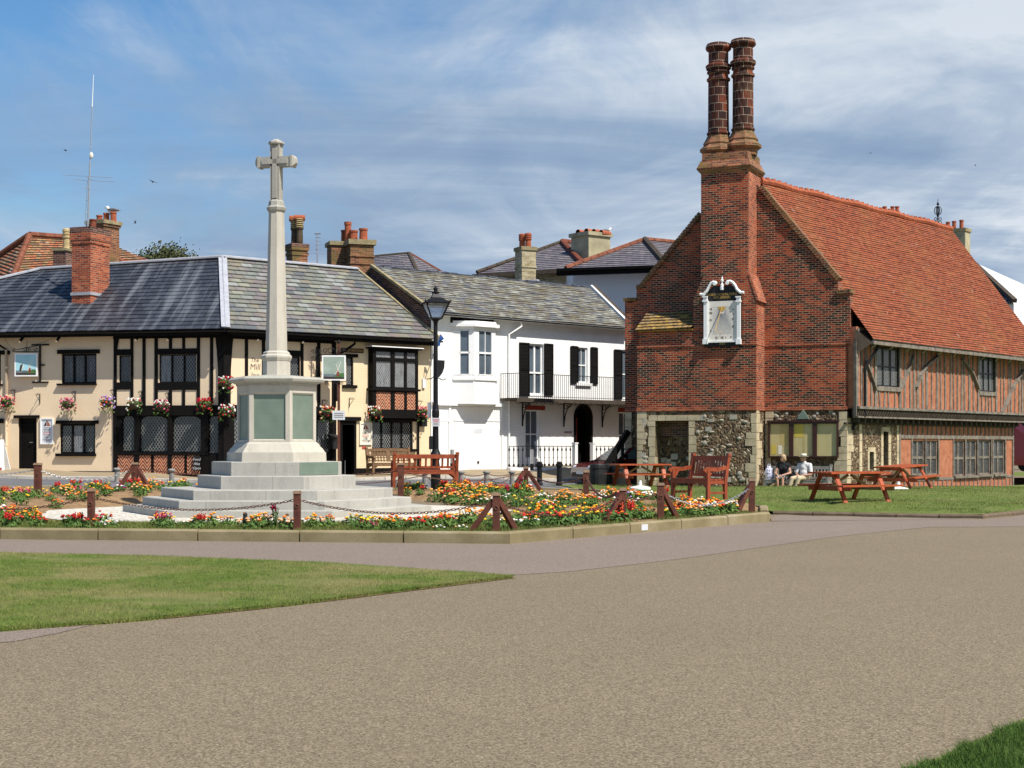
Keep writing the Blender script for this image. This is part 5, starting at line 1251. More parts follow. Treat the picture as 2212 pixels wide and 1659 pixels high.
mb = MB(); mb.fbox(WH, (a_d[0] + .03, a_d[0] + .42, .5, WH.uzk(5, 1400, 510)[1]), -.36, -.3); mb.build('door', M['red_door'], ad)
mb = MB(); mb.fbox(WH, (a_d[0] + .05, a_d[0] + .25, 1.95, 2.5), -.3, -.285); mb.build('door_panel', M['paper_tan'], ad)
w_ = window(WH, wh, f_d, 2, 2, 'white', 'glass_grey', None, 0, .15, .07, .09, heights=[.42, .58]); w_['label'] = 'open white french window on the balcony'
window(WH, wh, f_w, 1, 2, 'white', 'glass_grey', None, 0, .12, .06, .05, sashbar=True); window(WH, wh, f_r, 2, 2, 'white', 'glass_grey', None, 0, .12, .06, .05)
w_ = window(WH, wh, b_w, 1, 2, 'white', 'glass_grey', None, 0, .14, .05, .05, sashbar=True); a = r5(942, 408, 1112, 446); board(WH, w_, (a[0], a[1], b_w[3], a[3]), -.01, .015, 'red_lintel', 'lintel')
w_ = window(WH, wh, b_r, 1, 2, 'white', 'glass_grey', None, 0, .14, .05, .05, sashbar=True); a = r5(1740, 428, 1880, 465); board(WH, w_, (a[0], a[1], b_r[3], a[3]), -.01, .015, 'red_lintel', 'lintel')
a = r4(1372, 1445, 1506, 1468); board(WH, wh, a, 0, .1, 'white', 'window_sill')
for rr_ in ((888, 1097, 972, 1556), (1102, 1107, 1177, 1552), (1327, 1130, 1394, 1450), (1499, 1140, 1560, 1456), (1700, 1160, 1770, 1582)):
    u0, u1, z0, z1 = r4(*rr_); m2 = MB(); b = .05
    m2.fbox(WH, (u0, u0 + b, z0, z1), .02, .06); m2.fbox(WH, (u1 - b, u1, z0, z1), .02, .06)
    for z in (z0, (z0 + z1) / 2 - .03, z1 - .06): m2.fbox(WH, (u0 + b, u1 - b, z, z + .06), .02, .058)
    n = int((z1 - z0) / .055)
    for i in range(n):
        z = z0 + .03 + i * .055
        m2.hexa([WH.pt(u0 + b, z, .05), WH.pt(u1 - b, z, .05), WH.pt(u1 - b, z + .05, .028), WH.pt(u0 + b, z + .05, .028), WH.pt(u0 + b, z, .04), WH.pt(u1 - b, z, .04), WH.pt(u1 - b, z + .05, .02), WH.pt(u0 + b, z + .05, .02)])
    m2.fquad(WH, (u0 + b, u1 - b, z0, z1), .021); m2.build('shutter', M['black'], wh)
# white bay window with canted sides
bo = .58; u0, u1 = WH.uzk(4, 330, 1200, bo)[0] - .1, WH.uzk(4, 672, 1200, bo)[0] + .12
zb0, zb1, zs0, zs1 = WH.uzk(4, 500, 1625, .3)[1], WH.uzk(4, 500, 1410, .5)[1], WH.uzk(4, 500, 1380, .5)[1], WH.uzk(4, 500, 985, .5)[1]
zt = WH.uzk(4, 500, 960, .5)[1]
cant = .38
q0, q1, q2 = WH.uzk(4, 322, 1200, 0)[0], WH.uzk(4, 506, 1200, bo)[0], WH.uzk(4, 688, 1200, bo)[0]; P4 = [(q0, 0), (q1, bo), (q2, bo), (q2 + q1 - q0, 0)]
# the visible face: two lights with a wide mullion between on the front and the canted return
def seg_box(mb, a, b, z0, z1, th=.05, o=0.0):
    pa, pb = WH.pt(a[0], 0, a[1]), WH.pt(b[0], 0, b[1]); d = (pb - pa).normalized(); nn = V((d.y, -d.x, 0)); 
    if nn.dot(WH.n) < 0: nn = -nn
    e = nn * o
    mb.hexa([pa + e + V((0, 0, z0)), pb + e + V((0, 0, z0)), pb + e + V((0, 0, z1)), pa + e + V((0, 0, z1))] + [p - nn * th for p in (pa + e + V((0, 0, z0)), pb + e + V((0, 0, z0)), pb + e + V((0, 0, z1)), pa + e + V((0, 0, z1)))])
bay = MB()
for a, b in zip(P4, P4[1:]): seg_box(bay, a, b, zb0, zb1, .04); seg_box(bay, a, b, zb1 - .04, zb1 + .05, .06, .05)
bay.face([WH.pt(x, zb0, y) for x, y in P4]); bay.face([WH.pt(x, zt, y) for x, y in P4])
for a, b in zip(P4, P4[1:]): seg_box(bay, a, b, zs1 - .02, zt, .08)
for a, b in zip(P4, P4[1:]): seg_box(bay, a, b, zb1 + .05, zs0 + .03, .08)
bw = bay.build('bay_window', M['white'], wh)
lights = [(WH.uzk(4, 375, 1180, bo)[0], WH.uzk(4, 466, 1180, bo)[0]), (WH.uzk(4, 536, 1180, bo)[0], WH.uzk(4, 662, 1180, bo)[0])]
A_, B_ = P4[1], P4[2]
def lerp2(a, b, f): return (a[0] + (b[0] - a[0]) * f, a[1] + (b[1] - a[1]) * f)
def bay_light(a, b, f0, f1, bar):
    m2 = MB(); pa, pb = lerp2(a, b, f0), lerp2(a, b, f1)
    seg_box(m2, pa, pb, zs0, zs1, .01, -.05); g = m2.build('pane', M['glass_grey'], bw)
    m2 = MB(); zm = (zs0 + zs1) / 2
    for (x0, x1) in ((f0, f0 + .05), (f1 - .05, f1)): seg_box(m2, lerp2(a, b, x0), lerp2(a, b, x1), zs0, zs1, .05)
    seg_box(m2, pa, pb, zm - .035, zm + .035, .055); seg_box(m2, pa, pb, zs0, zs0 + .06, .056); seg_box(m2, pa, pb, zs1 - .05, zs1, .056)
    if bar: seg_box(m2, lerp2(a, b, (f0 + f1) / 2 - .012), lerp2(a, b, (f0 + f1) / 2 + .012), zs0, zs1, .04, -.004)
    m2.build('sash', M['white'], bw)
m2 = MB()
for a, b, f0, f1 in ((P4[0], A_, .3, .79), (A_, B_, .17, .86), (B_, P4[3], .2, .7)): seg_box(m2, a, lerp2(a, b, f0), zs0, zs1, .08); seg_box(m2, lerp2(a, b, f1), b, zs0, zs1, .08)
m2.build('mullion', M['white'], bw)
bay_light(P4[0], A_, .3, .79, False); bay_light(A_, B_, .17, .86, True); bay_light(B_, P4[3], .2, .7, False)
m2 = MB(); EX = [(q0 - .16, 0), (q1 - .08, bo + .15), (q2 + .08, bo + .15), (P4[3][0] + .16, 0)]
m2.prism([WH.pt(x, zt, y) for x, y in EX], V((0, 0, .12))); m2.prism([WH.pt(x + (.1 if x < q1 + .1 else -.1), zt + .12, y * .85) for x, y in EX], V((0, 0, .1))); m2.build('bay_cornice', M['white'], bw)
m2 = MB(); m2.fbox(WH, r4(300, 890, 668, 938), 0, .03); m2.build('dark_strip', M['black'], wh)
# garage front below the bay
m2 = MB(); a = r5(190, 385, 752, 412); m2.fbox(WH, (a[0] - .3, a[1], a[2], a[3]), 0, .12); ua, ub = a[0] - .3, a[1]
for x in (292, 742): b_ = r5(x - 9, 412, x + 9, 1000); m2.fbox(WH, (b_[0], b_[1], .1, a[2]), 0, .05)
m2.build('garage_frame', M['white'], wh)
gd = r5(334, 545, 727, 1000); m2 = MB(); m2.fbox(WH, (gd[0], gd[1], .1, gd[3]), 0, .03); m2.fbox(WH, (gd[0], gd[1], gd[3] + .01, gd[3] + .05), 0, .05); go = m2.build('garage_door', M['white'], wh)
m2 = MB(); m2.fbox(WH, r5(526, 885, 540, 905), .03, .06); m2.build('garage_handle', M['iron'], go)
m2 = MB(); m2.fbox(WH, r5(500, 608, 568, 646), .03, .036); m2.build('door_notice', M['board_pale'], go)
u_a, u_b, z_a, z_b = r5(315, 420, 740, 540); m2 = MB(); n = 26
for i in range(n): m2.fbox(WH, (u_a + (u_b - u_a) * i / n + .006, u_a + (u_b - u_a) * (i + 1) / n - .006, z_a, z_b), 0, .02)
m2.build('boarding', M['white'], wh)
sd_ = r5(190, 545, 276, 1000); m2 = MB(); n = 5; wdt = (sd_[1] - sd_[0]) / n
for i in range(n): m2.fbox(WH, (sd_[0] + wdt * i + .004, sd_[0] + wdt * (i + 1) - .004, .1, sd_[3]), 0, .03)
m2.fbox(WH, (sd_[0] - .05, sd_[1] + .05, sd_[3], sd_[3] + .06), 0, .04); m2.build('side_door', M['white'], wh)
# rain pipe
m2 = MB(); ud = WH.uzk(4, 795, 1300)[0]; m2.tube([WH.pt(ud + .45, H2 - .05, .3), WH.pt(ud + .45, H2 - .22, .3), WH.pt(ud, H2 - .55, .06), WH.pt(ud, .2, .06)], .045, 8); m2.build('downpipe', M['white'], wh)
# balcony
bd = .95; u0 = WH.uzk(4, 872, 1570, bd)[0]; zd = WH.uzk(4, 1300, 1582, bd)[1]; zr_ = WH.uzk(4, 1300, 1378, bd)[1]
m2 = MB(); m2.fbox(WH, (u0, WEND, zd - .1, zd), .01, bd); m2.fbox(WH, (u0 - .03, WEND, zd - .16, zd - .03), bd - .04, bd + .03)
bal = m2.build('balcony', M['timber_dark'], wh)
m2 = MB(); uu = u0 + .05; n = 0
m2.beam(WH.pt(u0, zr_, bd - .03), WH.pt(WEND, zr_, bd - .03), .03, .025); m2.beam(WH.pt(u0, zd + .07, bd - .03), WH.pt(WEND, zd + .07, bd - .03), .02, .02); m2.beam(WH.pt(u0, zr_, .02), WH.pt(u0, zr_, bd - .03), .03, .025)
while uu < WEND: m2.beam(WH.pt(uu, zd, bd - .03), WH.pt(uu, zr_, bd - .03), .017, .017); uu += .115
for k in range(8): m2.beam(WH.pt(u0, zd, .06 + k * .115), WH.pt(u0, zr_, .06 + k * .115), .017, .017)
m2.build('railing', M['iron'], bal)
def cast_bracket(uu):
    m2 = MB(); zt_ = zd - .1
    m2.beam(WH.pt(uu, zt_, .03), WH.pt(uu, zt_ - 1.0, .03), .05, .05); m2.beam(WH.pt(uu, zt_ - .04, .03), WH.pt(uu, zt_ - .04, .7), .05, .05)
    pts = [WH.pt(uu, zt_ - .98 * (1 - math.sin(t * pi / 2 / 8)), .04 + .64 * (1 - math.cos(t * pi / 2 / 8))) for t in range(9)]; m2.tube(pts, .024, 5)
    for c, r_ in ((.14, .08), (.3, .07), (.44, .05)): m2.tube([WH.pt(uu, zt_ - .12 - .2 * (.45 - c) + r_ * math.sin(t), c + r_ * math.cos(t)) for t in [j * pi / 5 for j in range(10)]], .014, 4, closed=True)
    m2.build('bracket', M['iron'], bal)
for x in (915, 1270, 1600, 1930): cast_bracket(WH.uzk(5, x, 420, .0)[0])
m2 = MB(); uu = u0
while uu < WEND:
    for t in range(2): m2.tube([WH.pt(uu + .12 + .09 * math.cos(q), zd - .2 + .045 * math.sin(q), bd - .03) for q in [j * pi / 4 for j in range(8)]], .012, 4, closed=True)
    m2.tube([WH.pt(uu + .2, zd - .17, bd - .03), WH.pt(uu + .3, zd - .23, bd - .03), WH.pt(uu + .44, zd - .18, bd - .03)], .011, 4); uu += .45
m2.build('valance', M['iron'], bal)
m2 = MB(); m2.fbox(WH, r5(1278, 630, 1342, 646), 0, .015); m2.build('house_plate', M['steel'], wh)
# roof
Bq = 3.44; zrdg = WH.uz(806, 575, -Bq)[1]
e0 = WH.pt(-.12, H2 + .08, .35); e1 = WH.pt(WEND - .9, H2 + .08, .35); ra = WH.pt(-.12, zrdg, -Bq); rb = WH.pt(WH.uz(1270, 620, -Bq)[0] + .1, zrdg + .05, -Bq)
e1 = WH.pt(WH.uz(1350, 712, .35)[0] + .35, H2 + .08, .35)
mb = MB(); mb.courses(e0, e1, ra, rb, 21, .022, 0, wob=.012); mb.face([ra, rb, WH.pt(WEND, H2, -2 * Bq), WH.pt(0, H2, -2 * Bq)]); mb.build('roof', M['slate_lichen'], wh)
mb = MB(); mb.beam(e0, ra + V((0, 0, .03)), .16, .09, up=(0, 0, 1)); mb.build('verge', M['stone_cap'], wh)
mb = MB(); mb.face([WH.pt(0, H2, 0), WH.pt(0, ZB, 0), WH.pt(0, ZB, -2 * Bq), WH.pt(0, H2, -2 * Bq), WH.pt(0, zrdg - .05, -Bq)]); mb.build('gable_wall', M['brick_dark'], wh)
mb = MB(); n = 22
for i in range(n):
    a, b = ra.lerp(rb, i / n), ra.lerp(rb, (i + 1) / n - .003); zz_ = V((0, 0, .02 * math.sin(i * 1.3))); mb.tube([a + zz_ - V((0, 0, .04)), b + zz_ - V((0, 0, .04))], .1, 6)
mb.build('ridge_tile', [M['slate_dark'], M['stone_cap']], wh)
mb = MB(); mb.beam(e1 + V((.1, .1, .05)), rb + V((.1, .1, .08)), .12, .1, up=(0, 0, 1)); mb.beam(e1 + V((.2, .18, .06)), rb + V((.2, .18, .1)), .16, .12, up=(0, 0, 1), m=1); mb.build('party_coping', [M['white'], M['timber_dark']], wh)
m2 = MB(); m2.hexa([WH.pt(e_, z, o) for e_, z, o in ((WEND - .4, ZB, -.3), (WEND - .4, ZB, -.02), (WEND - .4, H2 + .3, -.02), (WEND - .4, H2 + .3, -.3), (WEND, ZB, -.3), (WEND, ZB, -.02), (WEND, H2 + .3, -.02), (WEND, H2 + .3, -.3))]); m2.build('end_wall', M['brick_white'], wh)
mb = MB(); gutter(mb, e0 + WH.n * .05 - V((0, 0, .05)), e1 + WH.n * .05 - V((0, 0, .05)), .055); mb.build('gutter', M['iron'], wh)
mb = MB(); mb.fbox(WH, (0, WEND - .8, H2 - .02, H2 + .05), 0, .33); mb.build('eaves_soffit', M['white'], wh)
# chimneys
d3 = 61.2; c3 = P(775, 560, d3)
ch, R = stack(wh, (c3.x, c3.y + .3), .95, 1.0, zat(640, d3), zat(529, d3), 18, 'brick_moss', 'stone_cap', .2, [(zat(572, d3), zat(569, d3), .04), (zat(556, d3), zat(553, d3), .04)], .09)
R1 = Matrix.Rotation(math.radians(18), 3, 'Z'); m2 = MB(); m2.box((c3.x - .95, c3.y + .9, (zat(580, d3) + zat(523, d3)) / 2), (.7, .9, zat(523, d3) - zat(590, d3)), M=R1); m2.box((c3.x - .95, c3.y + .9, zat(522, d3)), (.85, 1.05, .16), m=1, M=R1); m2.build('chimney', [M['brick_moss'], M['stone_cap']], wh)
for px, h, r_, m_, dy in ((742, .55, .1, 'terra_dark', .9), (751.5, .85, .14, 'terra', .7), (764, .48, .17, 'terra', .5), (785, .5, .17, 'terra', .1)):
    m2 = MB(); q = P(px, 515, d3 + dy); chimney_pot(m2, (q.x, q.y, zat(520, d3)), h, r_); m2.build('chimney_pot', M[m_], ch)
d4 = 68.0; c4 = P(1135, 570, d4)
ch, R = stack(wh, (c4.x, c4.y), .68, .75, zat(640, d4), zat(542, d4), 24, 'brick_yellow', 'stone_cap', .16, [(zat(580, d4), zat(576, d4), .03)], .05)
for px, dy in ((1128, .15), (1141, -.1)):
    m2 = MB(); q = P(px, 515, d4 + dy); chimney_pot(m2, (q.x, q.y, zat(536, d4)), .66, .14, 0, 12, 'roll'); m2.build('chimney_pot', M['terra'], ch)
m2 = MB(); m2.prism([P(1110, 607, d4 - .5), P(1164, 616, d4 - .5), P(1160, 603, d4 - .5)], V((.1, .3, 0))); m2.build('flashing', M['flash'], ch)
# ---- front railings on a low wall
FO = 1.25
def r5o(x, y): return WH.uzk(5, x, y, FO)
u0 = r5o(806, 800)[0]; u1 = r5o(1366, 800)[0]; u2 = r5o(1520, 800)[0]; u3 = WEND; zt_ = r5o(1100, 757)[1]; zb_ = r5o(1100, 938)[1]
t = thing('iron_railings', 'black cast iron railings on a low white wall before the white house', 'railings', WH.pt(u0, .5, FO))
m2 = MB(); m2.fbox(WH, (u0 - .05, u3, .1, zb_), FO - .12, FO + .12); m2.build('low_wall', M['brick_white'], t)
m2 = MB(); m2.fbox(WH, (u0 - .06, u3, -.2, zb_ - .17), FO + .12, FO + .15); m2.build('dark_plinth', M['timber_dark'], t)
m2 = MB()
for ua, ub in ((u0, u1), (u2, u3)):
    m2.beam(WH.pt(ua, zt_, FO), WH.pt(ub, zt_, FO), .03, .025); m2.beam(WH.pt(ua, zb_ + .04, FO), WH.pt(ub, zb_ + .04, FO), .025, .02); n = int((ub - ua) / .24)
    for i in range(n + 1):
        x = ua + (ub - ua) * i / n; z0 = zb_ + .04; H = zt_ - z0
        m2.lathe(WH.pt(x, z0, FO), [(.016, 0), (.045, .03), (.045, .08), (.016, .11), (.014, H * .4), (.026, H * .44), (.014, H * .48), (.015, H * .75), (.035, H * .8), (.035, H * .87), (.014, H * .92), (.014, H)], 6)
m2.build('balusters', M['iron'], t)
for x in (1370, 1523):
    uu = WH.uzk(5, x, 800, FO)[0]; m2 = MB(); m2.fbox(WH, (uu - .08, uu + .08, 0, zt_ + .1), FO - .08, FO + .08); m2.prism([WH.pt(uu - .1, zt_ + .1, FO - .1), WH.pt(uu + .1, zt_ + .1, FO - .1), WH.pt(uu + .1, zt_ + .1, FO + .1), WH.pt(uu - .1, zt_ + .1, FO + .1)], V((0, 0, .05))); m2.build('gate_pier', M['white'], t)

# ================================================================ the timbered brick hall
HC = (11.612, 53.0); GM = Fac(HC, -24.0); SM = Fac(HC, 50.3)
hall = thing('moot_hall', 'old red brick and timber hall with twisted twin chimneys and tiled roof', 'hall', (HC[0], HC[1], 0))
def g(px, py, o=0.0): return GM.uz(px, py, o)
def gR(x0, y0, x1, y1, o=0.0): return GM.R(0, x0, y0, x1, y1, o)
UL = g(1350, 800)[0]; zbase = g(1600, 886, 0)[1]; zstr = g(1720, 745)[1]
# gable wall as one thick slab with its stepped and sloping outline
out_px = [(1350, 652), (1375, 651), (1375, 625), (1384, 624), (1597, 366), (1608, 366), (1800, 592), (1811, 606), (1811, 636), (1836, 634)]
pts = [GM.pt(UL, zbase, 0)] + [GM.pt(*g(x, y), 0) for x, y in out_px] + [GM.pt(g(1836, 748)[0], g(1836, 748)[1], 0), GM.pt(0, zstr, 0), GM.pt(0, zbase, 0)]
mb = MB(); mb.prism(pts, GM.n * -.5); mb.build('gable_wall', M['brick_gable'], hall)
mb = MB(); mb.prism([GM.pt(UL, ZB, -.01), GM.pt(UL, zbase, -.01), GM.pt(0, zbase, -.01), GM.pt(0, ZB, -.01)], GM.n * -.5); mb.build('flint_wall', M['flint'], hall)
# coping of bricks on edge
def coping(a, b, n, wd=.5, h=.16):
    mb = MB(); pa, pb = GM.pt(*g(*a), 0), GM.pt(*g(*b), 0); d = (pb - pa)
    for i in range(n):
        p = pa + d * (i / n); q = pa + d * ((i + .86) / n); j = rnd.uniform(-.015, .02)
        mb.beam(p + GM.n * (-.22 + j) + V((0, 0, .04)), q + GM.n * (-.22 + j) + V((0, 0, .04)), .62, h, up=(0, 0, 1))
    mb.build('gable_coping', M['brick_moss'], hall)
coping((1384, 622), (1514, 463), 26); coping((1644, 407), (1800, 592), 34); coping((1800, 592), (1812, 606), 3)
coping((1348, 650), (1376, 649), 5, h=.12); coping((1376, 623), (1386, 622), 2); coping((1808, 634), (1840, 631), 6, h=.14)
# corbels at the corners below the string
mb = MB(); a = g(1836, 748); 
mb.hexa([GM.pt(0, zstr - .02, 0), GM.pt(a[0], zstr + .1, 0), GM.pt(a[0], zstr + .1, -.5), GM.pt(0, zstr - .02, -.5), GM.pt(-.05, zstr + .1, 0), GM.pt(a[0], zstr + .12, 0), GM.pt(a[0], zstr + .12, -.5), GM.pt(-.05, zstr + .1, -.5)]); mb.build('corbel', M['brick_red'], hall)
# great chimney breast
BT = 1.1
def q(px, py, o=BT): return GM.uz(px, py, o)
uA, uB, uD = q(1377, 800)[0], q(1497, 690)[0], q(1633, 800)[0]; zA = q(1500, 886)[1]; zS = q(1500, 747)[1]; zLT = q(1440, 712)[1]; zLTb = GM.uz(1440, 674, .3)[1]
zS1, zS2 = q(1560, 648)[1], q(1560, 594)[1]; uE, uF = q(1514, 500)[0], q(1616, 500)[0]; uEs, uFs = q(1519, 594)[0], q(1616, 594)[0]; zT = q(1560, 369)[1]
niche = gR(1415, 909, 1488, 1075, BT); niche = (niche[0], niche[1], -.3, niche[3])
mb = MB(); holes_wall(mb, GM, (uA, uD, ZB, zA), [niche], BT, .6); mb.fquad(GM, (niche[0] - .1, niche[1] + .1, -.3, niche[3] + .1), BT - .6)
for uu in (uA, uD): mb.face([GM.pt(uu, ZB, BT), GM.pt(uu, zA, BT), GM.pt(uu, zA, 0), GM.pt(uu, ZB, 0)])
mb.build('chimney_breast_base', M['flint'], hall)
mb = MB(); mb.fbox(GM, (uA, uD, zA, zS), -.1, BT); mb.fbox(GM, (uA + .03, uB, zS, zLT), -.1, BT - .02); mb.fbox(GM, (uB, uD, zS, zS1), -.1, BT - .02)
p = GM.pt
mb.hexa([p(uB, zS1, BT - .02), p(uD, zS1, BT - .02), p(uFs, zS2, BT - .02), p(uEs, zS2, BT - .02), p(uB, zS1, -.6), p(uD, zS1, -.6), p(uFs, zS2, -.6), p(uEs, zS2, -.6)])
mb.fbox(GM, (uE, uF, zS2, zT), BT - 1.7, BT - .02)
cb = mb.build('chimney_breast', M['brick_gable'], hall)
mb = MB()                                                     # tile-hung shoulders; paler red brick skins colour the returns as sunlit
mb.hexa([p(uD, zS1 - .03, BT), p(uD + .1, zS1 - .08, BT), p(uFs + .07, zS2, BT), p(uFs, zS2, BT), p(uD, zS1 - .03, -.1), p(uD + .1, zS1 - .08, -.1), p(uFs + .07, zS2, -.1), p(uFs, zS2, -.1)])
mb.fbox(GM, (uD, uD + .012, zA, zS1 - .06), 0, BT - .03); mb.fbox(GM, (uF, uF + .012, zS2, zT), BT - 1.68, BT - .03)
mb.build('shoulder_sunlit_return', M['brick_red'], cb)
mb = MB(); mb.courses(p(uA - .05, zLT - .02, BT + .14), p(uB - .02, zLT + .02, BT + .14), p(uA + .05, zLTb, .2), p(uB, zLTb + .02, .2), 6, .035); mb.hexa([p(uA, zLT - .06, BT + .06), p(uB, zLT - .06, BT + .06), p(uB, zLT, BT + .1), p(uA, zLT, BT + .1), p(uA, zLT - .06, BT - .1), p(uB, zLT - .06, BT - .1), p(uB, zLT, BT - .1), p(uA, zLT, BT - .1)]); mb.build('lean_to_tiles', M['tile_lichen'], hall)
# string courses
mb = MB()
for r_, o in (((uA - .02, uD + .03, zA - .02, zA + .09), BT), ((uA - .02, q(1500, 740)[0], zS - .02, zS + .05), BT), ((q(1600, 740)[0], uD + .03, zS - .02, zS + .05), BT)):
    mb.fbox(GM, r_, 0, o + .035)
mb.fbox(GM, (uD, .03, zbase - .02, zbase + .09), -.4, .035); mb.fbox(GM, (uD, -.02, zstr - .03, zstr + .05), -.1, .03); mb.fbox(GM, (UL, uA, zbase - .02, zbase + .09), -.1, .035)
mb.build('string_course', M['brick_red'], hall)
# limestone quoins and scattered dressed stones
rq = random.Random(5)
def quoins(u, o, sg, z0, z1, wmin=.18, wmax=.45, ret=.25, inward=True):
    mb = MB(); z = z0
    while z < z1 - .1:
        h = min(rq.uniform(.2, .38), z1 - z); wq = rq.uniform(wmin, wmax); a, b = sorted((u, u + sg * wq))
        mb.fbox(GM, (a, b, z + .008, z + h - .008), o - ret, o + .012 + rq.uniform(0, .012)); z += h
    mb.build('quoin_stones', M['quoin'], hall)
quoins(uD + .015, BT, -1, -.2, zA - .03, .14, .42); quoins(uA - .01, BT, 1, -.2, zA - .03, .14, .4); quoins(.012, 0, -1, -.2, zbase - .03, .2, .46); quoins(uD + .05, 0, 1, -.2, zbase - .03, .12, .3, .1); quoins(UL, 0, 1, -.2, zbase - .03, .15, .3)
quoins(niche[0], BT, -1, -.2, niche[3], .16, .3, .5); quoins(niche[1], BT, 1, -.2, niche[3], .16, .34, .5)
mb = MB(); x = niche[0] - .25
while x < niche[1] + .2: wq = rq.uniform(.3, .55); mb.fbox(GM, (x + .008, x + wq - .008, niche[3] + .005, niche[3] + .2), BT - .3, BT + .018); x += wq
z = -.2
while z < zA - .05:                                           # return face quoins, sunlit
    h = rq.uniform(.22, .4); d_ = rq.uniform(.3, .8); mb.fbox(GM, (uD, uD + .02 + rq.uniform(0, .01), z + .008, min(zA - .03, z + h - .008)), BT - d_, BT); z += h
mb.build('quoin_stones', M['quoin'], hall)
mb = MB()
for i in range(46):
    uu = rq.uniform(niche[1] + .3, uD - .3) if i < 36 else rq.uniform(uA + .2, niche[0] - .35); zz_ = rq.uniform(.05, zA - .2); a_, b_ = rq.uniform(.05, .13), rq.uniform(.04, .1)
    if rq.random() < .45: mb.fbox(GM, (uu - a_, uu + a_, zz_ - b_, zz_ + b_), BT - .05, BT + .015)
    else: mb.ball(GM.pt(uu, zz_, BT - .01), 1, 9, 6, sq=(a_, .045, b_), M=Matrix.Rotation(GM.ang, 3, 'Z'))
for i in range(10): mb.ball(GM.pt(rq.uniform(uD + .3, -.4), zbase - rq.uniform(.12, .25), -.01), 1, 9, 6, sq=(rq.uniform(.05, .09), .03, .06), M=Matrix.Rotation(GM.ang, 3, 'Z'))
for i in range(9): uu = rq.uniform(niche[0], niche[1] - .2); zz_ = rq.uniform(.3, niche[3] - .9); mb.fbox(GM, (uu, uu + rq.uniform(.15, .3), zz_, zz_ + rq.uniform(.12, .22)), BT - .7, BT - .585)
mb.build('field_stones', M['boulder'], hall)
mb = MB(); mb.fbox(GM, (niche[0], niche[1], niche[3] - .55, niche[3]), BT - .62, BT - .56); mb.build('niche_brickwork', M['brick_dark'], hall)
# chimney head: moulded plinth, necks and two decorated shafts
mb = MB()
def fr_(px0, px1, ya, yb, o0, o1, e=0.0): mb.fbox(GM, (q(px0, 350)[0] - e, q(px1, 350)[0] + e, q(1560, yb)[1], q(1560, ya)[1]), o0 - e, o1 + e)
uc0, uc1 = q(1514, 360)[0], q(1616, 360)[0]
for e0_, e1_, ya, yb in ((0, .1, 373, 366), (.1, .14, 366, 361), (.12, .02, 361, 345), (-.02, -.03, 345, 328)):
    za, zb__ = q(1560, ya)[1], q(1560, yb)[1]
    A = [p(uc0 - e0_, za, BT - .02 + e0_), p(uc1 + e0_, za, BT - .02 + e0_), p(uc1 + e0_, za, BT - 1.7 - e0_), p(uc0 - e0_, za, BT - 1.7 - e0_)]
    B = [p(uc0 - e1_, zb__, BT - .02 + e1_), p(uc1 + e1_, zb__, BT - .02 + e1_), p(uc1 + e1_, zb__, BT - 1.7 - e1_), p(uc0 - e1_, zb__, BT - 1.7 - e1_)]
    for i in range(4): mb.face([A[i], A[(i + 1) % 4], B[(i + 1) % 4], B[i]])
    mb.face(B)
mb.build('chimney_plinth', M['brick_moss'], cb)
def shaft(px, o, ydx, diam):
    uu = GM.uz(px, 300, o)[0]; c = GM.pt(uu, 0, o); Zy = lambda y: GM.uz(px, y + ydx, o)[1]; R_ = .365
    mb = MB()
    mb.lathe(c, [(.5, Zy(337)), (.52, Zy(326)), (.66, Zy(320)), (.66, Zy(314)), (.6, Zy(311)), (.52, Zy(306)), (.55, Zy(303)), (.52, Zy(300)), (.46, Zy(294)), (.39, Zy(285))], 8, 0, .39 + GM.ang)
    mb.build('shaft_base', M['brick_moss'], cb)
    mb = MB(); nl = 17; prof = [(R_, Zy(285)), (.42, Zy(282)), (.42, Zy(279)), (R_ + .01, Zy(277))]
    prof += [(R_, Zy(168)), (.42, Zy(166)), (.42, Zy(162)), (R_, Zy(160)), (R_ - .02, Zy(152)), (.41, Zy(150)), (.41, Zy(147)), (R_, Zy(145)), (.44, Zy(141)), (.46, Zy(137)), (.46, Zy(134)), (.4, Zy(131)), (R_ - .01, Zy(130)), (R_ - .01, Zy(103)), (.43, Zy(100)), (.46, Zy(97)), (.46, Zy(94)), (.41, Zy(87)), (.3, Zy(85)), (.001, Zy(85))]
    mb.lathe(c, prof, 16, 0)
    mb.build('chimney_shaft', M['shaft_diaper'] if diam else M['shaft_plain'], cb)
def shaftmat(name, dia):
    m = NT(name, .8, .25); u, v = n_sepx(m), n_sep(m)
    r, fac = m.brick(.384, .29, .009, .5)
    c = m.ramp(m.math('ADD', m.math('MULTIPLY', r, .6), m.math('MULTIPLY', m.noise(2.2, 4), .45)), [(.2, (.02, .009, .008)), (.5, (.06, .018, .012)), (.75, (.12, .03, .015)), (.95, (.27, .06, .025))])
    if dia:
        k = m.math('ABSOLUTE', m.math('SUBTRACT', m.math('FRACT', m.math('ADD', m.math('DIVIDE', u, .2325), m.math('DIVIDE', v, .58))), .5)); k2 = m.math('ABSOLUTE', m.math('SUBTRACT', m.math('FRACT', m.math('SUBTRACT', m.math('DIVIDE', u, .2325), m.math('DIVIDE', v, .58))), .5))
        kk = m.math('MINIMUM', k, k2); c = m.mix(m.ramp(kk, [(.04, (.75, .75, .75)), (.1, (0, 0, 0))]), c, (.035, .02, .014, 1)); c = m.mix(m.ramp(m.noise(1.3, 4), [(.5, (0, 0, 0)), (.75, (.4, .4, .4))]), c, (.17, .12, .05, 1))
        m.bump(kk, .8, .05)
    c = m.mix(m.math('MULTIPLY', fac, .8), c, (.4, .32, .23, 1)); m.col(c); return m.mat
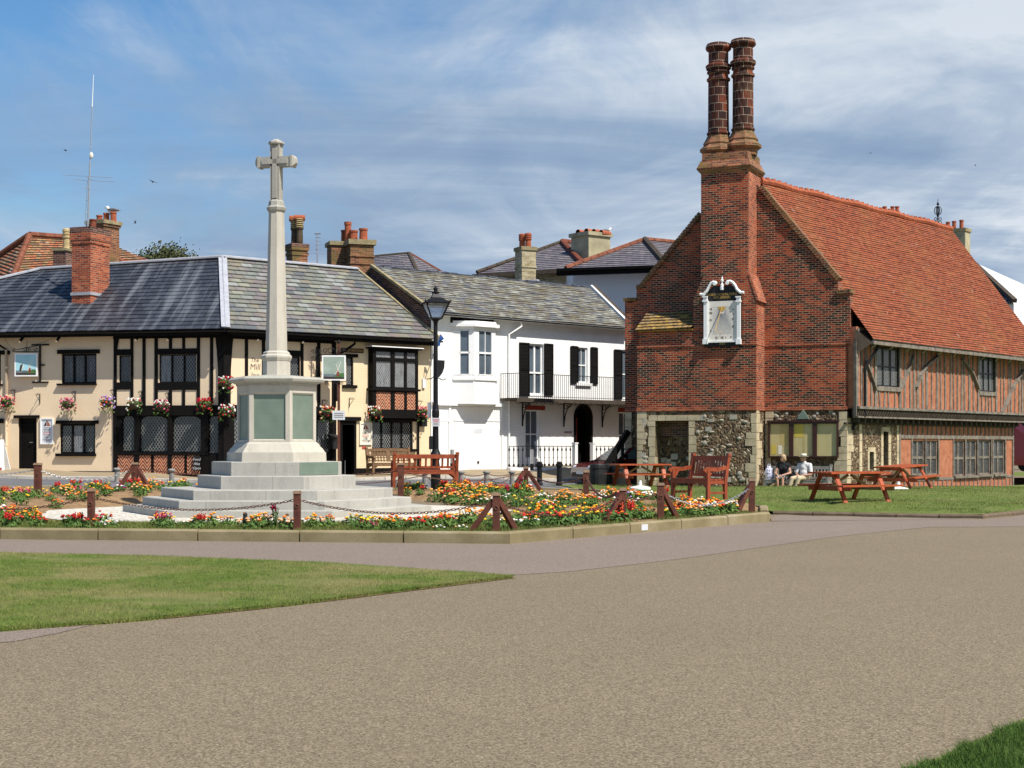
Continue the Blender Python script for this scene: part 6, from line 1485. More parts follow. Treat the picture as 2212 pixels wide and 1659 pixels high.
M['shaft_diaper'] = shaftmat('diapered_chimney_brick', True); M['shaft_plain'] = shaftmat('moulded_chimney_brick', False)
shaft(1552, BT - .72, 9, False); shaft(1605, BT - .78, 0, True)
mb = MB(); mb.face([SM.pt(.0, zbase, .012), SM.pt(.5, zbase, .012), SM.pt(.5, zstr + .3, .012), SM.pt(0, zstr + .3, .012)]); mb.build('wall_end', M['brick_red'], hall)
# ---- long side: jettied timber upper floor, flint and timber below
SEND = SM.uz(2188, 1000)[0]; UPE = 15.6; JO = .33
def sR(k, x0, y0, x1, y1, o=0.0): return SM.R(k, x0, y0, x1, y1, o)
def vx(x, y): return (1840.7 + .1678 * x, 711.5 + .1678 * y)
VX0 = 0.0
def vR(x0, y0, x1, y1, o=JO): return SM.R(0, *vx(x0, y0), *vx(x1, y1), o)
zj1 = SM.uz(1900, 884, JO)[1]; zj0 = SM.uz(1900, 899, JO)[1]; ze = SM.uz(1900, 737, .88)[1]
u_t = .06
w1 = vR(308, 225, 600, 738); w2 = vR(1628, 345, 1838, 802)
mb = MB(); holes_wall(mb, SM, (u_t, UPE, zj1, ze + .5), [w1, w2], JO, .1); mb.face([SM.pt(u_t, zj1, JO), SM.pt(u_t, ze + .5, JO), SM.pt(u_t, ze + .5, -.3), SM.pt(u_t, zj1, -.3)]); mb.build('brick_infill', M['infill'], hall)
mb = MB(); rs = random.Random(8); uu = u_t + .02; o1 = JO + .03
while uu < UPE:
    wd = rs.uniform(.07, .17); j = rs.uniform(-.07, .07)
    segs = [(zj1, ze + .45)]
    for w_ in (w1, w2):
        if w_[0] - .1 < uu + wd and uu < w_[1] + .1: segs = [(zj1, w_[2] - .12)]
    for za, zb__ in segs:
        mb.hexa([SM.pt(uu, za, o1), SM.pt(uu + wd, za, o1), SM.pt(uu + wd + j, zb__, o1), SM.pt(uu + j, zb__, o1), SM.pt(uu, za, JO - .05), SM.pt(uu + wd, za, JO - .05), SM.pt(uu + wd + j, zb__, JO - .05), SM.pt(uu + j, zb__, JO - .05)])
    uu += rs.uniform(.27, .5)
for w_ in (w1, w2):
    for a, b in ((w_[0] - .17, w_[0]), (w_[1], w_[1] + .17)): mb.fbox(SM, (a, b, zj1, ze + .45), JO - .05, o1 + .01)
    mb.fbox(SM, (w_[0], w_[1], w_[2] - .16, w_[2]), JO - .05, o1 + .03)
mb.build('timber_stud', M['timber_grey'], hall)
for pl, wd in (([(775, 330), (690, 560), (592, 800)], .2), ([(1085, 345), (930, 470), (860, 590), (812, 740)], .24), ([(152, 400), (215, 560), (285, 770)], .2), ([(1395, 385), (1530, 560), (1608, 760)], .22), ([(2185, 520), (2060, 720), (1915, 1060)], .26)):
    pp = [SM.pt(*SM.uz(*vx(*a_), JO), JO + .02) for a_ in pl]
    mb = MB()
    for a_, b_ in zip(pp, pp[1:]): mb.beam(a_, b_ + (b_ - a_).normalized() * .04, .07, wd, up=SM.n)
    mb.build('curved_brace', M['timber_grey'], hall)
for w_, lt in ((w1, 'lead'), (w2, 'lead')): window(SM, hall, w_, 3, 2, 'iron', ['glass', 'glass', 'glass'], lt, JO, .06, .05, .05, latdx=.08, latdz=.14)
# jetty beam with moulded ledge, rope carving and joists
mb = MB(); mb.fbox(SM, (u_t - .05, UPE, zj1 - .02, zj1 + .07), JO - .1, JO + .16); mb.fbox(SM, (u_t - .05, UPE, zj0 - .08, zj0 - .02), JO - .1, JO + .1); mb.build('jetty_ledge', M['timber_grey'], hall)
mb = MB(); mb.fbox(SM, (u_t - .04, UPE, zj0 - .02, zj1 - .02), JO - .15, JO + .08); uu = u_t
while uu < UPE - .2: mb.beam(SM.pt(uu, zj1 - .03, JO + .085), SM.pt(uu + .16, zj0 - .01, JO + .085), .05, .05, up=SM.n); uu += .13
uu = u_t + .2
while uu < SEND: mb.fbox(SM, (uu, uu + .13, zj0 - .24, zj0 - .08), -.02, JO - .02); uu += .48
mb.fbox(SM, (u_t - .2, SEND + .2, zj0 - .3, zj0 - .24), -.05, .06); mb.face([SM.pt(u_t, zj0 - .08, -.05), SM.pt(UPE, zj0 - .08, -.05), SM.pt(UPE, zj0 - .08, JO + .05), SM.pt(u_t, zj0 - .08, JO + .05)]); mb.build('jetty_beam', M['timber_dark'], hall)
# lower wall
s1 = sR(7, 1002, 938, 1046, 1225); s2 = sR(7, 884, 1112, 921, 1262); uF_ = SM.uzk(7, 1138, 1100)[0]
wins = [sR(7, 1250, 1015, 1358, 1310), sR(7, 1368, 1015, 1472, 1310), sR(7, 1608, 1015, 1702, 1318), sR(7, 1712, 1015, 1806, 1314), sR(7, 1816, 1012, 1926, 1305), sR(7, 1946, 1010, 2046, 1302)]
mb = MB(); holes_wall(mb, SM, (0, uF_, ZB, zj0), [s1, s2], 0, .25); mb.build('flint_wall', M['flint'], hall)
mb = MB(); holes_wall(mb, SM, (uF_, SEND, ZB, zj0), wins, 0, .1); mb.face([SM.pt(SEND, ZB, 0), SM.pt(SEND, zj0, 0), SM.pt(SEND, zj0, -6), SM.pt(SEND, ZB, -6)]); mb.build('brick_infill', M['infill'], hall)
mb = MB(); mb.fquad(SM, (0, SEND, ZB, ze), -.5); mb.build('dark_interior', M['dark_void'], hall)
mb = MB(); z = -.3
while z < zj0 - .3:
    h = rq.uniform(.2, .36); mb.fbox(SM, (-.01, rq.uniform(.25, .55), z + .008, z + h - .008), -.2, .015 + rq.uniform(0, .01)); z += h
for w_, e in ((s1, .13), (s2, .11)):
    for a, b in ((w_[0] - e * 1.3, w_[0]), (w_[1], w_[1] + e * 1.6)):
        z = w_[2] - .05
        while z < w_[3]: h = rq.uniform(.25, .45); mb.fbox(SM, (a, b, z + .006, min(w_[3], z + h - .006)), -.2, .02); z += h
    mb.fbox(SM, (w_[0] - e, w_[1] + e, w_[3], w_[3] + .16), -.2, .022)
ua = SM.uzk(7, 806, 1100)[0]
z = -.3
while z < zj0 - .35: h = rq.uniform(.3, .5); mb.fbox(SM, (ua - .1, ua + .1, z + .006, z + h - .006), -.1, .03); mb.fbox(SM, (uF_ - .2, uF_ - .03, z + .006, z + h - .006), -.1, .025); z += h
mb.build('quoin_stones', M['quoin'], hall)
mb = MB(); zr1 = SM.uzk(7, 1400, 1000)[1]; zr0 = SM.uzk(7, 1400, 1335)[1]
mb.fbox(SM, (uF_, SEND, zr1, zr1 + .13), -.03, .04); mb.fbox(SM, (uF_, SEND, zr0 - .1, zr0), -.03, .03); mb.fbox(SM, (uF_ - .03, uF_ + .08, -.4, zj0 - .3), -.03, .045); mb.fbox(SM, (SEND - .12, SEND + .01, -.4, zj0 - .3), -.03, .045)
for w_ in wins:
    for a, b in ((w_[0] - .09, w_[0]), (w_[1], w_[1] + .09)): mb.fbox(SM, (a, b, zr0, zr1), -.03, .035)
uu = uF_ + .3
while uu < SEND - .2:
    mb.fbox(SM, (uu, uu + .09, zr1 + .13, zj0 - .3), -.03, .03); mb.fbox(SM, (uu + .1, uu + .18, -.4, zr0 - .1), -.03, .025); uu += .42
mb.build('timber_frame', M['timber_grey'], hall)
for w_ in wins:
    wo = window(SM, hall, w_, 2, 2, 'timber_grey', ['glass_curtain', 'glass'], 'lead_dark', 0, .09, .06, .1, latdx=.09, latdz=.15); board(SM, wo, (w_[0] - .04, w_[1] + .04, w_[2] - .09, w_[2]), -.02, .11, 'timber_grey', 'sill')
# rafters feet, eaves board, drop pipe
EO = .88; e0u = .28; e0z = SM.uz(1886, 733, EO)[1]
E0 = SM.pt(e0u, e0z, EO); E1 = SM.pt(UPE + 1.2, e0z, EO)
R0 = P(1642, 392, 54.8); R1 = R0 + SM.t * 16.4 + V((0, 0, .08))
mb = MB(); mb.courses(E0, E1, R0, R1, 62, .016, 0, wob=.007)
mb.build('roof', M['tile'], hall)
mb = MB(); B0 = R0 + (R0 - E0) * 1.0; OBk = V((2 * R0.x - E0.x, 2 * R0.y - E0.y, E0.z)); OB1 = OBk + SM.t * 17; mb.courses(OB1, OBk, R1, R0, 56, .02, 0); mb.build('roof', M['tile'], hall)
mb = MB(); n = 40
for i in range(n):
    a, b = R0.lerp(R1, i / n), R0.lerp(R1, (i + .98) / n); j = V((0, 0, .03 * math.sin(i * .8) + .02)); mb.tube([a + j, b + j], .13, 8); mb.beam(a + j + V((0, 0, .1)), a.lerp(b, .55) + j + V((0, 0, .13)), .06, .1)
mb.build('ridge_tile', M['terra'], hall)
mb = MB(); mb.beam(E0 + V((0, 0, .01)) - SM.n * .02, E1 - SM.n * .02, .05, .03, up=SM.n); mb.fbox(SM, (e0u, UPE + 1, e0z - .16, e0z - .04), EO - .09, EO); mb.build('eaves_board', M['timber_grey'], hall)
mb = MB(); mb.face([SM.pt(e0u, e0z - .1, EO - .05), SM.pt(UPE + 1, e0z - .1, EO - .05), SM.pt(UPE + 1, e0z + .35, JO), SM.pt(e0u, e0z + .35, JO)]); mb.face([SM.pt(u_t - .1, e0z - .5, JO), SM.pt(e0u, e0z - .12, EO - .05), SM.pt(u_t - .1, e0z + .4, JO)]); mb.build('eaves_soffit', M['timber_dark'], hall)
mb = MB(); uu = e0u + .3
while uu < UPE: mb.tube([SM.pt(uu, e0z - .12, EO - .07), SM.pt(uu + .05, e0z - .2, EO - .15), SM.pt(uu + .03, e0z - .25, EO - .23)], .02, 5); uu += 1.35
mb.build('gutter_hook', M['steel'], hall)
mb = MB(); ud = SM.uz(1861, 800, JO)[0]; mb.tube([SM.pt(ud + .4, e0z - .15, EO - .1), SM.pt(ud + .4, e0z - .35, EO - .2), SM.pt(ud + .06, e0z - .95, JO + .1), SM.pt(ud + .06, zj0, JO + .1), SM.pt(ud - .1, zj0 - .35, .08), SM.pt(ud - .1, zj0 - .5, .08)], .055, 8); mb.build('downpipe', M['iron'], hall)
mb = MB(); mb.fbox(SM, (u_t - .09, u_t + .04, zj0 - .02, e0z), JO - .06, JO + .05); mb.build('corner_post', M['timber_grey'], hall)
# closing walls on the unseen sides
mb = MB(); bl = GM.pt(UL, 0, -.4); bl2 = bl + SM.t * 15.5
mb.face([bl + V((0, 0, ZB)), bl + V((0, 0, e0z)), bl2 + V((0, 0, e0z)), bl2 + V((0, 0, ZB))]); s2_ = SM.pt(15.6, 0, 0); mb.face([bl2 + V((0, 0, ZB)), bl2 + V((0, 0, e0z)), R1 - SM.t * .6 - V((0, 0, .2)), s2_ + V((0, 0, e0z)), s2_ + V((0, 0, zj0))]); mb.build('wall', M['brick_gable'], hall)
# ---- sundial on the chimney breast
DF = Fac((GM.pt(0, 0, BT).x, GM.pt(0, 0, BT).y), -24.0)
def dR(x0, y0, x1, y1): return DF.R(0, *dz(x0, y0), *dz(x1, y1), .05)
def dz(x, y): return ((1940 + x * .12057) * .7734, (770 + y * .12057) * .7734)
fa = dR(318, 590, 990, 1520); c_ = DF.pt((fa[0] + fa[1]) / 2, fa[2], .1)
t = thing('sundial', 'white framed sundial with scrolled pediment on the brick chimney breast', 'sundial', c_)
m2 = MB(); ba = dR(222, 300, 1085, 1640); m2.fbox(DF, (ba[0], ba[1], ba[2], fa[3] + .02), .0, .08)
zl0 = dR(318, 470, 990, 590)[3]
m2.prism([DF.pt(ba[0] - .02, fa[3] + .02, .0), DF.pt(ba[1] + .02, fa[3] + .02, .0), DF.pt(ba[1] - .02, DF.uz(*dz(1000, 400))[1], .0), DF.pt(DF.uz(*dz(860, 220))[0], DF.uz(*dz(860, 220))[1], 0), DF.pt(DF.uz(*dz(460, 240))[0], DF.uz(*dz(460, 240))[1], 0), DF.pt(ba[0] + .02, DF.uz(*dz(300, 440))[1], 0)], DF.n * .075)
m2.build('black_board', M['black_plastic'], t)
m2 = MB(); m2.fbox(DF, fa, .08, .1); m2.build('dial_face', M['dial'], t)
m2 = MB()
for (x0, x1) in ((222, 318), (990, 1085)):
    a = dR(x0 + 8, 575, x1 - 8, 1490); m2.fbox(DF, a, .06, .16); b = dR(x0 - 10, 1470, x1 + 4, 1590); m2.fbox(DF, b, .05, .2); b = dR(x0 - 20, 480, x1, 510); m2.fbox(DF, b, .05, .2); b = dR(x0 - 4, 510, x1 - 6, 580); m2.fbox(DF, b, .05, .17); b = dR(x0 - 20, 578, x1 + 4, 612); m2.fbox(DF, b, .05, .19)
a = dR(300, 1515, 1000, 1548); m2.fbox(DF, a, .06, .14); a = dR(312, 590, 340, 1520); m2.fbox(DF, a, .08, .13)
m2.build('pilaster', M['white'], t)
for sg, path in ((0, [(145, 440), (230, 440), (300, 370), (350, 270), (400, 185), (450, 150), (510, 160), (535, 195)]), (1, [(1165, 395), (1085, 395), (1000, 320), (960, 230), (900, 160), (840, 130), (780, 140), (755, 175)])):
    m2 = MB(); m2.tube([DF.pt(*DF.uz(*dz(x, y)), .12) for x, y in path], [.05, .055, .055, .05, .05, .045, .045, .04], 8); e = path[-1]; m2.tube([DF.pt(*DF.uz(*dz(e[0] - (40 if sg == 0 else -30), e[1] + 5)), .08), DF.pt(*DF.uz(*dz(e[0] - (40 if sg == 0 else -30), e[1] + 5)), .2)], .06, 10); m2.build('scroll', M['white'], t)
m2 = MB(); fc_ = DF.pt(DF.uz(*dz(660, 300))[0], 0, .12); zf = lambda y: DF.uz(*dz(660, y))[1]
m2.lathe(fc_, [(.07, zf(340)), (.07, zf(260)), (.055, zf(250)), (.06, zf(225)), (.03, zf(190)), (.025, zf(170)), (.05, zf(135)), (.055, zf(115)), (.025, zf(80)), (.03, zf(50)), (.0, zf(25))], 10); m2.build('finial', M['white'], t)
m2 = MB(); top = DF.uz(*dz(650, 720)); bl_ = DF.uz(*dz(440, 1370)); br_ = DF.uz(*dz(880, 1370)); ur = DF.uz(*dz(880, 720)); ul = DF.uz(*dz(440, 740))
ends = [(bl_[0] + (br_[0] - bl_[0]) * i / 14, bl_[1]) for i in range(15)] + [(ul[0], ul[1] + (bl_[1] - ul[1]) * i / 9) for i in range(9)] + [(br_[0], ul[1] + (bl_[1] - ul[1]) * i / 9) for i in range(9)]
for ex, ez in ends:
    d_ = V((ex - top[0], ez - top[1])); n_ = V((-d_.y, d_.x)).normalized() * .004; s_ = .25
    m2.face([DF.pt(top[0] + d_.x * s_ - n_.x, top[1] + d_.y * s_ - n_.y, .104), DF.pt(ex - n_.x, ez - n_.y, .104), DF.pt(ex + n_.x, ez + n_.y, .104), DF.pt(top[0] + d_.x * s_ + n_.x, top[1] + d_.y * s_ + n_.y, .104)])
m2.build('hour_lines', M['dial_line'], t)
m2 = MB(); m2.face([DF.pt(top[0] + .135 * math.cos(a_), top[1] + .17 * math.sin(a_), .107) for a_ in [pi + pi * i / 12 for i in range(13)]]); m2.build('sun_boss', M['gold'], t)
m2 = MB(); gb = DF.uz(*dz(525, 1300)); m2.beam(DF.pt(top[0], top[1] - .02, .11), DF.pt(gb[0] + .05, gb[1], .42), .018, .03, up=DF.n); m2.tube([DF.pt(gb[0] + .05, gb[1], .42), DF.pt(gb[0] + .2, gb[1] - .05, .1)], .008, 4); m2.build('gnomon', M['gold'], t)
a = DF.uz(*dz(655, 440)); text_obj('motto', 'HORAS NON NUMERO', DF, a[0], a[1], .125, .082, M['gold'], t, sx=.82); a = DF.uz(*dz(655, 510)); text_obj('motto', 'NISI SERENAS', DF, a[0], a[1], .125, .082, M['gold'], t, sx=.82)
a = DF.uz(*dz(650, 1578)); text_obj('date', '1650', DF, a[0], a[1], .12, .085, M['gold'], t)
for tx, x, y in (('VII', 400, 780), ('VIII', 395, 870), ('IX', 395, 1030), ('X', 395, 1290), ('XI', 525, 1440), ('XII', 660, 1435), ('I', 745, 1430), ('II', 865, 1420), ('III', 910, 1180), ('IV', 910, 1010), ('V', 920, 890), ('VI', 915, 790)):
    a = DF.uz(*dz(x, y)); text_obj('hour_numeral', tx, DF, a[0], a[1], .105, .105, M['wood_teak'], t, sx=.8)
# ---- notice case on the gable
nb = gR(1661, 911, 1812, 988); t = thing('notice_case', 'dark wooden three pane notice case on the flint wall', 'notice board', GM.pt((nb[0] + nb[1]) / 2, nb[2], .05))
m2 = MB(); u0, u1, z0, z1 = nb; cols = [(6, 1448, 1612), (6, 1648, 1812), (6, 1850, 2020)]; b = .08
pu = [(GM.uzk(k, a_, 1000, .1)[0], GM.uzk(k, b_, 1000, .1)[0]) for k, a_, b_ in cols]; pz0, pz1 = GM.uzk(6, 1700, 1148, .1)[1], GM.uzk(6, 1700, 872, .1)[1]
m2.fbox(GM, (u0, u1, z0, pz0), .0, .16); m2.fbox(GM, (u0, u1, pz1, z1), .0, .16); m2.fbox(GM, (u0 - .03, u1 + .03, z1, z1 + .05), .0, .2)
ed = [u0, pu[0][0], pu[0][1], pu[1][0], pu[1][1], pu[2][0], pu[2][1], u1]
for i in range(0, 8, 2): m2.fbox(GM, (ed[i], ed[i + 1], pz0, pz1), .0, .158)
m2.fbox(GM, (u0, u1, z0, z1), .0, .05); m2.build('case', M['wood_mahog'], t)
pr = random.Random(4)
for i, (a_, b_) in enumerate(pu):
    m2 = MB(); m2.fquad(GM, (a_, b_, pz0, pz1), .09); W = b_ - a_; H = pz1 - pz0
    if i == 0: m2.fquad(GM, (a_ + W * .52, a_ + W * .95, pz0 + H * .3, pz1 - .03), .094, 2); m2.fquad(GM, (a_ + W * .05, a_ + W * .3, pz0 + H * .05, pz0 + H * .35), .095, 1); m2.fquad(GM, (a_ + W * .42, a_ + W * .62, pz0 + H * .05, pz0 + H * .33), .096, 3)
    if i == 1: m2.fquad(GM, (a_ + W * .03, a_ + W * .5, pz0 + H * .58, pz1 - .02), .094, 1); m2.fquad(GM, (a_ + W * .5, a_ + W * .58, pz0, pz1), .095, 2)
    m2.build('display_sheet', [M['paper'], M['paper_yellow'], M['paper_tan'], M['board_cream']], t)
m2 = MB(); c_ = GM.uz(1736, 898); m2.prism([GM.pt(c_[0] - .22, c_[1] - .12, .0), GM.pt(c_[0] + .22, c_[1] - .12, 0), GM.pt(c_[0], c_[1] + .22, 0)], GM.n * .12); m2.build('canopy_plaque', M['bronze'], t)

# ================================================================ houses beyond
def bg_house(name, label, cat, anchor): return thing(name, label, cat, anchor)
t = bg_house('tiled_house', 'orange pantiled house roof with white lichen behind the left of the inn', 'house', P(100, 700, 70))
A, B = P(64, 509, 70), P(205, 519, 73.0)
mb = MB(); mb.courses(P(-10, 700, 65.5), P(350, 640, 69.5), A, B, 34, .045); mb.courses(P(-130, 640, 75), P(-10, 700, 65.5), A + V((-.1, .3, 0)), A, 26, .05); mb.courses(P(350, 640, 69.5), P(470, 620, 78), B, B + V((.2, .4, 0)), 24, .05); mb.build('roof', M['tile_old'], t)
mb = MB()
for a, b in ((A, B), (P(-10, 700, 65.5), A), (P(-130, 640, 75), A), (P(350, 640, 69.5), B)):
    n = 14
    for i in range(n): mb.tube([a.lerp(b, i / n) + V((0, 0, .05)), a.lerp(b, (i + .95) / n) + V((0, 0, .05))], .14, 7)
mb.build('ridge_tile', M['terra_worn'], t)
mb = MB(); mb.face([P(-10, 700, 66), P(350, 640, 70), P(350, 960, 70), P(-10, 960, 66)]); mb.face([P(-10, 700, 66), P(-130, 640, 75), P(-130, 960, 75), P(-10, 960, 66)]); mb.build('wall', M['brick_dark'], t)
d5 = 67.5; c5 = P(236, 540, d5); ch, R = stack(t, (c5.x - .25, c5.y), .95, .95, zat(600, d5), zat(486, d5), -30, 'brick_moss', 'stone_cap', .16, [(zat(492, d5), zat(487, d5), .05)], .1)
m2 = MB(); R5 = Matrix.Rotation(math.radians(-30), 3, 'Z'); 
for px, dy, h, in ((215, .5, .44), (230, .2, .5), (245, -.1, .5)):
    m2 = MB(); qv = P(px, 480, d5 + dy); chimney_pot(m2, (qv.x, qv.y, zat(481, d5)), h * .9, .14); m2.build('chimney_pot', M['terra'], ch)
d6 = 62.5; c6 = P(137, 560, d6); ch, R = stack(t, (c6.x, c6.y), .58, .6, zat(610, d6), zat(543, d6), -15, 'brick_dark', 'stone_cap', .1, (), .05)
m2 = MB(); chimney_pot(m2, (c6.x + .12, c6.y, zat(539, d6)), .86, .14, 0, 12, 'roll'); m2.build('chimney_pot', M['buff'], ch)
t = bg_house('hipped_house', 'small grey slate hipped roof peeping over the white house ridge', 'house', P(840, 640, 74)); mb = MB(); A, B = P(884, 548, 75), P(800, 556, 76)
mb.courses(P(690, 592, 71), P(902, 588, 71.5), B + V((0, 0, 0)), A, 10, .03); mb.courses(P(902, 588, 71.5), P(960, 592, 79), A, A + V((.1, .2, 0)), 10, .03); mb.build('roof', M['slate_purple'], t)
mb = MB(); mb.tube([P(902, 588, 71.5), A], .11, 7); mb.tube([A, B], .1, 7); mb.tube([A, P(960, 592, 79)], .1, 7, 1); mb.build('ridge_tile', [M['timber_dark'], M['terra_dark']], t)
mb = MB(); mb.face([P(690, 592, 71.5), P(902, 588, 72), P(902, 800, 72), P(690, 800, 71.5)]); mb.build('wall', M['brick_yellow'], t)
t = bg_house('slate_house', 'purple slate hipped house with a broad rendered chimney behind the white house', 'house', P(1200, 700, 84)); mb = MB()
A, B = P(1214, 524, 86), P(1300, 532, 90)
mb.courses(P(1030, 592, 82), P(1262, 578, 80), A, A + V((.05, .05, 0)), 15, .03); mb.courses(P(1262, 578, 80), P(1340, 570, 92), A, B, 15, .03); mb.build('roof', M['slate_purple'], t)
mb = MB(); n = 9
for a, b, m_ in ((P(1262, 575, 80), A, 0), (P(1030, 590, 82), A, 1), (A, B, 0)):
    for i in range(n): mb.tube([a.lerp(b, i / n) + V((0, 0, .06)), a.lerp(b, (i + .95) / n) + V((0, 0, .06))], .16 if m_ == 0 else .1, 7, m_)
mb.build('ridge_tile', [M['terra_dark'], M['timber_dark']], t)
mb = MB(); mb.face([P(1030, 592, 82.5), P(1275, 576, 80.5), P(1275, 800, 80.5), P(1030, 800, 82.5)]); mb.build('wall', M['brick_yellow'], t)
mb = MB(); mb.beam(P(1020, 597, 81.8), P(1268, 581, 79.8), .12, .22); mb.build('gutter', M['timber_dark'], t)
d7 = 83; c7 = P(1276, 540, d7); R7 = Matrix.Rotation(math.radians(38), 3, 'Z'); mb = MB(); mb.box((c7.x, c7.y, (zat(590, d7) + zat(513, d7)) / 2), (1.55, 1.45, zat(513, d7) - zat(590, d7)), M=R7); mb.box((c7.x, c7.y, zat(509, d7)), (1.75, 1.65, .2), M=R7); ch = mb.build('chimney', M['render_grey'], t)
for px, py, L_ in ((1248, 502, .5), (1266, 500, .75), (1282, 501, .75), (1298, 503, .6)):
    m2 = MB(); a = P(px, py, d7 - .5); e = a + V((.55, .5, -.02)) * L_ * 1.4; m2.tube([a, e], .17, 10, 0, caps=False); m2.tube([a + V((.02, .02, 0)), e], .12, 10, 1); m2.build('chimney_pot', [M['terra'], M['dark_void']], ch)
t = bg_house('slate_house', 'white rendered house with purple slate roof and black eaves left of the brick gable', 'house', P(1330, 700, 76)); mb = MB(); A = P(1393, 519, 80)
mb.courses(P(1218, 582, 77), P(1440, 574, 74), A, A + V((.05, .03, 0)), 14, .03); mb.courses(P(1440, 574, 74), P(1600, 570, 84), A, P(1560, 535, 86), 14, .03); mb.build('roof', M['slate_purple'], t)
mb = MB()
for a, b, m_ in ((P(1222, 581, 77), A, 0), (P(1440, 574, 74), A, 1), (A, P(1560, 535, 86), 0)):
    for i in range(10): mb.tube([a.lerp(b, i / 10) + V((0, 0, .05)), a.lerp(b, (i + .95) / 10) + V((0, 0, .05))], .13 if m_ == 0 else .17, 7, m_)
mb.build('ridge_tile', [M['terra_worn'], M['timber_dark']], t)
mb = MB(); mb.beam(P(1205, 588, 76.5), P(1450, 580, 73.4), .3, .35); mb.beam(P(1205, 583, 76.2), P(1450, 575, 73.2), .16, .12); mb.build('eaves_board', M['black'], t)
mb = MB(); mb.face([P(1238, 590, 77.2), P(1460, 584, 74.4), P(1460, 900, 74.4), P(1238, 900, 77.2)]); mb.face([P(1238, 590, 77.2), P(1238, 900, 77.2), P(1215, 900, 83), P(1215, 590, 83)]); mb.build('wall', M['white_render'], t)
# right of and behind the hall
t = bg_house('slate_house', 'slate roofed house with a three pot chimney rising behind the hall roof', 'house', P(2100, 900, 86)); mb = MB(); d8 = 86
mb.courses(P(2000, 690, 84), P(2192, 652, 80), P(1960, 520, 90), P(2088, 556, 87), 22, .03); mb.build('roof', M['slate_dark'], t)
mb = MB(); mb.beam(P(2192, 650, 80), P(2086, 553, 87), .25, .2); mb.build('verge', M['timber_dark'], t)
mb = MB(); mb.face([P(2000, 690, 84.3), P(2190, 656, 80.3), P(2190, 900, 80.3), P(2000, 900, 84.3)]); mb.face([P(2190, 656, 80.3), P(2090, 560, 87), P(2290, 650, 92), P(2290, 900, 92), P(2190, 900, 80.3)]); mb.build('wall', M['white_render'], t)
c8 = P(2068, 520, d8); ch, R = stack(t, (c8.x, c8.y), 1.2, .75, zat(600, d8), zat(502, d8), -38, 'render_grey', 'stone_cap', .18, (), .06)
for px, dy in ((2048, .4), (2061, .1), (2077, -.3)): m2 = MB(); qv = P(px, 495, d8 + dy); chimney_pot(m2, (qv.x, qv.y, zat(497, d8)), .52, .12); m2.build('chimney_pot', M['terra'], ch)
t = bg_house('red_chimney_stack', 'row of red chimney pots just showing over the hall ridge', 'chimney', P(1925, 600, 95)); m2 = MB(); cv = P(1925, 500, 95); m2.box((cv.x, cv.y, (zat(560, 95) + zat(462, 95)) / 2), (1.4, .7, zat(462, 95) - zat(560, 95))); m2.build('stack', M['brick_red'], t)
for px in (1911, 1928, 1938): m2 = MB(); qv = P(px, 460, 95); chimney_pot(m2, (qv.x, qv.y, zat(464, 95)), .52, .13); m2.build('chimney_pot', M['terra'], t)
t = bg_house('white_house', 'far white house with grey roof at the right edge behind the hall', 'house', P(2220, 900, 105)); mb = MB(); mb.face([P(2150, 690, 105), P(2330, 690, 105), P(2330, 940, 105), P(2150, 940, 105)]); mb.face([P(2150, 690, 105), P(2150, 940, 105), P(2150, 940, 115), P(2150, 690, 115)]); mb.build('wall', M['white_render'], t)
mb = MB(); mb.courses(P(2140, 660, 104), P(2340, 662, 104), P(2165, 642, 108), P(2340, 640, 108), 6, .03); mb.build('roof', M['render_grey'], t); mb = MB(); mb.box(P(2200, 668, 104), (.8, .4, .9)); mb.build('chimney', M['white'], t)
# iron finial with its lantern base
d9 = 67.0; t = thing('roof_finial', 'ornate black wrought iron finial at the far end of the hall ridge', 'finial', P(2026, 497, d9)); c9 = P(2026, 497, d9); mb = MB(); zz9 = lambda y: zat(y, d9)
mb.tube([V((c9.x, c9.y, zz9(485))), V((c9.x, c9.y, zz9(430)))], [.03, .012], 6)
for an in (0, pi / 2, pi / 4):
    ux = V((math.cos(an), math.sin(an), 0)); mb.tube([V((c9.x, c9.y, zz9(455))) + ux * .16 * math.cos(k * pi / 8) + V((0, 0, .19 * math.sin(k * pi / 8))) for k in range(16)], .016, 4, closed=True)
for k, y in enumerate((473, 480)):
    for an in (0, pi): ux = V((math.cos(an), math.sin(an), 0)); mb.tube([V((c9.x, c9.y, zz9(y))) + ux * (.1 + .06 * math.cos(q_ * pi / 4)) + V((0, 0, .06 * math.sin(q_ * pi / 4))) for q_ in range(8)], .015, 4, closed=True)
mb.lathe((c9.x, c9.y, 0), [(.02, zz9(470)), (.06, zz9(466)), (.02, zz9(462))], 8); mb.lathe((c9.x, c9.y, 0), [(.02, zz9(444)), (.07, zz9(441)), (.02, zz9(437))], 8); mb.build('ironwork', M['iron'], t)
mb = MB(); mb.lathe((c9.x, c9.y, 0), [(.15, zz9(502)), (.17, zz9(488)), (.2, zz9(484)), (.05, zz9(482))], 8); mb.build('lantern_base', M['steel'], t)
# small aerial on the white house
t = thing('aerial', 'small television aerial beside the tall brick chimney of the inn', 'aerial', P(685.5, 571, 63)); mb = MB(); a = P(685.5, 580, 63); b = P(685.8, 505, 63); mb.tube([a, b], .025, 6)
for f in (.9, .8, .68, .55): c = a.lerp(b, f); mb.tube([c - V((.1, 0, 0)), c + V((.12, .1, 0))], .012, 4)
mb.tube([b - V((.12, 0, 0)), b + V((.14, 0, 0))], .03, 5); c = a.lerp(b, .43); mb.tube([c - V((.5, 0, 0)), c + V((.65, .2, 0))], .006, 4); mb.build('rod', M['steel'], t)
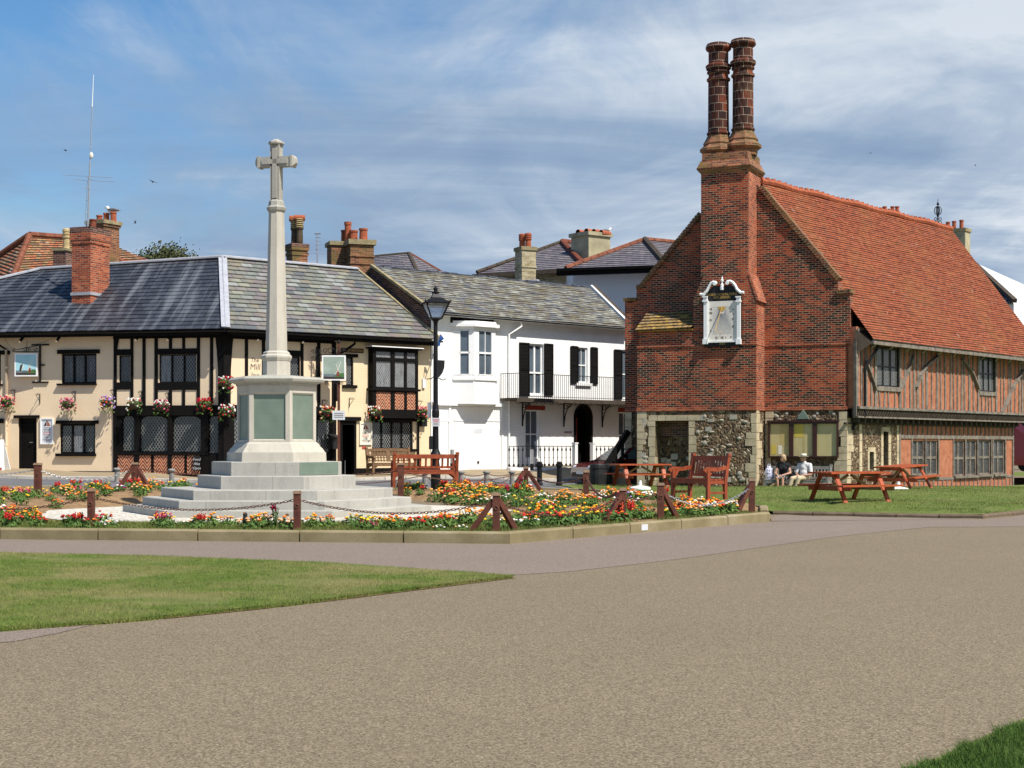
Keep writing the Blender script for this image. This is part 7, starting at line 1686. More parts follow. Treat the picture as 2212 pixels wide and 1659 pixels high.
# ================================================================ posts, braces and chains round the memorial bed
def post_proto(h, w_, braces, label, loc, zf=bz, topmat='wood_posttop'):
    t = thing('bollard', label, 'bollard', loc, 'wooden chain posts round the memorial bed'); L = V(loc)
    m2 = MB(); m2.beam(L - V((0, 0, .3)), L + V((0, 0, h - .05)), w_, w_, up=(0, 1, 0)); m2.build('post', M['wood_post'], t)
    m2 = MB(); m2.hexa([L + V((sx * w_ * .62, sy * w_ * .62, h - .05)) for sx, sy in ((-1, -1), (1, -1), (1, 1), (-1, 1))] + [L + V((sx * w_ * .5, sy * w_ * .5, h)) for sx, sy in ((-1, -1), (1, -1), (1, 1), (-1, 1))]); m2.build('cap', M[topmat], t)
    for an in braces:
        d = V((math.cos(an), math.sin(an), 0)); e = L + d * .46; e.z = zf(e.x, e.y) - .05; s = L + d * w_ * .4 + V((0, 0, h * .8)); m2 = MB(); m2.beam(s, e, w_ * .72, w_ * .72, up=d.cross(V((0, 0, 1)))); m2.build('brace', M['wood_post'], t)
    m2 = MB(); c = L + V((0, -w_ * .5 - .012, h * .62)); m2.tube([c + V((.03 * math.cos(k * pi / 5), 0, .03 * math.sin(k * pi / 5))) for k in range(10)], .007, 4, closed=True); m2.build('iron_ring', M['rust'], t)
    return t, L + V((0, 0, h * .78))
posts_ = []
def plant_post(px, ytop, d, braces, label, w_=.11, zoff=0.0, h=None):
    X = (px - CX) / F * d; z = bz(X, d); zt = EYE - (ytop - HY) / F * d; return post_proto(h or zt - z, w_, braces, label, (X, d, z))
F0 = plant_post(-190, 1052, 26.9, [], 'dark brown wooden chain post outside the left of the picture')
bpy_del = F0
F1 = plant_post(197, 1055, 26.45, [], 'dark wooden chain post at front left of the flower bed')
F2 = plant_post(642, 1060, 25.95, [], 'rusty brown chain post directly before the memorial steps', .115)
F3 = plant_post(1072, 1064, 25.45, [math.radians(172), math.radians(40)], 'braced chain post at the front corner of the kerb', .125)
F4 = plant_post(1345, 1054, 28.6, [math.radians(215)], 'brown chain post with one brace left of the orange marigolds', .12)
F5 = plant_post(1427, 1043, 29.9, [math.radians(35)], 'round topped chain post in front of the red armchair bench', .125)
F6 = plant_post(1624, 1034, 32.3, [math.radians(215), math.radians(160)], 'braced chain post at the right end of the raised kerb', .12)
B1 = plant_post(82, 1000, 38.5, [], 'thick brown chain post standing before the inn wall at left', .16)
B2 = plant_post(291, 999, 39.6, [math.radians(190), math.radians(-15)], 'tripod braced chain post before the herringbone brick panels', .15)
B2b = plant_post(866, 1000, 38.6, [], 'dark chain post in front of the left end of the red bench', .15)
B3 = plant_post(1136, 1008, 40.9, [math.radians(205), math.radians(-20)], 'braced chain post by the black iron bollards', .13)
B4 = plant_post(1266, 1016, 36.8, [], 'leaning brown chain post below the red car', .14)
def chain(a, b, sag, label, mat='rust', link=.075, group='chains slung between the bed posts', r=.0075, name='chain'):
    a, b = V(a), V(b); L = (b - a).length; n = max(6, int(L * 1.02 / (link * .78))); m2 = MB(); pts = []
    for i in range(n + 1): f = i / n; p_ = a.lerp(b, f); p_.z -= sag * 4 * f * (1 - f); pts.append(p_)
    for i in range(n):
        c = (pts[i] + pts[i + 1]) / 2; d = (pts[i + 1] - pts[i]).normalized(); s = d.cross(V((0, 0, 1))).normalized(); u = s.cross(d); k = (u * .8 + s * .5).normalized() if i % 2 == 0 else (s * .9 - u * .45).normalized()
        hl = link * .5
        m2.tube([c + d * (hl * math.cos(q_ * pi / 4)) + k * (link * .27 * math.sin(q_ * pi / 4)) for q_ in range(8)], r, 4, closed=True)
    o = m2.build(name, M[mat], None, loc=pts[0]); return tag(o, label, 'chain', group)
chain(F0[1], F1[1], .22, 'rusty chain reaching the front left post from the left edge'); chain(F1[1], F2[1], .2, 'long rusty chain sagging across the left of the memorial steps'); chain(F2[1], F3[1], .22, 'long rusty chain sagging across the right of the memorial steps')
chain(F3[1], F4[1], .3, 'rusty chain sagging over the orange flowers beyond the kerb corner'); chain(F5[1], F6[1], .34, 'pale galvanised chain between the two posts by the red armchair bench', 'galv'); chain(F4[1], F5[1], .12, 'short rusty chain between the two posts left of the marigolds')
chain(B1[1] + V((-6, .6, .05)), B1[1], .25, 'chain running from the thick post to the left edge', 'galv'); chain(B1[1], B2[1], .28, 'galvanised chain sagging before the cream inn plinth', 'galv', .08); chain(B3[1], B4[1], .22, 'rusty chain from the braced post toward the leaning post under the car'); chain(B4[1], F4[1] + V((-.1, .1, .05)), .25, 'chain from the leaning post down to the kerb post', 'rust', .1, r=.006); chain(B2[1], B2b[1], .2, 'chain passing behind the memorial steps'); chain(B2b[1], B3[1], .25, 'chain passing across the back of the slatted red bench')
bpy.data.objects.remove(F0[0].children[0]); [bpy.data.objects.remove(c) for c in list(F0[0].children)]; bpy.data.objects.remove(F0[0])
# grey kerbside posts with double chains and two black bollards
kp = []
for i, (px, yt, d, lab) in enumerate(((918, 1018, 46.5, 'grey weathered post beside the brown teak bench'), (996, 1025, 49.5, 'leftmost grey chain post before the white garage door'), (1051, 1020, 50.5, 'middle grey chain post before the white garage door'), (1106, 1017, 51.5, 'grey chain post nearest the white house railings'), (371, 1026, 48.0, 'low grey post before the black inn plinth left of the memorial'), (253, 1032, 48.2, 'low grey post behind the tripod braced chain post'))):
    L = at(px, d); L.z = gz(L.x, L.y) + .02; h = max(.45, EYE - (yt - HY) / F * d - L.z); t = thing('bollard', lab, 'bollard', L, 'weathered grey posts along the street'); m2 = MB(); m2.lathe(L, [(.085, -.2), (.08, h - .09)], 10); m2.build('post', M['wood_grey'], t)
    m2 = MB(); m2.lathe(L, [(.08, h - .09), (.12, h - .07), (.125, h - .03), (.08, h), (.0, h + .005)], 10); m2.build('cap', M['wood_grey'], t); kp.append(L + V((0, 0, h * .75)))
for (i, j, nm) in ((1, 2, 'left'), (2, 3, 'right')):
    chain(kp[i], kp[j], .3, 'lower sagging rusty chain of the %s span before the garage' % nm, group='chains on the grey posts'); chain(kp[i] + V((0, 0, .02)), kp[j] + V((0, 0, .02)), .08, 'upper taut rusty chain of the %s span before the garage' % nm, group='chains on the grey posts')
chain(kp[0], kp[1], .3, 'rusty chain from the teak bench to the garage front', group='chains on the grey posts'); chain(kp[0] + V((-4.5, -1.5, 0)), kp[0], .25, 'rusty chain hanging in front of the inn door', group='chains on the grey posts')
for px, lab in ((1165.5, 'left of two black iron bollards before the white railings'), (1208, 'right of two black iron bollards before the white railings')):
    L = at(px, 49.2); h = EYE - (997 - HY) / F * 49.2 - L.z; t = thing('bollard', lab, 'bollard', L, 'black cast iron bollards'); m2 = MB(); m2.lathe(L, [(.11, -.1), (.105, .1), (.085, .14), (.08, h - .2), (.085, h - .17)], 14); m2.build('post', M['iron'], t); m2 = MB(); m2.lathe(L, [(.085, h - .17), (.12, h - .14), (.12, h - .08), (.08, h - .06), (.1, h - .04), (.06, h), (.0, h + .005)], 14); m2.build('cap', M['iron'], t)
for px, lab in ((973.5, 'pale steel guard post left of the white garage door'), (1146, 'pale steel guard post right of the white garage door')):
    L = at(px + 3, 57.0 if px < 1000 else 59.0); d = L.y; t = thing('guard_post', lab, 'guard post', L, 'steel guard posts beside the garage door'); h = EYE - (971 - HY) / F * d - L.z; m2 = MB(); m2.lathe(L, [(.07, -.1), (.07, h), (.0, h + .01)], 12); m2.build('post', M['steel'], t); m2 = MB(); m2.lathe(L, [(.074, .2), (.074, .45)], 12); m2.build('band', M['iron'], t)
# ================================================================ street lamp
d = 41.0; L = at(941, d); t = thing('street_lamp', 'black Victorian style lamp post with glazed lantern behind the red bench', 'street lamp', L); Zl = lambda y: EYE - (y - HY) / F * d - L.z
m2 = MB(); m2.lathe(L, [(.13, -.3), (.13, Zl(1015)), (.1, Zl(1000)), (.095, Zl(994)), (.14, Zl(989)), (.15, Zl(983)), (.11, Zl(976)), (.085, Zl(970)), (.078, Zl(905)), (.09, Zl(902)), (.1, Zl(898)), (.1, Zl(888)), (.085, Zl(884)), (.066, Zl(870)), (.062, Zl(780)), (.055, Zl(700)), (.07, Zl(694)), (.12, Zl(690))], 14); m2.build('post', M['iron'], t)
zl, zh = L.z + Zl(688), L.z + Zl(655); rb, rt_ = .2, .44; sq = [(-1, -1), (1, -1), (1, 1), (-1, 1)]; rot = Matrix.Rotation(.25, 3, 'Z'); cn = lambda r_, z: [V((L.x, L.y, z)) + rot @ V((a * r_ * .7071, b * r_ * .7071, 0)) for a, b in sq]
m2 = MB(); A, B = cn(rb, zl), cn(rt_, zh)
for i in range(4): m2.beam(A[i], B[i], .03, .03); m2.beam(A[i], A[(i + 1) % 4], .035, .04); m2.beam(B[i], B[(i + 1) % 4], .04, .04); m2.tube([B[i] + V((0, 0, 0)), B[i] + (B[i] - V((L.x, L.y, zh))).normalized() * .05 + V((0, 0, .06))], .02, 5)
lanf = m2.build('lantern_frame', M['iron'], t)
gl = NT('lantern_glass', .1, .5); gl.col((.75, .78, .78, 1)); gl.set('Transmission Weight', .75); gl.set('Alpha', .75)
m2 = MB()
for i in range(4): m2.face([A[i].lerp(A[(i + 1) % 4], .06), A[i].lerp(A[(i + 1) % 4], .94), B[i].lerp(B[(i + 1) % 4], .94), B[i].lerp(B[(i + 1) % 4], .06)])
m2.build('lantern_glass', gl.mat, lanf)
m2 = MB(); B2_ = cn(rt_ + .08, zh); C_ = cn(.17, L.z + Zl(643)); D_ = cn(.1, L.z + Zl(634))
for i in range(4): m2.face([B2_[i], B2_[(i + 1) % 4], C_[(i + 1) % 4], C_[i]]); m2.face([C_[i], C_[(i + 1) % 4], D_[(i + 1) % 4], D_[i]])
m2.face(B2_); m2.lathe(L, [(.1, Zl(634)), (.11, Zl(631)), (.05, Zl(629)), (.05, Zl(626)), (.065, Zl(623.5)), (.03, Zl(620)), (.01, Zl(617))], 10); m2.build('lantern_roof', M['iron'], t)
m2 = MB(); LFc = Fac((L.x, L.y), 0); dd = lambda px, y: (((px - 941) / F * d), EYE - (y - HY) / F * d)
pl = [(943, 778), (961, 779), (960, 795), (956, 806), (949, 815), (943, 816)]; m2.prism([LFc.pt(*dd(x, y), .09) for x, y in pl], LFc.n * -.03); m2.build('shield_plate', M['black_plastic'], t)
m2 = MB(); m2.tube([LFc.pt(*dd(921, 819), 0), LFc.pt(*dd(932, 818), 0), LFc.pt(*dd(936, 814), 0), LFc.pt(*dd(941, 816), 0), LFc.pt(*dd(948, 817), 0), LFc.pt(*dd(956, 821), 0), LFc.pt(*dd(962, 820), 0), LFc.pt(*dd(961, 816), 0)], .014, 5); m2.build('ladder_bar', M['iron'], t)
m2 = MB(); m2.fbox(LFc, (*sorted((dd(933, 0)[0], dd(951, 0)[0])), dd(0, 921)[1], dd(0, 903)[1]), .1, .115); sn = m2.build('notice', M['board_pale'], t)
m2 = MB(); x0, x1 = dd(935, 0)[0], dd(949, 0)[0]
for i, y in enumerate((905.5, 908.5, 911)): m2.fquad(LFc, (x0 + .01 * i, x1 - .01 * i, dd(0, y + 1.2)[1], dd(0, y)[1]), .118)
for i, y in enumerate((914.5, 917)): m2.fquad(LFc, (x0 + .02, x1 - .02, dd(0, y + .9)[1], dd(0, y)[1]), .118, 1)
m2.build('notice_print', [M['ink_red'], M['ink']], sn)
m2 = MB(); m2.fbox(LFc, (*sorted((dd(923, 0)[0], dd(931, 0)[0])), dd(0, 902)[1], dd(0, 869)[1]), -.1, -.06); m2.build('small_sign', M['steel'], t)
m2 = MB(); m2.box((L.x - .12, L.y - .02, EYE - (957 - HY) / F * d), (.11, .16, .34)); m2.prism([V((L.x - .175, L.y - .1, EYE - (944 - HY) / F * d)), V((L.x - .065, L.y - .1, EYE - (944 - HY) / F * d)), V((L.x - .09, L.y - .1, EYE - (942 - HY) / F * d)), V((L.x - .15, L.y - .1, EYE - (942 - HY) / F * d))], V((0, .16, 0))); m2.build('control_box', M['black_plastic'], t)

# ================================================================ benches
def bench(label, loc, rz, Wd=1.75, mat='wood_red', Hb=.92, slat=13, curve=0.0, group=None, grid=False):
    """local frame: back at y=+.3, sitter faces -y"""
    t = thing('bench', label, 'bench', (0, 0, 0), group); m = M[mat]; sh = .43
    for sx in (-1, 1):
        x = sx * (Wd / 2 - .04)
        m2 = MB(); m2.beam((x, .24, 0), (x, .24, sh), .075, .075, up=(1, 0, 0)); m2.beam((x, .24, sh - .02), (x, .34, Hb), .075, .07, up=(1, 0, 0)); m2.beam((x, .34, Hb - .02), (x, .345, Hb + .05), .08, .09, up=(1, 0, 0)); m2.build('leg', m, t)
        m2 = MB(); m2.beam((x, -.24, 0), (x, -.24, .63), .075, .075, up=(1, 0, 0)); m2.build('leg', m, t)
        m2 = MB(); pts = [(-.33, .60), (-.3, .655), (-.2, .66), (0, .645), (.14, .67), (.28, .69)]
        for (ya, za), (yb, zb__) in zip(pts, pts[1:]): m2.beam((x, ya, za), (x, yb + .01, zb__), .085, .05, up=(1, 0, 0))
        m2.build('armrest', m, t)
        m2 = MB(); m2.beam((x, -.24, .14), (x, .24, .14), .05, .05, up=(0, 0, 1)); m2.beam((x, -.24, sh - .06), (x, .24, sh - .06), .05, .08, up=(0, 0, 1)); m2.build('side_rail', m, t)
        m2 = MB(); m2.prism([V((x, -.2, .6)), V((x, -.2, .48)), V((x, -.08, .62))], V((.04 * -sx, 0, 0))); m2.build('arm_bracket', m, t)
    m2 = MB(); n = 5
    for i in range(n): y = -.27 + .115 * i; m2.box((0, y + .03, sh + .01 - .012 * math.sin(i * pi / (n - 1))), (Wd - .09, .095, .025))
    m2.build('seat', m, t)
    m2 = MB(); m2.beam((-Wd / 2 + .06, -.26, sh - .05), (Wd / 2 - .06, -.26, sh - .05), .04, .09, up=(0, 0, 1)); m2.beam((-Wd / 2 + .06, .24, sh - .04), (Wd / 2 - .06, .24, sh - .04), .04, .1, up=(0, 0, 1))
    for sx in (-1, 1): m2.prism([V((sx * (Wd / 2 - .08), -.26, sh - .09)), V((sx * (Wd / 2 - .22), -.26, sh - .09)), V((sx * (Wd / 2 - .08), -.26, sh - .2))], V((0, .04, 0))); m2.prism([V((sx * (Wd / 2 - .08), .24, sh - .08)), V((sx * (Wd / 2 - .22), .24, sh - .08)), V((sx * (Wd / 2 - .08), .24, sh - .18))], V((0, .04, 0)))
    m2.build('apron', m, t)
    yb = lambda z: .24 + .1 * (z - sh) / (Hb - sh)
    m2 = MB(); seg = 8
    for i in range(seg):
        xa, xb = -Wd / 2 + .07 + (Wd - .14) * i / seg, -Wd / 2 + .07 + (Wd - .14) * (i + 1) / seg; ca = lambda x: curve * (1 - (2 * x / Wd) ** 2)
        m2.beam((xa, yb(Hb - .06), Hb - .06 + ca(xa)), (xb + .002, yb(Hb - .06), Hb - .06 + ca(xb)), .11, .04, up=(0, 1, 0))
    m2.build('top_rail', m, t)
    m2 = MB()
    if not grid:
        for i in range(slat): x = -Wd / 2 + .07 + (Wd - .14) * (i + .5) / slat; m2.beam((x, yb(sh + .1), sh + .06), (x, yb(Hb - .08), Hb - .1), .05, .018, up=(0, 1, 0))
        m2.beam((-Wd / 2 + .07, yb(sh + .08), sh + .09), (Wd / 2 - .07, yb(sh + .08), sh + .09), .06, .035, up=(0, 1, 0))
    else:
        for z in (sh + .1, sh + .2, sh + .3): m2.beam((-Wd / 2 + .07, yb(z), z), (Wd / 2 - .07, yb(z), z), .04, .025, up=(0, 1, 0))
        for i in range(slat): x = -Wd / 2 + .07 + (Wd - .14) * (i + .5) / slat; m2.beam((x, yb(sh + .06), sh + .06), (x, yb(Hb - .08), Hb - .1), .05, .015, up=(0, 1, 0))
        m2.beam((0, yb(sh + .06), sh + .06), (0, yb(Hb - .08), Hb - .06), .12, .03, up=(0, 1, 0))
    m2.build('back_slats', m, t)
    t.location = loc; t.rotation_euler = (0, 0, rz); return t
Lb = at(917, 39.9, bz); Lb.z = EYE - (1052 - HY) / F * 39.9
bench('red varnished slatted bench seen from behind in front of the lamp post', Lb, math.radians(184 + 6 + 180 - 180 + 0) , 1.72, 'wood_red', .86, 11, .0)
Rb = V((4.12, 33.7, EYE - (1077 - HY) / F * 33.7)); bench('red brown armchair like bench facing left beside the marigolds', Rb, math.radians(-58), 1.3, 'wood_red', .95, 12)
Tb = at(846, 54.6); Tb.z += .12; bench('brown teak bench with latticed back against the inn wall', Tb, math.radians(30), 1.75, 'wood_teak', .95, 14, .03, grid=True)
Gb = GM.pt(GM.uz(1723, 1020, .75)[0], 0, .75); Gb.z = -.03; bench('silver grey bench under the notice case where two people sit', Gb, GM.ang, 2.25, 'wood_grey', .93, 18)
# ================================================================ picnic tables
def picnic(label, loc, rz, Ln=1.8):
    t = thing('picnic_table', label, 'picnic table', (0, 0, 0), 'orange stained picnic tables on the grass'); top = M['wood_orange']; un = M['wood_under']
    m2 = MB()
    for i in range(5): y = -.36 + .18 * i; m2.box((0, y, .745), (Ln, .162, .042))
    tt = m2.build('tabletop', top, t)
    for x in (-Ln * .36, Ln * .36): m2 = MB(); m2.box((x, 0, .69), (.045, .72, .085)); m2.build('top_bearer', top if x < 0 else un, t)
    for sy in (-1, 1):
        m2 = MB()
        for i in range(2): m2.box((0, sy * (.67 + .135 * i), .44), (Ln, .125, .042))
        m2.build('bench_seat', top, t)
    for x in (-Ln * .36, Ln * .36):
        m2 = MB(); m2.box((x + .05, 0, .375), (.045, 1.58, .11)); m2.build('seat_bearer', top if x < 0 else un, t)
        for sy in (-1, 1): m2 = MB(); m2.beam((x, sy * .27, .72), (x, sy * .68, 0), .045, .11, up=(1, 0, 0)); m2.beam((x - .024, sy * .27, .72), (x - .024, sy * .68, 0), .004, .1, up=(1, 0, 0)); m2.build('leg', top, t)
        s = 1 if x < 0 else -1
        m2 = MB(); m2.beam((x + s * .05, 0, .39), (0 - s * .04, 0, .69), .06, .045, up=(0, 1, 0)); m2.build('cross_brace', un, t)
    t.location = loc; t.rotation_euler = (0, 0, rz); return t
p2 = picnic('nearest orange picnic table in front of the seated couple', (0, 0, 0), 0)
p2.location = V((8.15, 36.9, EYE - (1087.5 - HY) / F * 36.9)); p2.rotation_euler = (0, 0, math.radians(27))
c = copy_tree(p2, None, 'orange picnic table farther back by the leaded side windows', V((11.6, 45.5, EYE - (1061 - HY) / F * 45.5)), math.radians(50)); c.rotation_euler = (0, math.radians(-2), math.radians(50))
copy_tree(p2, None, 'orange picnic table behind the red armchair bench', V((4.1, 48.8, EYE - (1054 - HY) / F * 48.8)), math.radians(19))
# white parasol bases
def parasol_base(label, loc):
    t = thing('parasol_base', label, 'parasol base', loc, 'white parasol bases on the grass'); m2 = MB(); m2.lathe(loc, [(.31, -.02), (.31, .04), (.27, .07), (.12, .1), (.06, .11)], 20); m2.build('base', M['white'], t); m2 = MB(); m2.lathe(loc, [(.05, .1), (.05, .2), (.035, .21), (.035, .26), (.0, .26)], 10); m2.build('tube_socket', M['white'], t)
parasol_base('white round parasol base under the rear left picnic table', at(1383, 45.0) + V((0, 0, .06))); parasol_base('white parasol base between the two right hand picnic tables', at(1941, 44.5) + V((0, 0, .0)))
# ================================================================ red car
carL = V((4.35, 56.9, .1)); t = thing('parked_car', 'dark red hatchback parked at the left end of the brick hall', 'car', (0, 0, 0))
m2 = MB()   # local: x forward, y width, z up
prof = [(2.0, .32), (2.06, .5), (2.02, .72), (1.9, .82), (1.0, .98), (.35, 1.42), (.1, 1.5), (-.9, 1.52), (-1.5, 1.38), (-1.95, 1.0), (-2.0, .5), (-1.95, .3)]
def wid(z): return .84 - .16 * max(0, (z - .9) / .6)
def cpt(x, z, s): return V((x, s * (wid(z) - (.1 if x > 1.85 or x < -1.85 else 0)), z))
n = len(prof)
for i in range(n - 1):
    a, b = prof[i], prof[i + 1]; m2.face([cpt(*a, -1), cpt(*a, 1), cpt(*b, 1), cpt(*b, -1)])
for s in (-1, 1): m2.face([cpt(x, z, s) for x, z in prof])
m2.face([cpt(*prof[0], -1), cpt(*prof[-1], -1), cpt(*prof[-1], 1), cpt(*prof[0], 1)])
bd_ = m2.build('body', M['car_red'], t)
m2 = MB(); o_ = .006; m2.face([V((.93, -.7, 1.02 + o_)), V((.93, .7, 1.02 + o_)), V((.38, .62, 1.4 + o_)), V((.38, -.62, 1.4 + o_))]); m2.build('windscreen', M['car_glass'], t)
for s in (-1, 1):
    m2 = MB(); m2.face([V((.75, s * (wid(1.02) + .006), 1.02)), V((.2, s * (wid(1.4) + .006), 1.4)), V((-.35, s * (wid(1.42) + .006), 1.42)), V((-.35, s * (wid(1.02) + .006), 1.02))]); m2.face([V((-.43, s * (wid(1.02) + .006), 1.02)), V((-.43, s * (wid(1.42) + .006), 1.42)), V((-1.1, s * (wid(1.4) + .006), 1.4)), V((-1.6, s * (wid(1.05) + .006), 1.05))]); m2.build('side_window', M['car_glass'], t)
    m2 = MB(); m2.ball((1.9, s * .58, .7), .14, 10, 6, sq=(1.1, 1.3, .75)); m2.build('headlight', M['headlamp'], t)
    m2 = MB(); m2.ball((.72, s * .92, 1.02), .09, 8, 6, sq=(.8, 1, .8)); m2.build('wing_mirror', M['car_red'], t)
    for x in (1.25, -1.3):
        m2 = MB(); m2.tube([(x, s * .68, .31), (x, s * .86, .31)], .31, 18); wv = m2.build('wheel', M['tyre'], t); m2 = MB(); m2.tube([(x, s * .85, .31), (x, s * .87, .31)], .2, 14); m2.build('rim', M['steel'], wv)
m2 = MB(); m2.box((2.05, 0, .45), (.05, 1.2, .16)); m2.build('grille', M['black_plastic'], t)
m2 = MB(); m2.box((2.085, 0, .52), (.01, .5, .11)); m2.build('number_plate', M['board_pale'], t)
t.location = carL; t.rotation_euler = (0, 0, math.radians(206))
# black stair with sloping handrail at the hall's hidden side, dark bins in front of it
sl_ = Fac((GM.pt(UL, 0, 0).x - .02, GM.pt(UL, 0, 0).y), -24); sl0 = P(1312, 1003, 55.5); sl1 = P(1353, 938, 55.9)
t = thing('outside_stair', 'black painted outside stair with sloping handrail at the left end of the hall', 'stair', V((sl0.x, sl0.y, 0)))
m2 = MB(); dv = (sl1 - sl0); s0 = sl0 - dv * .2; m2.beam(s0, sl1 + dv * .1, .16, .2, up=(0, 0, 1)); m2.build('handrail', M['black'], t)
m2 = MB()
for f in (.1, .45, .8): m2.beam(sl0 + dv * f, V(((sl0 + dv * f).x, (sl0 + dv * f).y, 0)), .11, .11, up=(0, 1, 0))
m2.beam(sl0 - dv * .1 - V((0, 0, .75)), sl1 - V((0, 0, .75)), .14, .16); m2.build('stair_post', M['black'], t)
m2 = MB()
for k in range(6): c_ = sl0 + dv * (k / 6) - V((0, 0, .8)); m2.box((c_.x, c_.y + .45, c_.z), (.3, .9, .05), rz=-.4)
m2.build('tread', M['timber_dark'], t)
for i, (px, w_, d_, y1, lab) in enumerate(((1292, .42, 54.5, 1003, 'left black barrel shaped planter under the red car bonnet'), (1317, .42, 54.9, 1003, 'middle black barrel shaped planter beside the outside stair'), (1336, .4, 54.6, 1006, 'right black barrel shaped planter behind the picnic table'))):
    L = at(px, d_); L.z = .02; h = EYE - (y1 - HY) / F * d_; t = thing('planter', lab, 'planter', L, 'black barrel planters by the stair'); m2 = MB(); m2.lathe(L, [(.26, -.1), (.3, h * .35), (.32, h * .6), (.3, h * .95), (.27, h), (.24, h - .04), (.0, h - .05)], 16); m2.build('barrel', M['black_plastic'], t)
    m2 = MB()
    for f in (.15, .8): m2.lathe(L, [(.305, h * f), (.322, h * f + .01), (.322, h * f + .04), (.305, h * f + .05)], 16)
    m2.build('hoop', M['iron'], t)
# dark red van and low brick wall at the right edge
t = thing('parked_van', 'dark red van glimpsed beyond the far end of the timbered hall', 'van', P(2225, 1010, 80)); a, b = P(2186, 905, 80), P(2330, 905, 79); zt_, zb_ = a.z, P(2190, 1005, 80).z
m2 = MB(); m2.prism([V((a.x, a.y, zb_)), V((b.x, b.y, zb_)), V((b.x, b.y, zt_)), V((a.x + .3, a.y, zt_)), V((a.x, a.y, zt_ - .4))], V((.3, 1.9, 0))); m2.build('body', M['car_red'], t)
m2 = MB(); m2.prism([V((a.x + .25, a.y - .02, zt_ - .95)), V((b.x, b.y - .02, zt_ - .95)), V((b.x, b.y - .02, zt_ - .2)), V((a.x + .3, a.y - .02, zt_ - .2))], V((0, .02, 0))); m2.build('window', M['glass'], t)
m2 = MB(); m2.tube([V((a.x + .7, a.y - .03, zb_)), V((a.x + .7, a.y + .2, zb_))], .33, 16); m2.build('wheel', M['tyre'], t)
t = thing('low_wall', 'low red brick garden wall at the right edge beside the hall', 'wall', P(2210, 1052, 68)); a, b = P(2188, 1049, 68), P(2400, 1049, 68); m2 = MB(); m2.prism([V((a.x, a.y, a.z - .4)), V((b.x, b.y, a.z - .4)), V((b.x, b.y, a.z + .35)), V((a.x, a.y, a.z + .35))], V((0, .25, 0))); m2.build('brickwork', M['brick_dark'], t)
ribbon('grass', [(21.5, 66), (40, 66)], [(22, 76), (44, 76)], 6, 6, lambda x, y: -.05, .35, M['lawn_hall'])
# stone plate set in the kerb
kd = V((5.45 + .045, 32.25 - 24.85, 0)).normalized(); kn = V((kd.y, -kd.x, 0)); kc = V((-.045, 24.85, 0)) + kd * 4.18
m2 = MB(); m2.hexa([kc + kd * s_ * .11 + kn * o_ + V((0, 0, z)) for o_ in (.006, -.01) for s_, z in ((-1, .04), (1, .04), (1, .15), (-1, .15))]); o = m2.build('kerb_plate', M['board_pale'], None, loc=kc); tag(o, 'small pale square plate fixed on the angled stone kerb', 'plate')

# ================================================================ people on the grey bench
def capsule(mb, a, b, ra, rb, n=10, m=0):
    a, b = V(a), V(b); d = (b - a).normalized(); pts = [a - d * ra * .98, a - d * ra * .7, a - d * ra * .3, a]; rs = [ra * .2, ra * .72, ra * .95, ra]
    k = 4
    for i in range(1, k): pts.append(a.lerp(b, i / k)); rs.append(ra + (rb - ra) * i / k)
    pts += [b, b + d * rb * .3, b + d * rb * .7, b + d * rb * .98]; rs += [rb, rb * .95, rb * .72, rb * .2]; mb.tube(pts, rs, n, m)
def remesh(mb, name, mat, parent, vox=.012, sm=4):
    o = mb.build('tmp_body', mat, None, merge=False); md = o.modifiers.new('r', 'REMESH'); md.mode = 'VOXEL'; md.voxel_size = vox; s2 = o.modifiers.new('s', 'SMOOTH'); s2.factor = .5; s2.iterations = sm
    dg = bpy.context.evaluated_depsgraph_get(); dg.update(); me = bpy.data.meshes.new_from_object(o.evaluated_get(dg)); me.name = name; bpy.data.objects.remove(o)
    me.polygons.foreach_set('use_smooth', [True] * len(me.polygons)); me.materials.clear(); me.materials.append(mat); r_ = bpy.data.objects.new(name, me); COL.objects.link(r_); r_.parent = parent; return r_
def hand(mb, wr, dirv, up, r=.0095):
    """palm, four unequal bent fingers and a thumb leaving its side"""
    wr, d, u = V(wr), V(dirv).normalized(), V(up).normalized(); s = d.cross(u).normalized(); pl = wr + d * .075
    for k in (-1.2, -.4, .4, 1.2): capsule(mb, wr + s * .008 * k, pl + s * .019 * k, .016, .0135, 8)
    for k, ln in ((-1.5, .058), (-.5, .075), (.5, .08), (1.5, .07)):
        b = pl + s * .0185 * k; c = b + d * ln * .55 - u * .008; e = c + d * ln * .4 - u * .022; capsule(mb, b, c, r, r * .95, 8); capsule(mb, c, e, r * .95, r * .8, 8)
    b = wr + d * .03 + s * .03; c = b + d * .03 + s * .022 - u * .01; capsule(mb, b, c, .012, .011, 8); capsule(mb, c, c + d * .03 + s * .002 - u * .012, .0105, .0085, 8)
def head(mb, c, yaw, pitch=0.0, r=.098):
    R = Matrix.Rotation(yaw, 3, 'Z') @ Matrix.Rotation(pitch, 3, 'X'); c = V(c); f = lambda x, y, z: c + R @ V((x, y, z))     # face looks along local -y
    mb.ball(c, r, 14, 10, sq=(.8, .98, 1.14), M=R); mb.ball(f(0, -.03, -.055), .066, 12, 8, sq=(.86, .95, 1.0), M=R)
    capsule(mb, f(0, -.088, .012), f(0, -.116, -.022), .009, .015); mb.ball(f(0, -.084, -.06), .022, 8, 6, sq=(1.2, .6, .55), M=R); mb.ball(f(0, -.075, -.092), .024, 8, 6, sq=(1, .8, .8), M=R)
    for s in (-1, 1): mb.ball(f(s * .082, .008, -.012), .027, 8, 6, sq=(.35, .7, 1.1), M=R); mb.ball(f(s * .03, -.083, .022), .017, 8, 6, sq=(1.2, .6, .5), M=R)
    return f
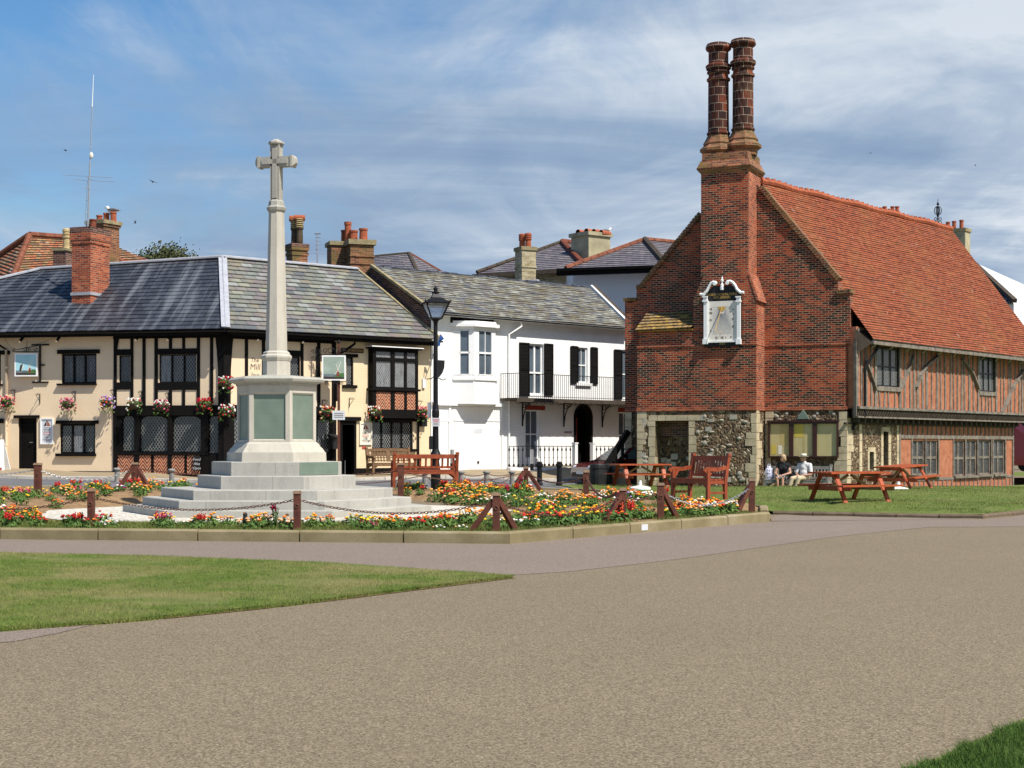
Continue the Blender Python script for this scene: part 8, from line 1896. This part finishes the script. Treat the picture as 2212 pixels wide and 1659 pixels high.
def seated(spec, loc, rz, label):
    t = thing('person', label, 'person', (0, 0, 0), 'couple seated on the grey bench'); sp = spec; sk = MB(); W = sp['sh']; sh = .47
    hip = [V((-.085, .0, sh + .06)), V((.085, .0, sh + .06))]; kn = [V(k_) for k_ in sp['knee']]; an = [V(k_) for k_ in sp['ankle']]; pel = V((0, .04, sh + .09)); ch = V((0, sp.get('lean', .06), sh + .42)); nk = V((0, sp.get('lean', .06) - .02, sh + .57)); hd = nk + V((*sp['head'], .15))
    for i in (0, 1):
        capsule(sk, hip[i], kn[i], sp['th'], .058); capsule(sk, kn[i], an[i], .054, .036)
        capsule(sk, an[i] + V((0, .03, -.03)), an[i] + V((0, -.15, -.05)), .034, .028)
    capsule(sk, pel, ch - V((0, 0, .06)), .125, .13, 14); capsule(sk, ch + V((-W * .55, 0, .04)), ch + V((W * .55, 0, .04)), .085, .085, 12); capsule(sk, ch, nk, .1, .055); capsule(sk, nk, hd - V((0, 0, .04)), .05, .052)
    shd_ = [ch + V((-W, 0, .07)), ch + V((W, 0, .07))]; el = [V(k_) for k_ in sp['elbow']]; wr = [V(k_) for k_ in sp['wrist']]
    for i in (0, 1):
        capsule(sk, shd_[i], el[i], .05, .04); capsule(sk, el[i], wr[i], .04, .026); dv = (wr[i] - el[i]).normalized(); hand(sk, wr[i], dv + V((sp['hdir'][i], -.1, -.25)), (0, -.2, 1))
    f = head(sk, hd, sp['yaw'], sp.get('pitch', 0))
    remesh(sk, 'body', M['skin'], t, .009, 3)
    sp['dress'](t, dict(hip=hip, kn=kn, an=an, pel=pel, ch=ch, nk=nk, hd=hd, sh=shd_, el=el, wr=wr, f=f, W=W))
    t.location = loc; t.rotation_euler = (0, 0, rz); return t
def dress_woman(t, j):
    m2 = MB(); capsule(m2, j['pel'], j['ch'] - V((0, 0, .04)), .142, .148, 14); capsule(m2, j['ch'] + V((-j['W'] * .6, 0, .045)), j['ch'] + V((j['W'] * .6, 0, .045)), .098, .098, 12); capsule(m2, j['ch'], j['nk'] - V((0, 0, .03)), .11, .075)
    for i in (0, 1): capsule(m2, j['sh'][i], j['sh'][i].lerp(j['el'][i], .3), .066, .06)
    for s in (-1, 1): m2.ball(j['ch'] + V((s * .07, -.09, -.06)), .075, 10, 8)
    remesh(m2, 'black_top', M['cloth_black'], t, .012, 4)
    m2 = MB()
    for i in (0, 1): capsule(m2, j['hip'][i] + V((0, .03, .01)), j['hip'][i].lerp(j['kn'][i], .93), .112, .082, 12)
    m2.ball(j['pel'] - V((0, .0, .03)), .16, 12, 8, sq=(1.05, .95, .7)); capsule(m2, (j['hip'][0] + j['hip'][1]) / 2, ((j['kn'][0] + j['kn'][1]) / 2).lerp((j['hip'][0] + j['hip'][1]) / 2, .12), .1, .075)
    remesh(m2, 'print_skirt', M['cloth_print'], t, .013, 4)
    m2 = MB(); f = j['f']; m2.ball(f(0, .022, .03), .112, 14, 10, sq=(.86, .92, 1.02)); m2.ball(f(0, .05, -.04), .085, 12, 8, sq=(1.0, .7, 1.1)); m2.ball(f(0, -.03, .085), .065, 10, 8, sq=(1.15, 1, .5))
    for s in (-1, 1): m2.ball(f(s * .075, .015, -.02), .045, 10, 8, sq=(.55, 1.0, 1.5))
    remesh(m2, 'blonde_hair', M['hair'], t, .01, 2)
    m2 = MB()
    for s in (-1, 1): m2.ball(f(s * .034, -.1, .018), .024, 8, 6, sq=(1.15, .4, .8))
    m2.tube([f(-.085, -.0, .02), f(-.06, -.09, .022), f(.06, -.09, .022), f(.085, 0, .02)], .005, 5); m2.build('sunglasses', M['black_plastic'], t)
    for i in (0, 1): m2 = MB(); a = j['an'][i]; capsule(m2, a + V((0, .035, -.055)), a + V((0, -.16, -.06)), .03, .03); m2.build('shoe', M['leather'], t, smooth=True)
def dress_man(t, j):
    m2 = MB(); capsule(m2, j['pel'], j['ch'] - V((0, 0, .04)), .165, .16, 14); m2.ball(j['pel'] + V((0, -.09, .12)), .15, 12, 8, sq=(1, .85, 1.0)); capsule(m2, j['ch'] + V((-j['W'] * .6, 0, .045)), j['ch'] + V((j['W'] * .6, 0, .045)), .11, .11, 12); capsule(m2, j['ch'], j['nk'] - V((0, 0, .0)), .12, .072)
    for i in (0, 1): capsule(m2, j['sh'][i], j['sh'][i].lerp(j['el'][i], .8), .076, .07)
    remesh(m2, 'check_shirt', M['cloth_shirt'], t, .012, 3)
    m2 = MB()
    for i in (0, 1): capsule(m2, j['hip'][i] + V((0, .03, .01)), j['kn'][i], .112, .078, 12); capsule(m2, j['kn'][i], j['an'][i], .076, .066, 12)
    m2.ball(j['pel'] - V((0, 0, .03)), .17, 12, 8, sq=(1.05, .95, .75)); remesh(m2, 'khaki_trousers', M['cloth_khaki'], t, .012, 3)
    f = j['f']; c = f(0, .005, .055); m2 = MB(); m2.lathe(c, [(.112, 0), (.168, .004), (.178, .014), (.168, .016), (.108, .012)], 20); hb = m2.build('hat', M['straw'], t); m2 = MB(); m2.lathe(c, [(.106, .012), (.1, .06), (.092, .1), (.06, .108), (.03, .098), (.0, .095)], 20); m2.build('crown', M['straw'], hb, smooth=True); m2 = MB(); m2.lathe(c, [(.109, .012), (.107, .042)], 20); m2.build('hat_band', M['cloth_black'], hb)
    for i in (0, 1): m2 = MB(); a = j['an'][i]; capsule(m2, a + V((0, .045, -.05)), a + V((0, -.17, -.06)), .042, .038); m2.build('shoe', M['leather'], t, smooth=True)
    m2 = MB(); m2.tube([j['sh'][0] + V((.05, -.04, .06)), j['ch'] + V((0, -.15, -.05)), j['pel'] + V((.17, -.06, .08))], .012, 5); m2.build('shoulder_strap', M['leather'], t)
wl = GM.pt(GM.uz(1692, 1020, .85)[0], 0, .8); wl.z = -.02
ml = GM.pt(GM.uz(1737, 1020, .85)[0], 0, .8); ml.z = -.02
seated(dict(sh=.175, th=.085, knee=[(-.13, -.44, .5), (.06, -.45, .5)], ankle=[(-.1, -.44, .08), (.07, -.5, .08)], elbow=[(-.26, -.12, .66), (.26, -.13, .68)], wrist=[(-.12, -.36, .585), (.02, -.37, .6)], hdir=[.35, -.5], head=(-.01, -.02), yaw=math.radians(-38), lean=-.02, dress=dress_woman), wl, GM.ang + math.radians(2), 'seated blonde woman in black top and patterned skirt, hands clasped on her knee')
seated(dict(sh=.2, th=.095, knee=[(-.26, -.42, .49), (.02, -.46, .5)], ankle=[(-.34, -.5, .08), (-.1, -.52, .08)], elbow=[(-.27, -.1, .64), (.3, -.08, .64)], wrist=[(-.14, -.24, .6), (.06, -.28, .6)], hdir=[.4, -.5], head=(-.02, -.03), yaw=math.radians(-52), lean=.02, dress=dress_man), ml, GM.ang + math.radians(-14), 'seated man in cream panama hat, pale shirt and khaki trousers')
# carrier bag on the bench end
cb_ = GM.pt(GM.uz(1661, 1020, .75)[0], 0, .75); cb_.z = .43; t = thing('carrier_bag', 'pale lilac carrier bag standing on the left end of the grey bench', 'bag', cb_); m2 = MB(); r = random.Random(9)
m2.lathe(cb_, [(.16, .0), (.185, .1), (.175, .22), (.13, .34), (.08, .42), (.05, .46)], 12)
for i in range(len(m2.v)): m2.v[i] = m2.v[i] + V((r.uniform(-.02, .02), r.uniform(-.02, .02), r.uniform(-.015, .015)))
m2.build('bag_body', M['bag'], t, smooth=True, merge=True); m2 = MB(); m2.tube([cb_ + V((-.05, 0, .42)), cb_ + V((-.03, 0, .54)), cb_ + V((.04, 0, .53)), cb_ + V((.05, 0, .42))], .012, 6); m2.build('handle', M['bag'], t)
hbg = GM.pt(GM.uz(1714, 1020, .8)[0], 0, .78); hbg.z = .43; t = thing('shoulder_bag', 'black shoulder bag on the bench between the seated couple', 'bag', hbg); m2 = MB(); m2.ball(hbg + V((0, 0, .13)), .15, 12, 8, sq=(1.0, .6, .85)); m2.build('bag_body', M['cloth_black'], t, smooth=True); m2 = MB(); m2.tube([hbg + V((.12 * math.cos(k * pi / 8), 0, .16 + .2 * math.sin(k * pi / 8))) for k in range(9)], .01, 5); m2.build('strap', M['cloth_black'], t)

# ================================================================ birds
def gull(label, loc, rz, sc=1.0, standing=True, dark=False, name='gull'):
    t = thing(name, label, 'bird', (0, 0, 0)); m2 = MB(); W_, G_ = ('gull_white', 'gull_grey') if not dark else ('feather_black', 'feather_black')
    m2.ball((0, 0, .16), .1, 12, 8, sq=(1.7, .85, .85)); m2.ball((.16, 0, .26), .058, 10, 8, sq=(1.1, .9, .95)); m2.tube([(.1, 0, .19), (.15, 0, .25)], [.06, .045], 8); m2.tube([(-.14, 0, .16), (-.3, 0, .13)], [.05, .02], 6); m2.build('body', M[W_], t, smooth=True)
    for s in (-1, 1): m2 = MB(); m2.ball((-.05, s * .075, .18), .09, 10, 6, sq=(1.9, .3, .6)); m2.tube([(-.15, s * .06, .17), (-.34, s * .015, .15)], [.03, .008], 5); m2.build('wing', M[G_], t, smooth=True); m2 = MB(); m2.tube([(.02, s * .03, .09), (.02, s * .03, 0)], .008, 5); m2.tube([(.02, s * .03, .005), (.08, s * .03, .005)], .006, 4); m2.build('leg', M['beak'], t)
    m2 = MB(); m2.tube([(.21, 0, .26), (.275, 0, .25)], [.014, .004], 6); m2.build('beak', M['beak'], t); t.scale = (sc, sc, sc); t.location = loc; t.rotation_euler = (0, 0, rz); return t
gull('white headed gull perched on the left red chimney pots', P(241, 464.5, 67.5), math.radians(165), 1.3)
gull('grey gull on the broad rendered chimney', P(1311, 507, 83), math.radians(20), 1.25, True); gull('white gull on the grey roof at the far right edge', P(2196, 645, 103), math.radians(5), 1.3)
sb = hit(528, 1143, bz); gull('dark speckled bird standing on the front edge of the flower bed', V((sb.x, sb.y, bz(sb.x, sb.y) + .02)), math.radians(250), .75, True, True, 'blackbird').rotation_euler.y = math.radians(-38)
def flyer(label, px, py, d, rz, sc):
    t = thing('flying_bird', label, 'bird', (0, 0, 0)); m2 = MB(); m2.ball((0, 0, 0), .06, 8, 6, sq=(2.4, .9, .8)); m2.build('body', M['feather_black'], t, smooth=True)
    for s in (-1, 1): m2 = MB(); m2.prism([V((.07, 0, .01)), V((.03, s * .22, .09)), V((-.1, s * .5, .02)), V((-.06, s * .2, .07)), V((-.07, 0, .01))], V((0, 0, .01))); m2.build('wing', M['feather_black'], t)
    t.location = P(px, py, d); t.rotation_euler = (.3, .4, rz); t.scale = (sc, sc, sc)
for i, (px, py, lab) in enumerate(((141, 325, 'small dark bird flying left of the radio mast'), (330, 393, 'small dark bird flying right of the radio mast'), (292, 481, 'small dark bird flying just above the left chimneys'), (1880, 331, 'tiny bird flying above the tiled hall roof'), (2107, 357, 'tiny bird flying near the top right of the sky'))): flyer(lab, px, py, 75 if i < 3 else 110, 1.0 + i * 1.3, .5)

# ================================================================ tree over the inn ridge
def tree(label, c, rx, ry, rz_, n, lmat, trunk_h):
    t = thing('tree', label, 'tree', V((c.x, c.y, .5))); r = random.Random(21); m2 = MB(); base = V((c.x, c.y, .3)); m2.tube([base, base.lerp(c, .5) + V((.1, 0, 0)), c], [.28, .2, .1], 8)
    cl = []
    for i in range(22):
        a = r.uniform(0, 2 * pi); u = r.uniform(-.9, 1); q_ = math.sqrt(1 - min(1, u * u)) * r.uniform(.4, 1); p_ = c + V((rx * q_ * math.cos(a), ry * q_ * math.sin(a), rz_ * u * r.uniform(.7, 1))); cl.append(p_)
        m2.tube([base.lerp(c, r.uniform(.6, 1)), c.lerp(p_, .5) + V((0, 0, .1)), p_], [.07, .04, .015], 5)
    m2.build('trunk', M['bark'], t); m2 = MB()
    for p_ in cl:
        for i in range(n // 22):
            q_ = p_ + V((r.gauss(0, .33), r.gauss(0, .33), r.gauss(0, .3))); s = r.uniform(.05, .11); u = V((r.uniform(-1, 1), r.uniform(-1, 1), r.uniform(-1, 1))).normalized(); v = u.orthogonal().normalized() * s; w2 = u.cross(v); m2.face([q_ - v, q_ - w2 * .55, q_ + v, q_ + w2 * .55])
    m2.build('crown', M[lmat], t)
tree('wind clipped olive green tree showing over the inn ridge', P(362, 568, 82) - V((0, 0, .1)), 1.15, .9, .75, 4200, 'leaf_olive', 5); tree('small dark green tree left of the olive tree over the inn ridge', P(322, 574, 84), .6, .5, .45, 1500, 'leaf_dark', 5)

# ================================================================ bedding plants
def plant_mesh(kind, col, seed, n_fl):
    r = random.Random(seed); fo = MB(); H, Rr = {'mari': (.2, .17), 'snap': (.2, .14), 'low': (.12, .18), 'tall': (.36, .1)}[kind]
    for i in range(105 if kind != 'tall' else 60):
        a = r.uniform(0, 2 * pi); q_ = Rr * math.sqrt(r.random()); z = r.uniform(.02, H * (1.05 - .5 * q_ / Rr)); p_ = V((q_ * math.cos(a), q_ * math.sin(a), z)); s = r.uniform(.025, .05); u = V((math.cos(a) * .6 + r.uniform(-.5, .5), math.sin(a) * .6 + r.uniform(-.5, .5), r.uniform(.1, 1))).normalized(); v = u.orthogonal().normalized(); ang = r.uniform(0, pi); v = (v * math.cos(ang) + u.cross(v) * math.sin(ang)) * s; w2 = u.cross(v)
        fo.face([p_ - v, p_ - w2 * .4, p_ + v, p_ + w2 * .4])
    for i in range(6): a = r.uniform(0, 2 * pi); q_ = Rr * .6; fo.tube([V((0, 0, 0)), V((q_ * math.cos(a), q_ * math.sin(a), H * .9))], .006, 3, caps=False)
    fl = MB(); cs = col if isinstance(col, list) else [col]
    for i in range(n_fl):
        a = r.uniform(0, 2 * pi); q_ = Rr * math.sqrt(r.random()) * 1.05; x, y = q_ * math.cos(a), q_ * math.sin(a); mi = r.randrange(len(cs))
        if kind in ('mari', 'low'):
            z = H * (1.12 - .45 * q_ / Rr) + r.uniform(-.01, .03); rr = r.uniform(.02, .034); fl.ball((x, y, z), rr, 7, 4, mi, sq=(1, 1, .55)); fl.ball((x, y, z + rr * .3), rr * .6, 6, 3, mi, sq=(1, 1, .6))
        else:
            hh = r.uniform(.05, .1)
            for k in range(6): an = k * 2.1; fl.ball((x + .016 * math.cos(an), y + .016 * math.sin(an), H * r.uniform(.8, .9) + hh * k / 6), .019 * (1.1 - k / 9), 5, 3, mi)
    return fo, [c_ for c_ in cs], fl
protos = {}
def proto(kind, col, nf, lab, seed):
    fo, cs, fl = plant_mesh(kind, col, seed, nf); o = fo.build('flowering_plant', M['leaf_silver' if kind == 'low' and col == 'white' else 'leaf'], None, loc=(0, 0, 0)); f = fl.build('blossoms', [M['fl_' + c_] for c_ in cs], o); o['category'] = 'plant'; return o
defs = {'orange': ('mari', ['orange', 'orange', 'scarlet', 'amber'], 11, 'orange flowered bedding plant'), 'amber': ('mari', ['amber', 'peach', 'orange'], 12, 'amber flowered bedding plant'), 'yellow': ('mari', ['yellow', 'amber'], 7, 'yellow flowered bedding plant'), 'red': ('snap', ['red', 'scarlet'], 6, 'red spiked bedding plant'), 'scarlet': ('mari', ['scarlet', 'red', 'orange'], 11, 'scarlet flowered bedding plant'), 'white': ('low', ['white', 'white', 'peach'], 8, 'white flowered bedding plant'), 'peach': ('mari', ['peach', 'white', 'amber'], 12, 'peach flowered bedding plant'), 'pink': ('snap', ['pink', 'magenta', 'crimson'], 5, 'pink spiked bedding plant'), 'mauve': ('low', ['mauve', 'white', 'magenta'], 14, 'mauve flowered bedding plant'), 'green': ('mari', ['yellow'], 2, 'bushy green bedding plant'), 'maroon': ('tall', ['maroon', 'crimson'], 3, 'dark maroon spiked bedding plant'), 'one': ('mari', ['orange'], 3, 'sparse orange bedding plant')}
used = {}
pool = {k: [None, None] for k in defs}
rp = random.Random(17)
def put_plant(kind, X, Y, area, sc=1.0):
    k, col, nf, lab = defs[kind]; v = rp.randrange(2); src = pool[kind][v]; z = bz(X, Y); lb = lab + ' ' + area
    if src is None:
        src = proto(k, col, nf, lb, 40 + 7 * list(defs).index(kind) + v * 3); pool[kind][v] = src; o = src; o['label'] = lb; o.location = (X, Y, z)
    else: o = copy_tree(src, None, lb, (X, Y, z))
    o.rotation_euler = (0, 0, rp.uniform(0, 6.28)); s = sc * rp.uniform(.85, 1.25); o.scale = (s, s, s * rp.uniform(.9, 1.15)); o['group'] = 'bedding plants: ' + lb
    return o
def scatter(n, poly, area, kinds, sc=1.0, mind=.22):
    pts = []; xs_, ys_ = [p_[0] for p_ in poly], [p_[1] for p_ in poly]; tries = 0
    def ins(x, y):
        c = False; j = len(poly) - 1
        for i in range(len(poly)):
            (xi, yi), (xj, yj) = poly[i], poly[j]
            if (yi > y) != (yj > y) and x < (xj - xi) * (y - yi) / (yj - yi) + xi: c = not c
            j = i
        return c
    while len(pts) < n and tries < 4000:
        tries += 1; x, y = rp.uniform(min(xs_), max(xs_)), rp.uniform(min(ys_), max(ys_))
        if not ins(x, y) or any((x - a) ** 2 + (y - b) ** 2 < mind * mind for a, b in pts) or math.hypot(x - MEM[0], y - MEM[1]) < 5.25: continue
        pts.append((x, y)); put_plant(kinds[int(abs(math.sin(math.floor(x / .8 + .3 * math.sin(y * 2)) * 12.9 + math.floor(y / .95) * 78.2) * 437.5)) % len(kinds)] if rp.random() < .72 else rp.choice(kinds), x, y, area, sc)
scatter(42, [(-11.2, 26.7), (-7.9, 26.4), (-8.2, 27.6), (-9.3, 29.5), (-9.9, 31.5), (-12.2, 33), (-12.2, 28)], 'in the dense bed at the front left', ['orange', 'amber', 'orange', 'white', 'scarlet', 'peach', 'orange', 'green', 'yellow', 'red', 'mauve'], 1.1)
scatter(34, [(-12.8, 35), (-10.2, 36.2), (-8.2, 38.2), (-6.6, 39.2), (-6.5, 41.8), (-12.8, 42)], 'in the bed at the back left by the street', ['orange', 'amber', 'yellow', 'red', 'green', 'orange', 'red', 'white', 'mauve', 'green'], 1.0, .35)
scatter(8, [(-7.9, 26.4), (-6.9, 26.3), (-6.9, 27.3), (-7.9, 27.8)], 'beside the front left chain post', ['orange', 'white', 'scarlet', 'green', 'red'], 1.0)
scatter(8, [(-6.3, 26.2), (-4.9, 26.1), (-4.9, 27.2), (-6.3, 27.4)], 'before the left corner of the memorial steps', ['red', 'yellow', 'amber', 'white', 'pink'], 1.0)
scatter(8, [(-4.6, 26), (-3.4, 26), (-3.4, 27.2), (-4.6, 27.2)], 'behind the dark bird before the memorial', ['amber', 'peach', 'maroon', 'green', 'amber'], .95)
scatter(10, [(-3.3, 25.9), (-1.9, 25.8), (-1.9, 27.2), (-3.3, 27.2)], 'before the right half of the memorial steps', ['yellow', 'yellow', 'amber', 'orange', 'green', 'scarlet'], 1.0)
scatter(14, [(-1.7, 25.8), (-.9, 25.7), (-.4, 28), (-1.7, 28.3)], 'left of the braced corner post', ['amber', 'orange', 'amber', 'scarlet', 'white', 'yellow'], 1.05)
scatter(8, [(-.3, 25.5), (.5, 26.1), (.4, 27.6), (-.4, 27.6)], 'at the foot of the braced corner post', ['white', 'green', 'white', 'green', 'white'], 1.0)
scatter(26, [(.5, 26.4), (2.2, 28.8), (2.2, 30.2), (.5, 30.3), (.2, 28.2)], 'just inside the angled kerb', ['green', 'green', 'yellow', 'one', 'red', 'amber', 'scarlet', 'green'], 1.15)
scatter(40, [(.6, 30.6), (2.3, 31.0), (3.2, 33.5), (2.8, 37), (.2, 38.5), (.2, 34.8), (.45, 33)], 'in the dense bed right of the shingle', ['amber', 'amber', 'scarlet', 'white', 'peach', 'orange', 'orange', 'yellow', 'white', 'amber', 'green', 'green'], 1.0)
scatter(10, [(2.4, 35), (3.6, 35.2), (3.4, 38), (2.2, 38.5)], 'in front of the narrow back kerb', ['white', 'mauve', 'mauve', 'maroon', 'red'], 1.1)
scatter(38, [(-3.2, 38.7), (-.6, 37.6), (.4, 38.2), (.8, 41.8), (-3.2, 42.1)], 'in the bed below the red slatted bench', ['red', 'scarlet', 'amber', 'orange', 'green', 'white', 'green', 'yellow'], .95, .3)
scatter(26, [(3.15, 30.0), (4.85, 32.3), (4.6, 33.2), (3.6, 32.6), (2.95, 31.2)], 'under the red armchair bench', ['orange', 'orange', 'amber', 'pink', 'peach', 'scarlet', 'white', 'yellow'], 1.1, .2)
scatter(5, [(2.3, 29.2), (3.0, 30.1), (2.6, 31), (2.2, 30)], 'by the post left of the marigolds', ['yellow', 'white', 'green', 'one'], .9)
scatter(22, [(-2.3, 37.9), (-.3, 35.3), (.15, 33.5), (.6, 34.5), (.3, 37.4), (-1.2, 38.6)], 'along the soil edge right of the shingle', ['amber', 'red', 'white', 'green', 'green', 'yellow', 'maroon'], 1.15, .3)
scatter(24, [(-12.4, 33.2), (-10.6, 34), (-9.9, 36.4), (-8.2, 38.2), (-8.8, 39), (-12.4, 36)], 'along the soil edge left of the shingle', ['green', 'green', 'scarlet', 'orange', 'amber', 'pink', 'green'], 1.0, .3)
scatter(4, [(-5.0, 26.0), (-.8, 25.6), (-.8, 26.0), (-5, 26.4)], 'close behind the front kerb', ['white', 'pink', 'white'], .7)
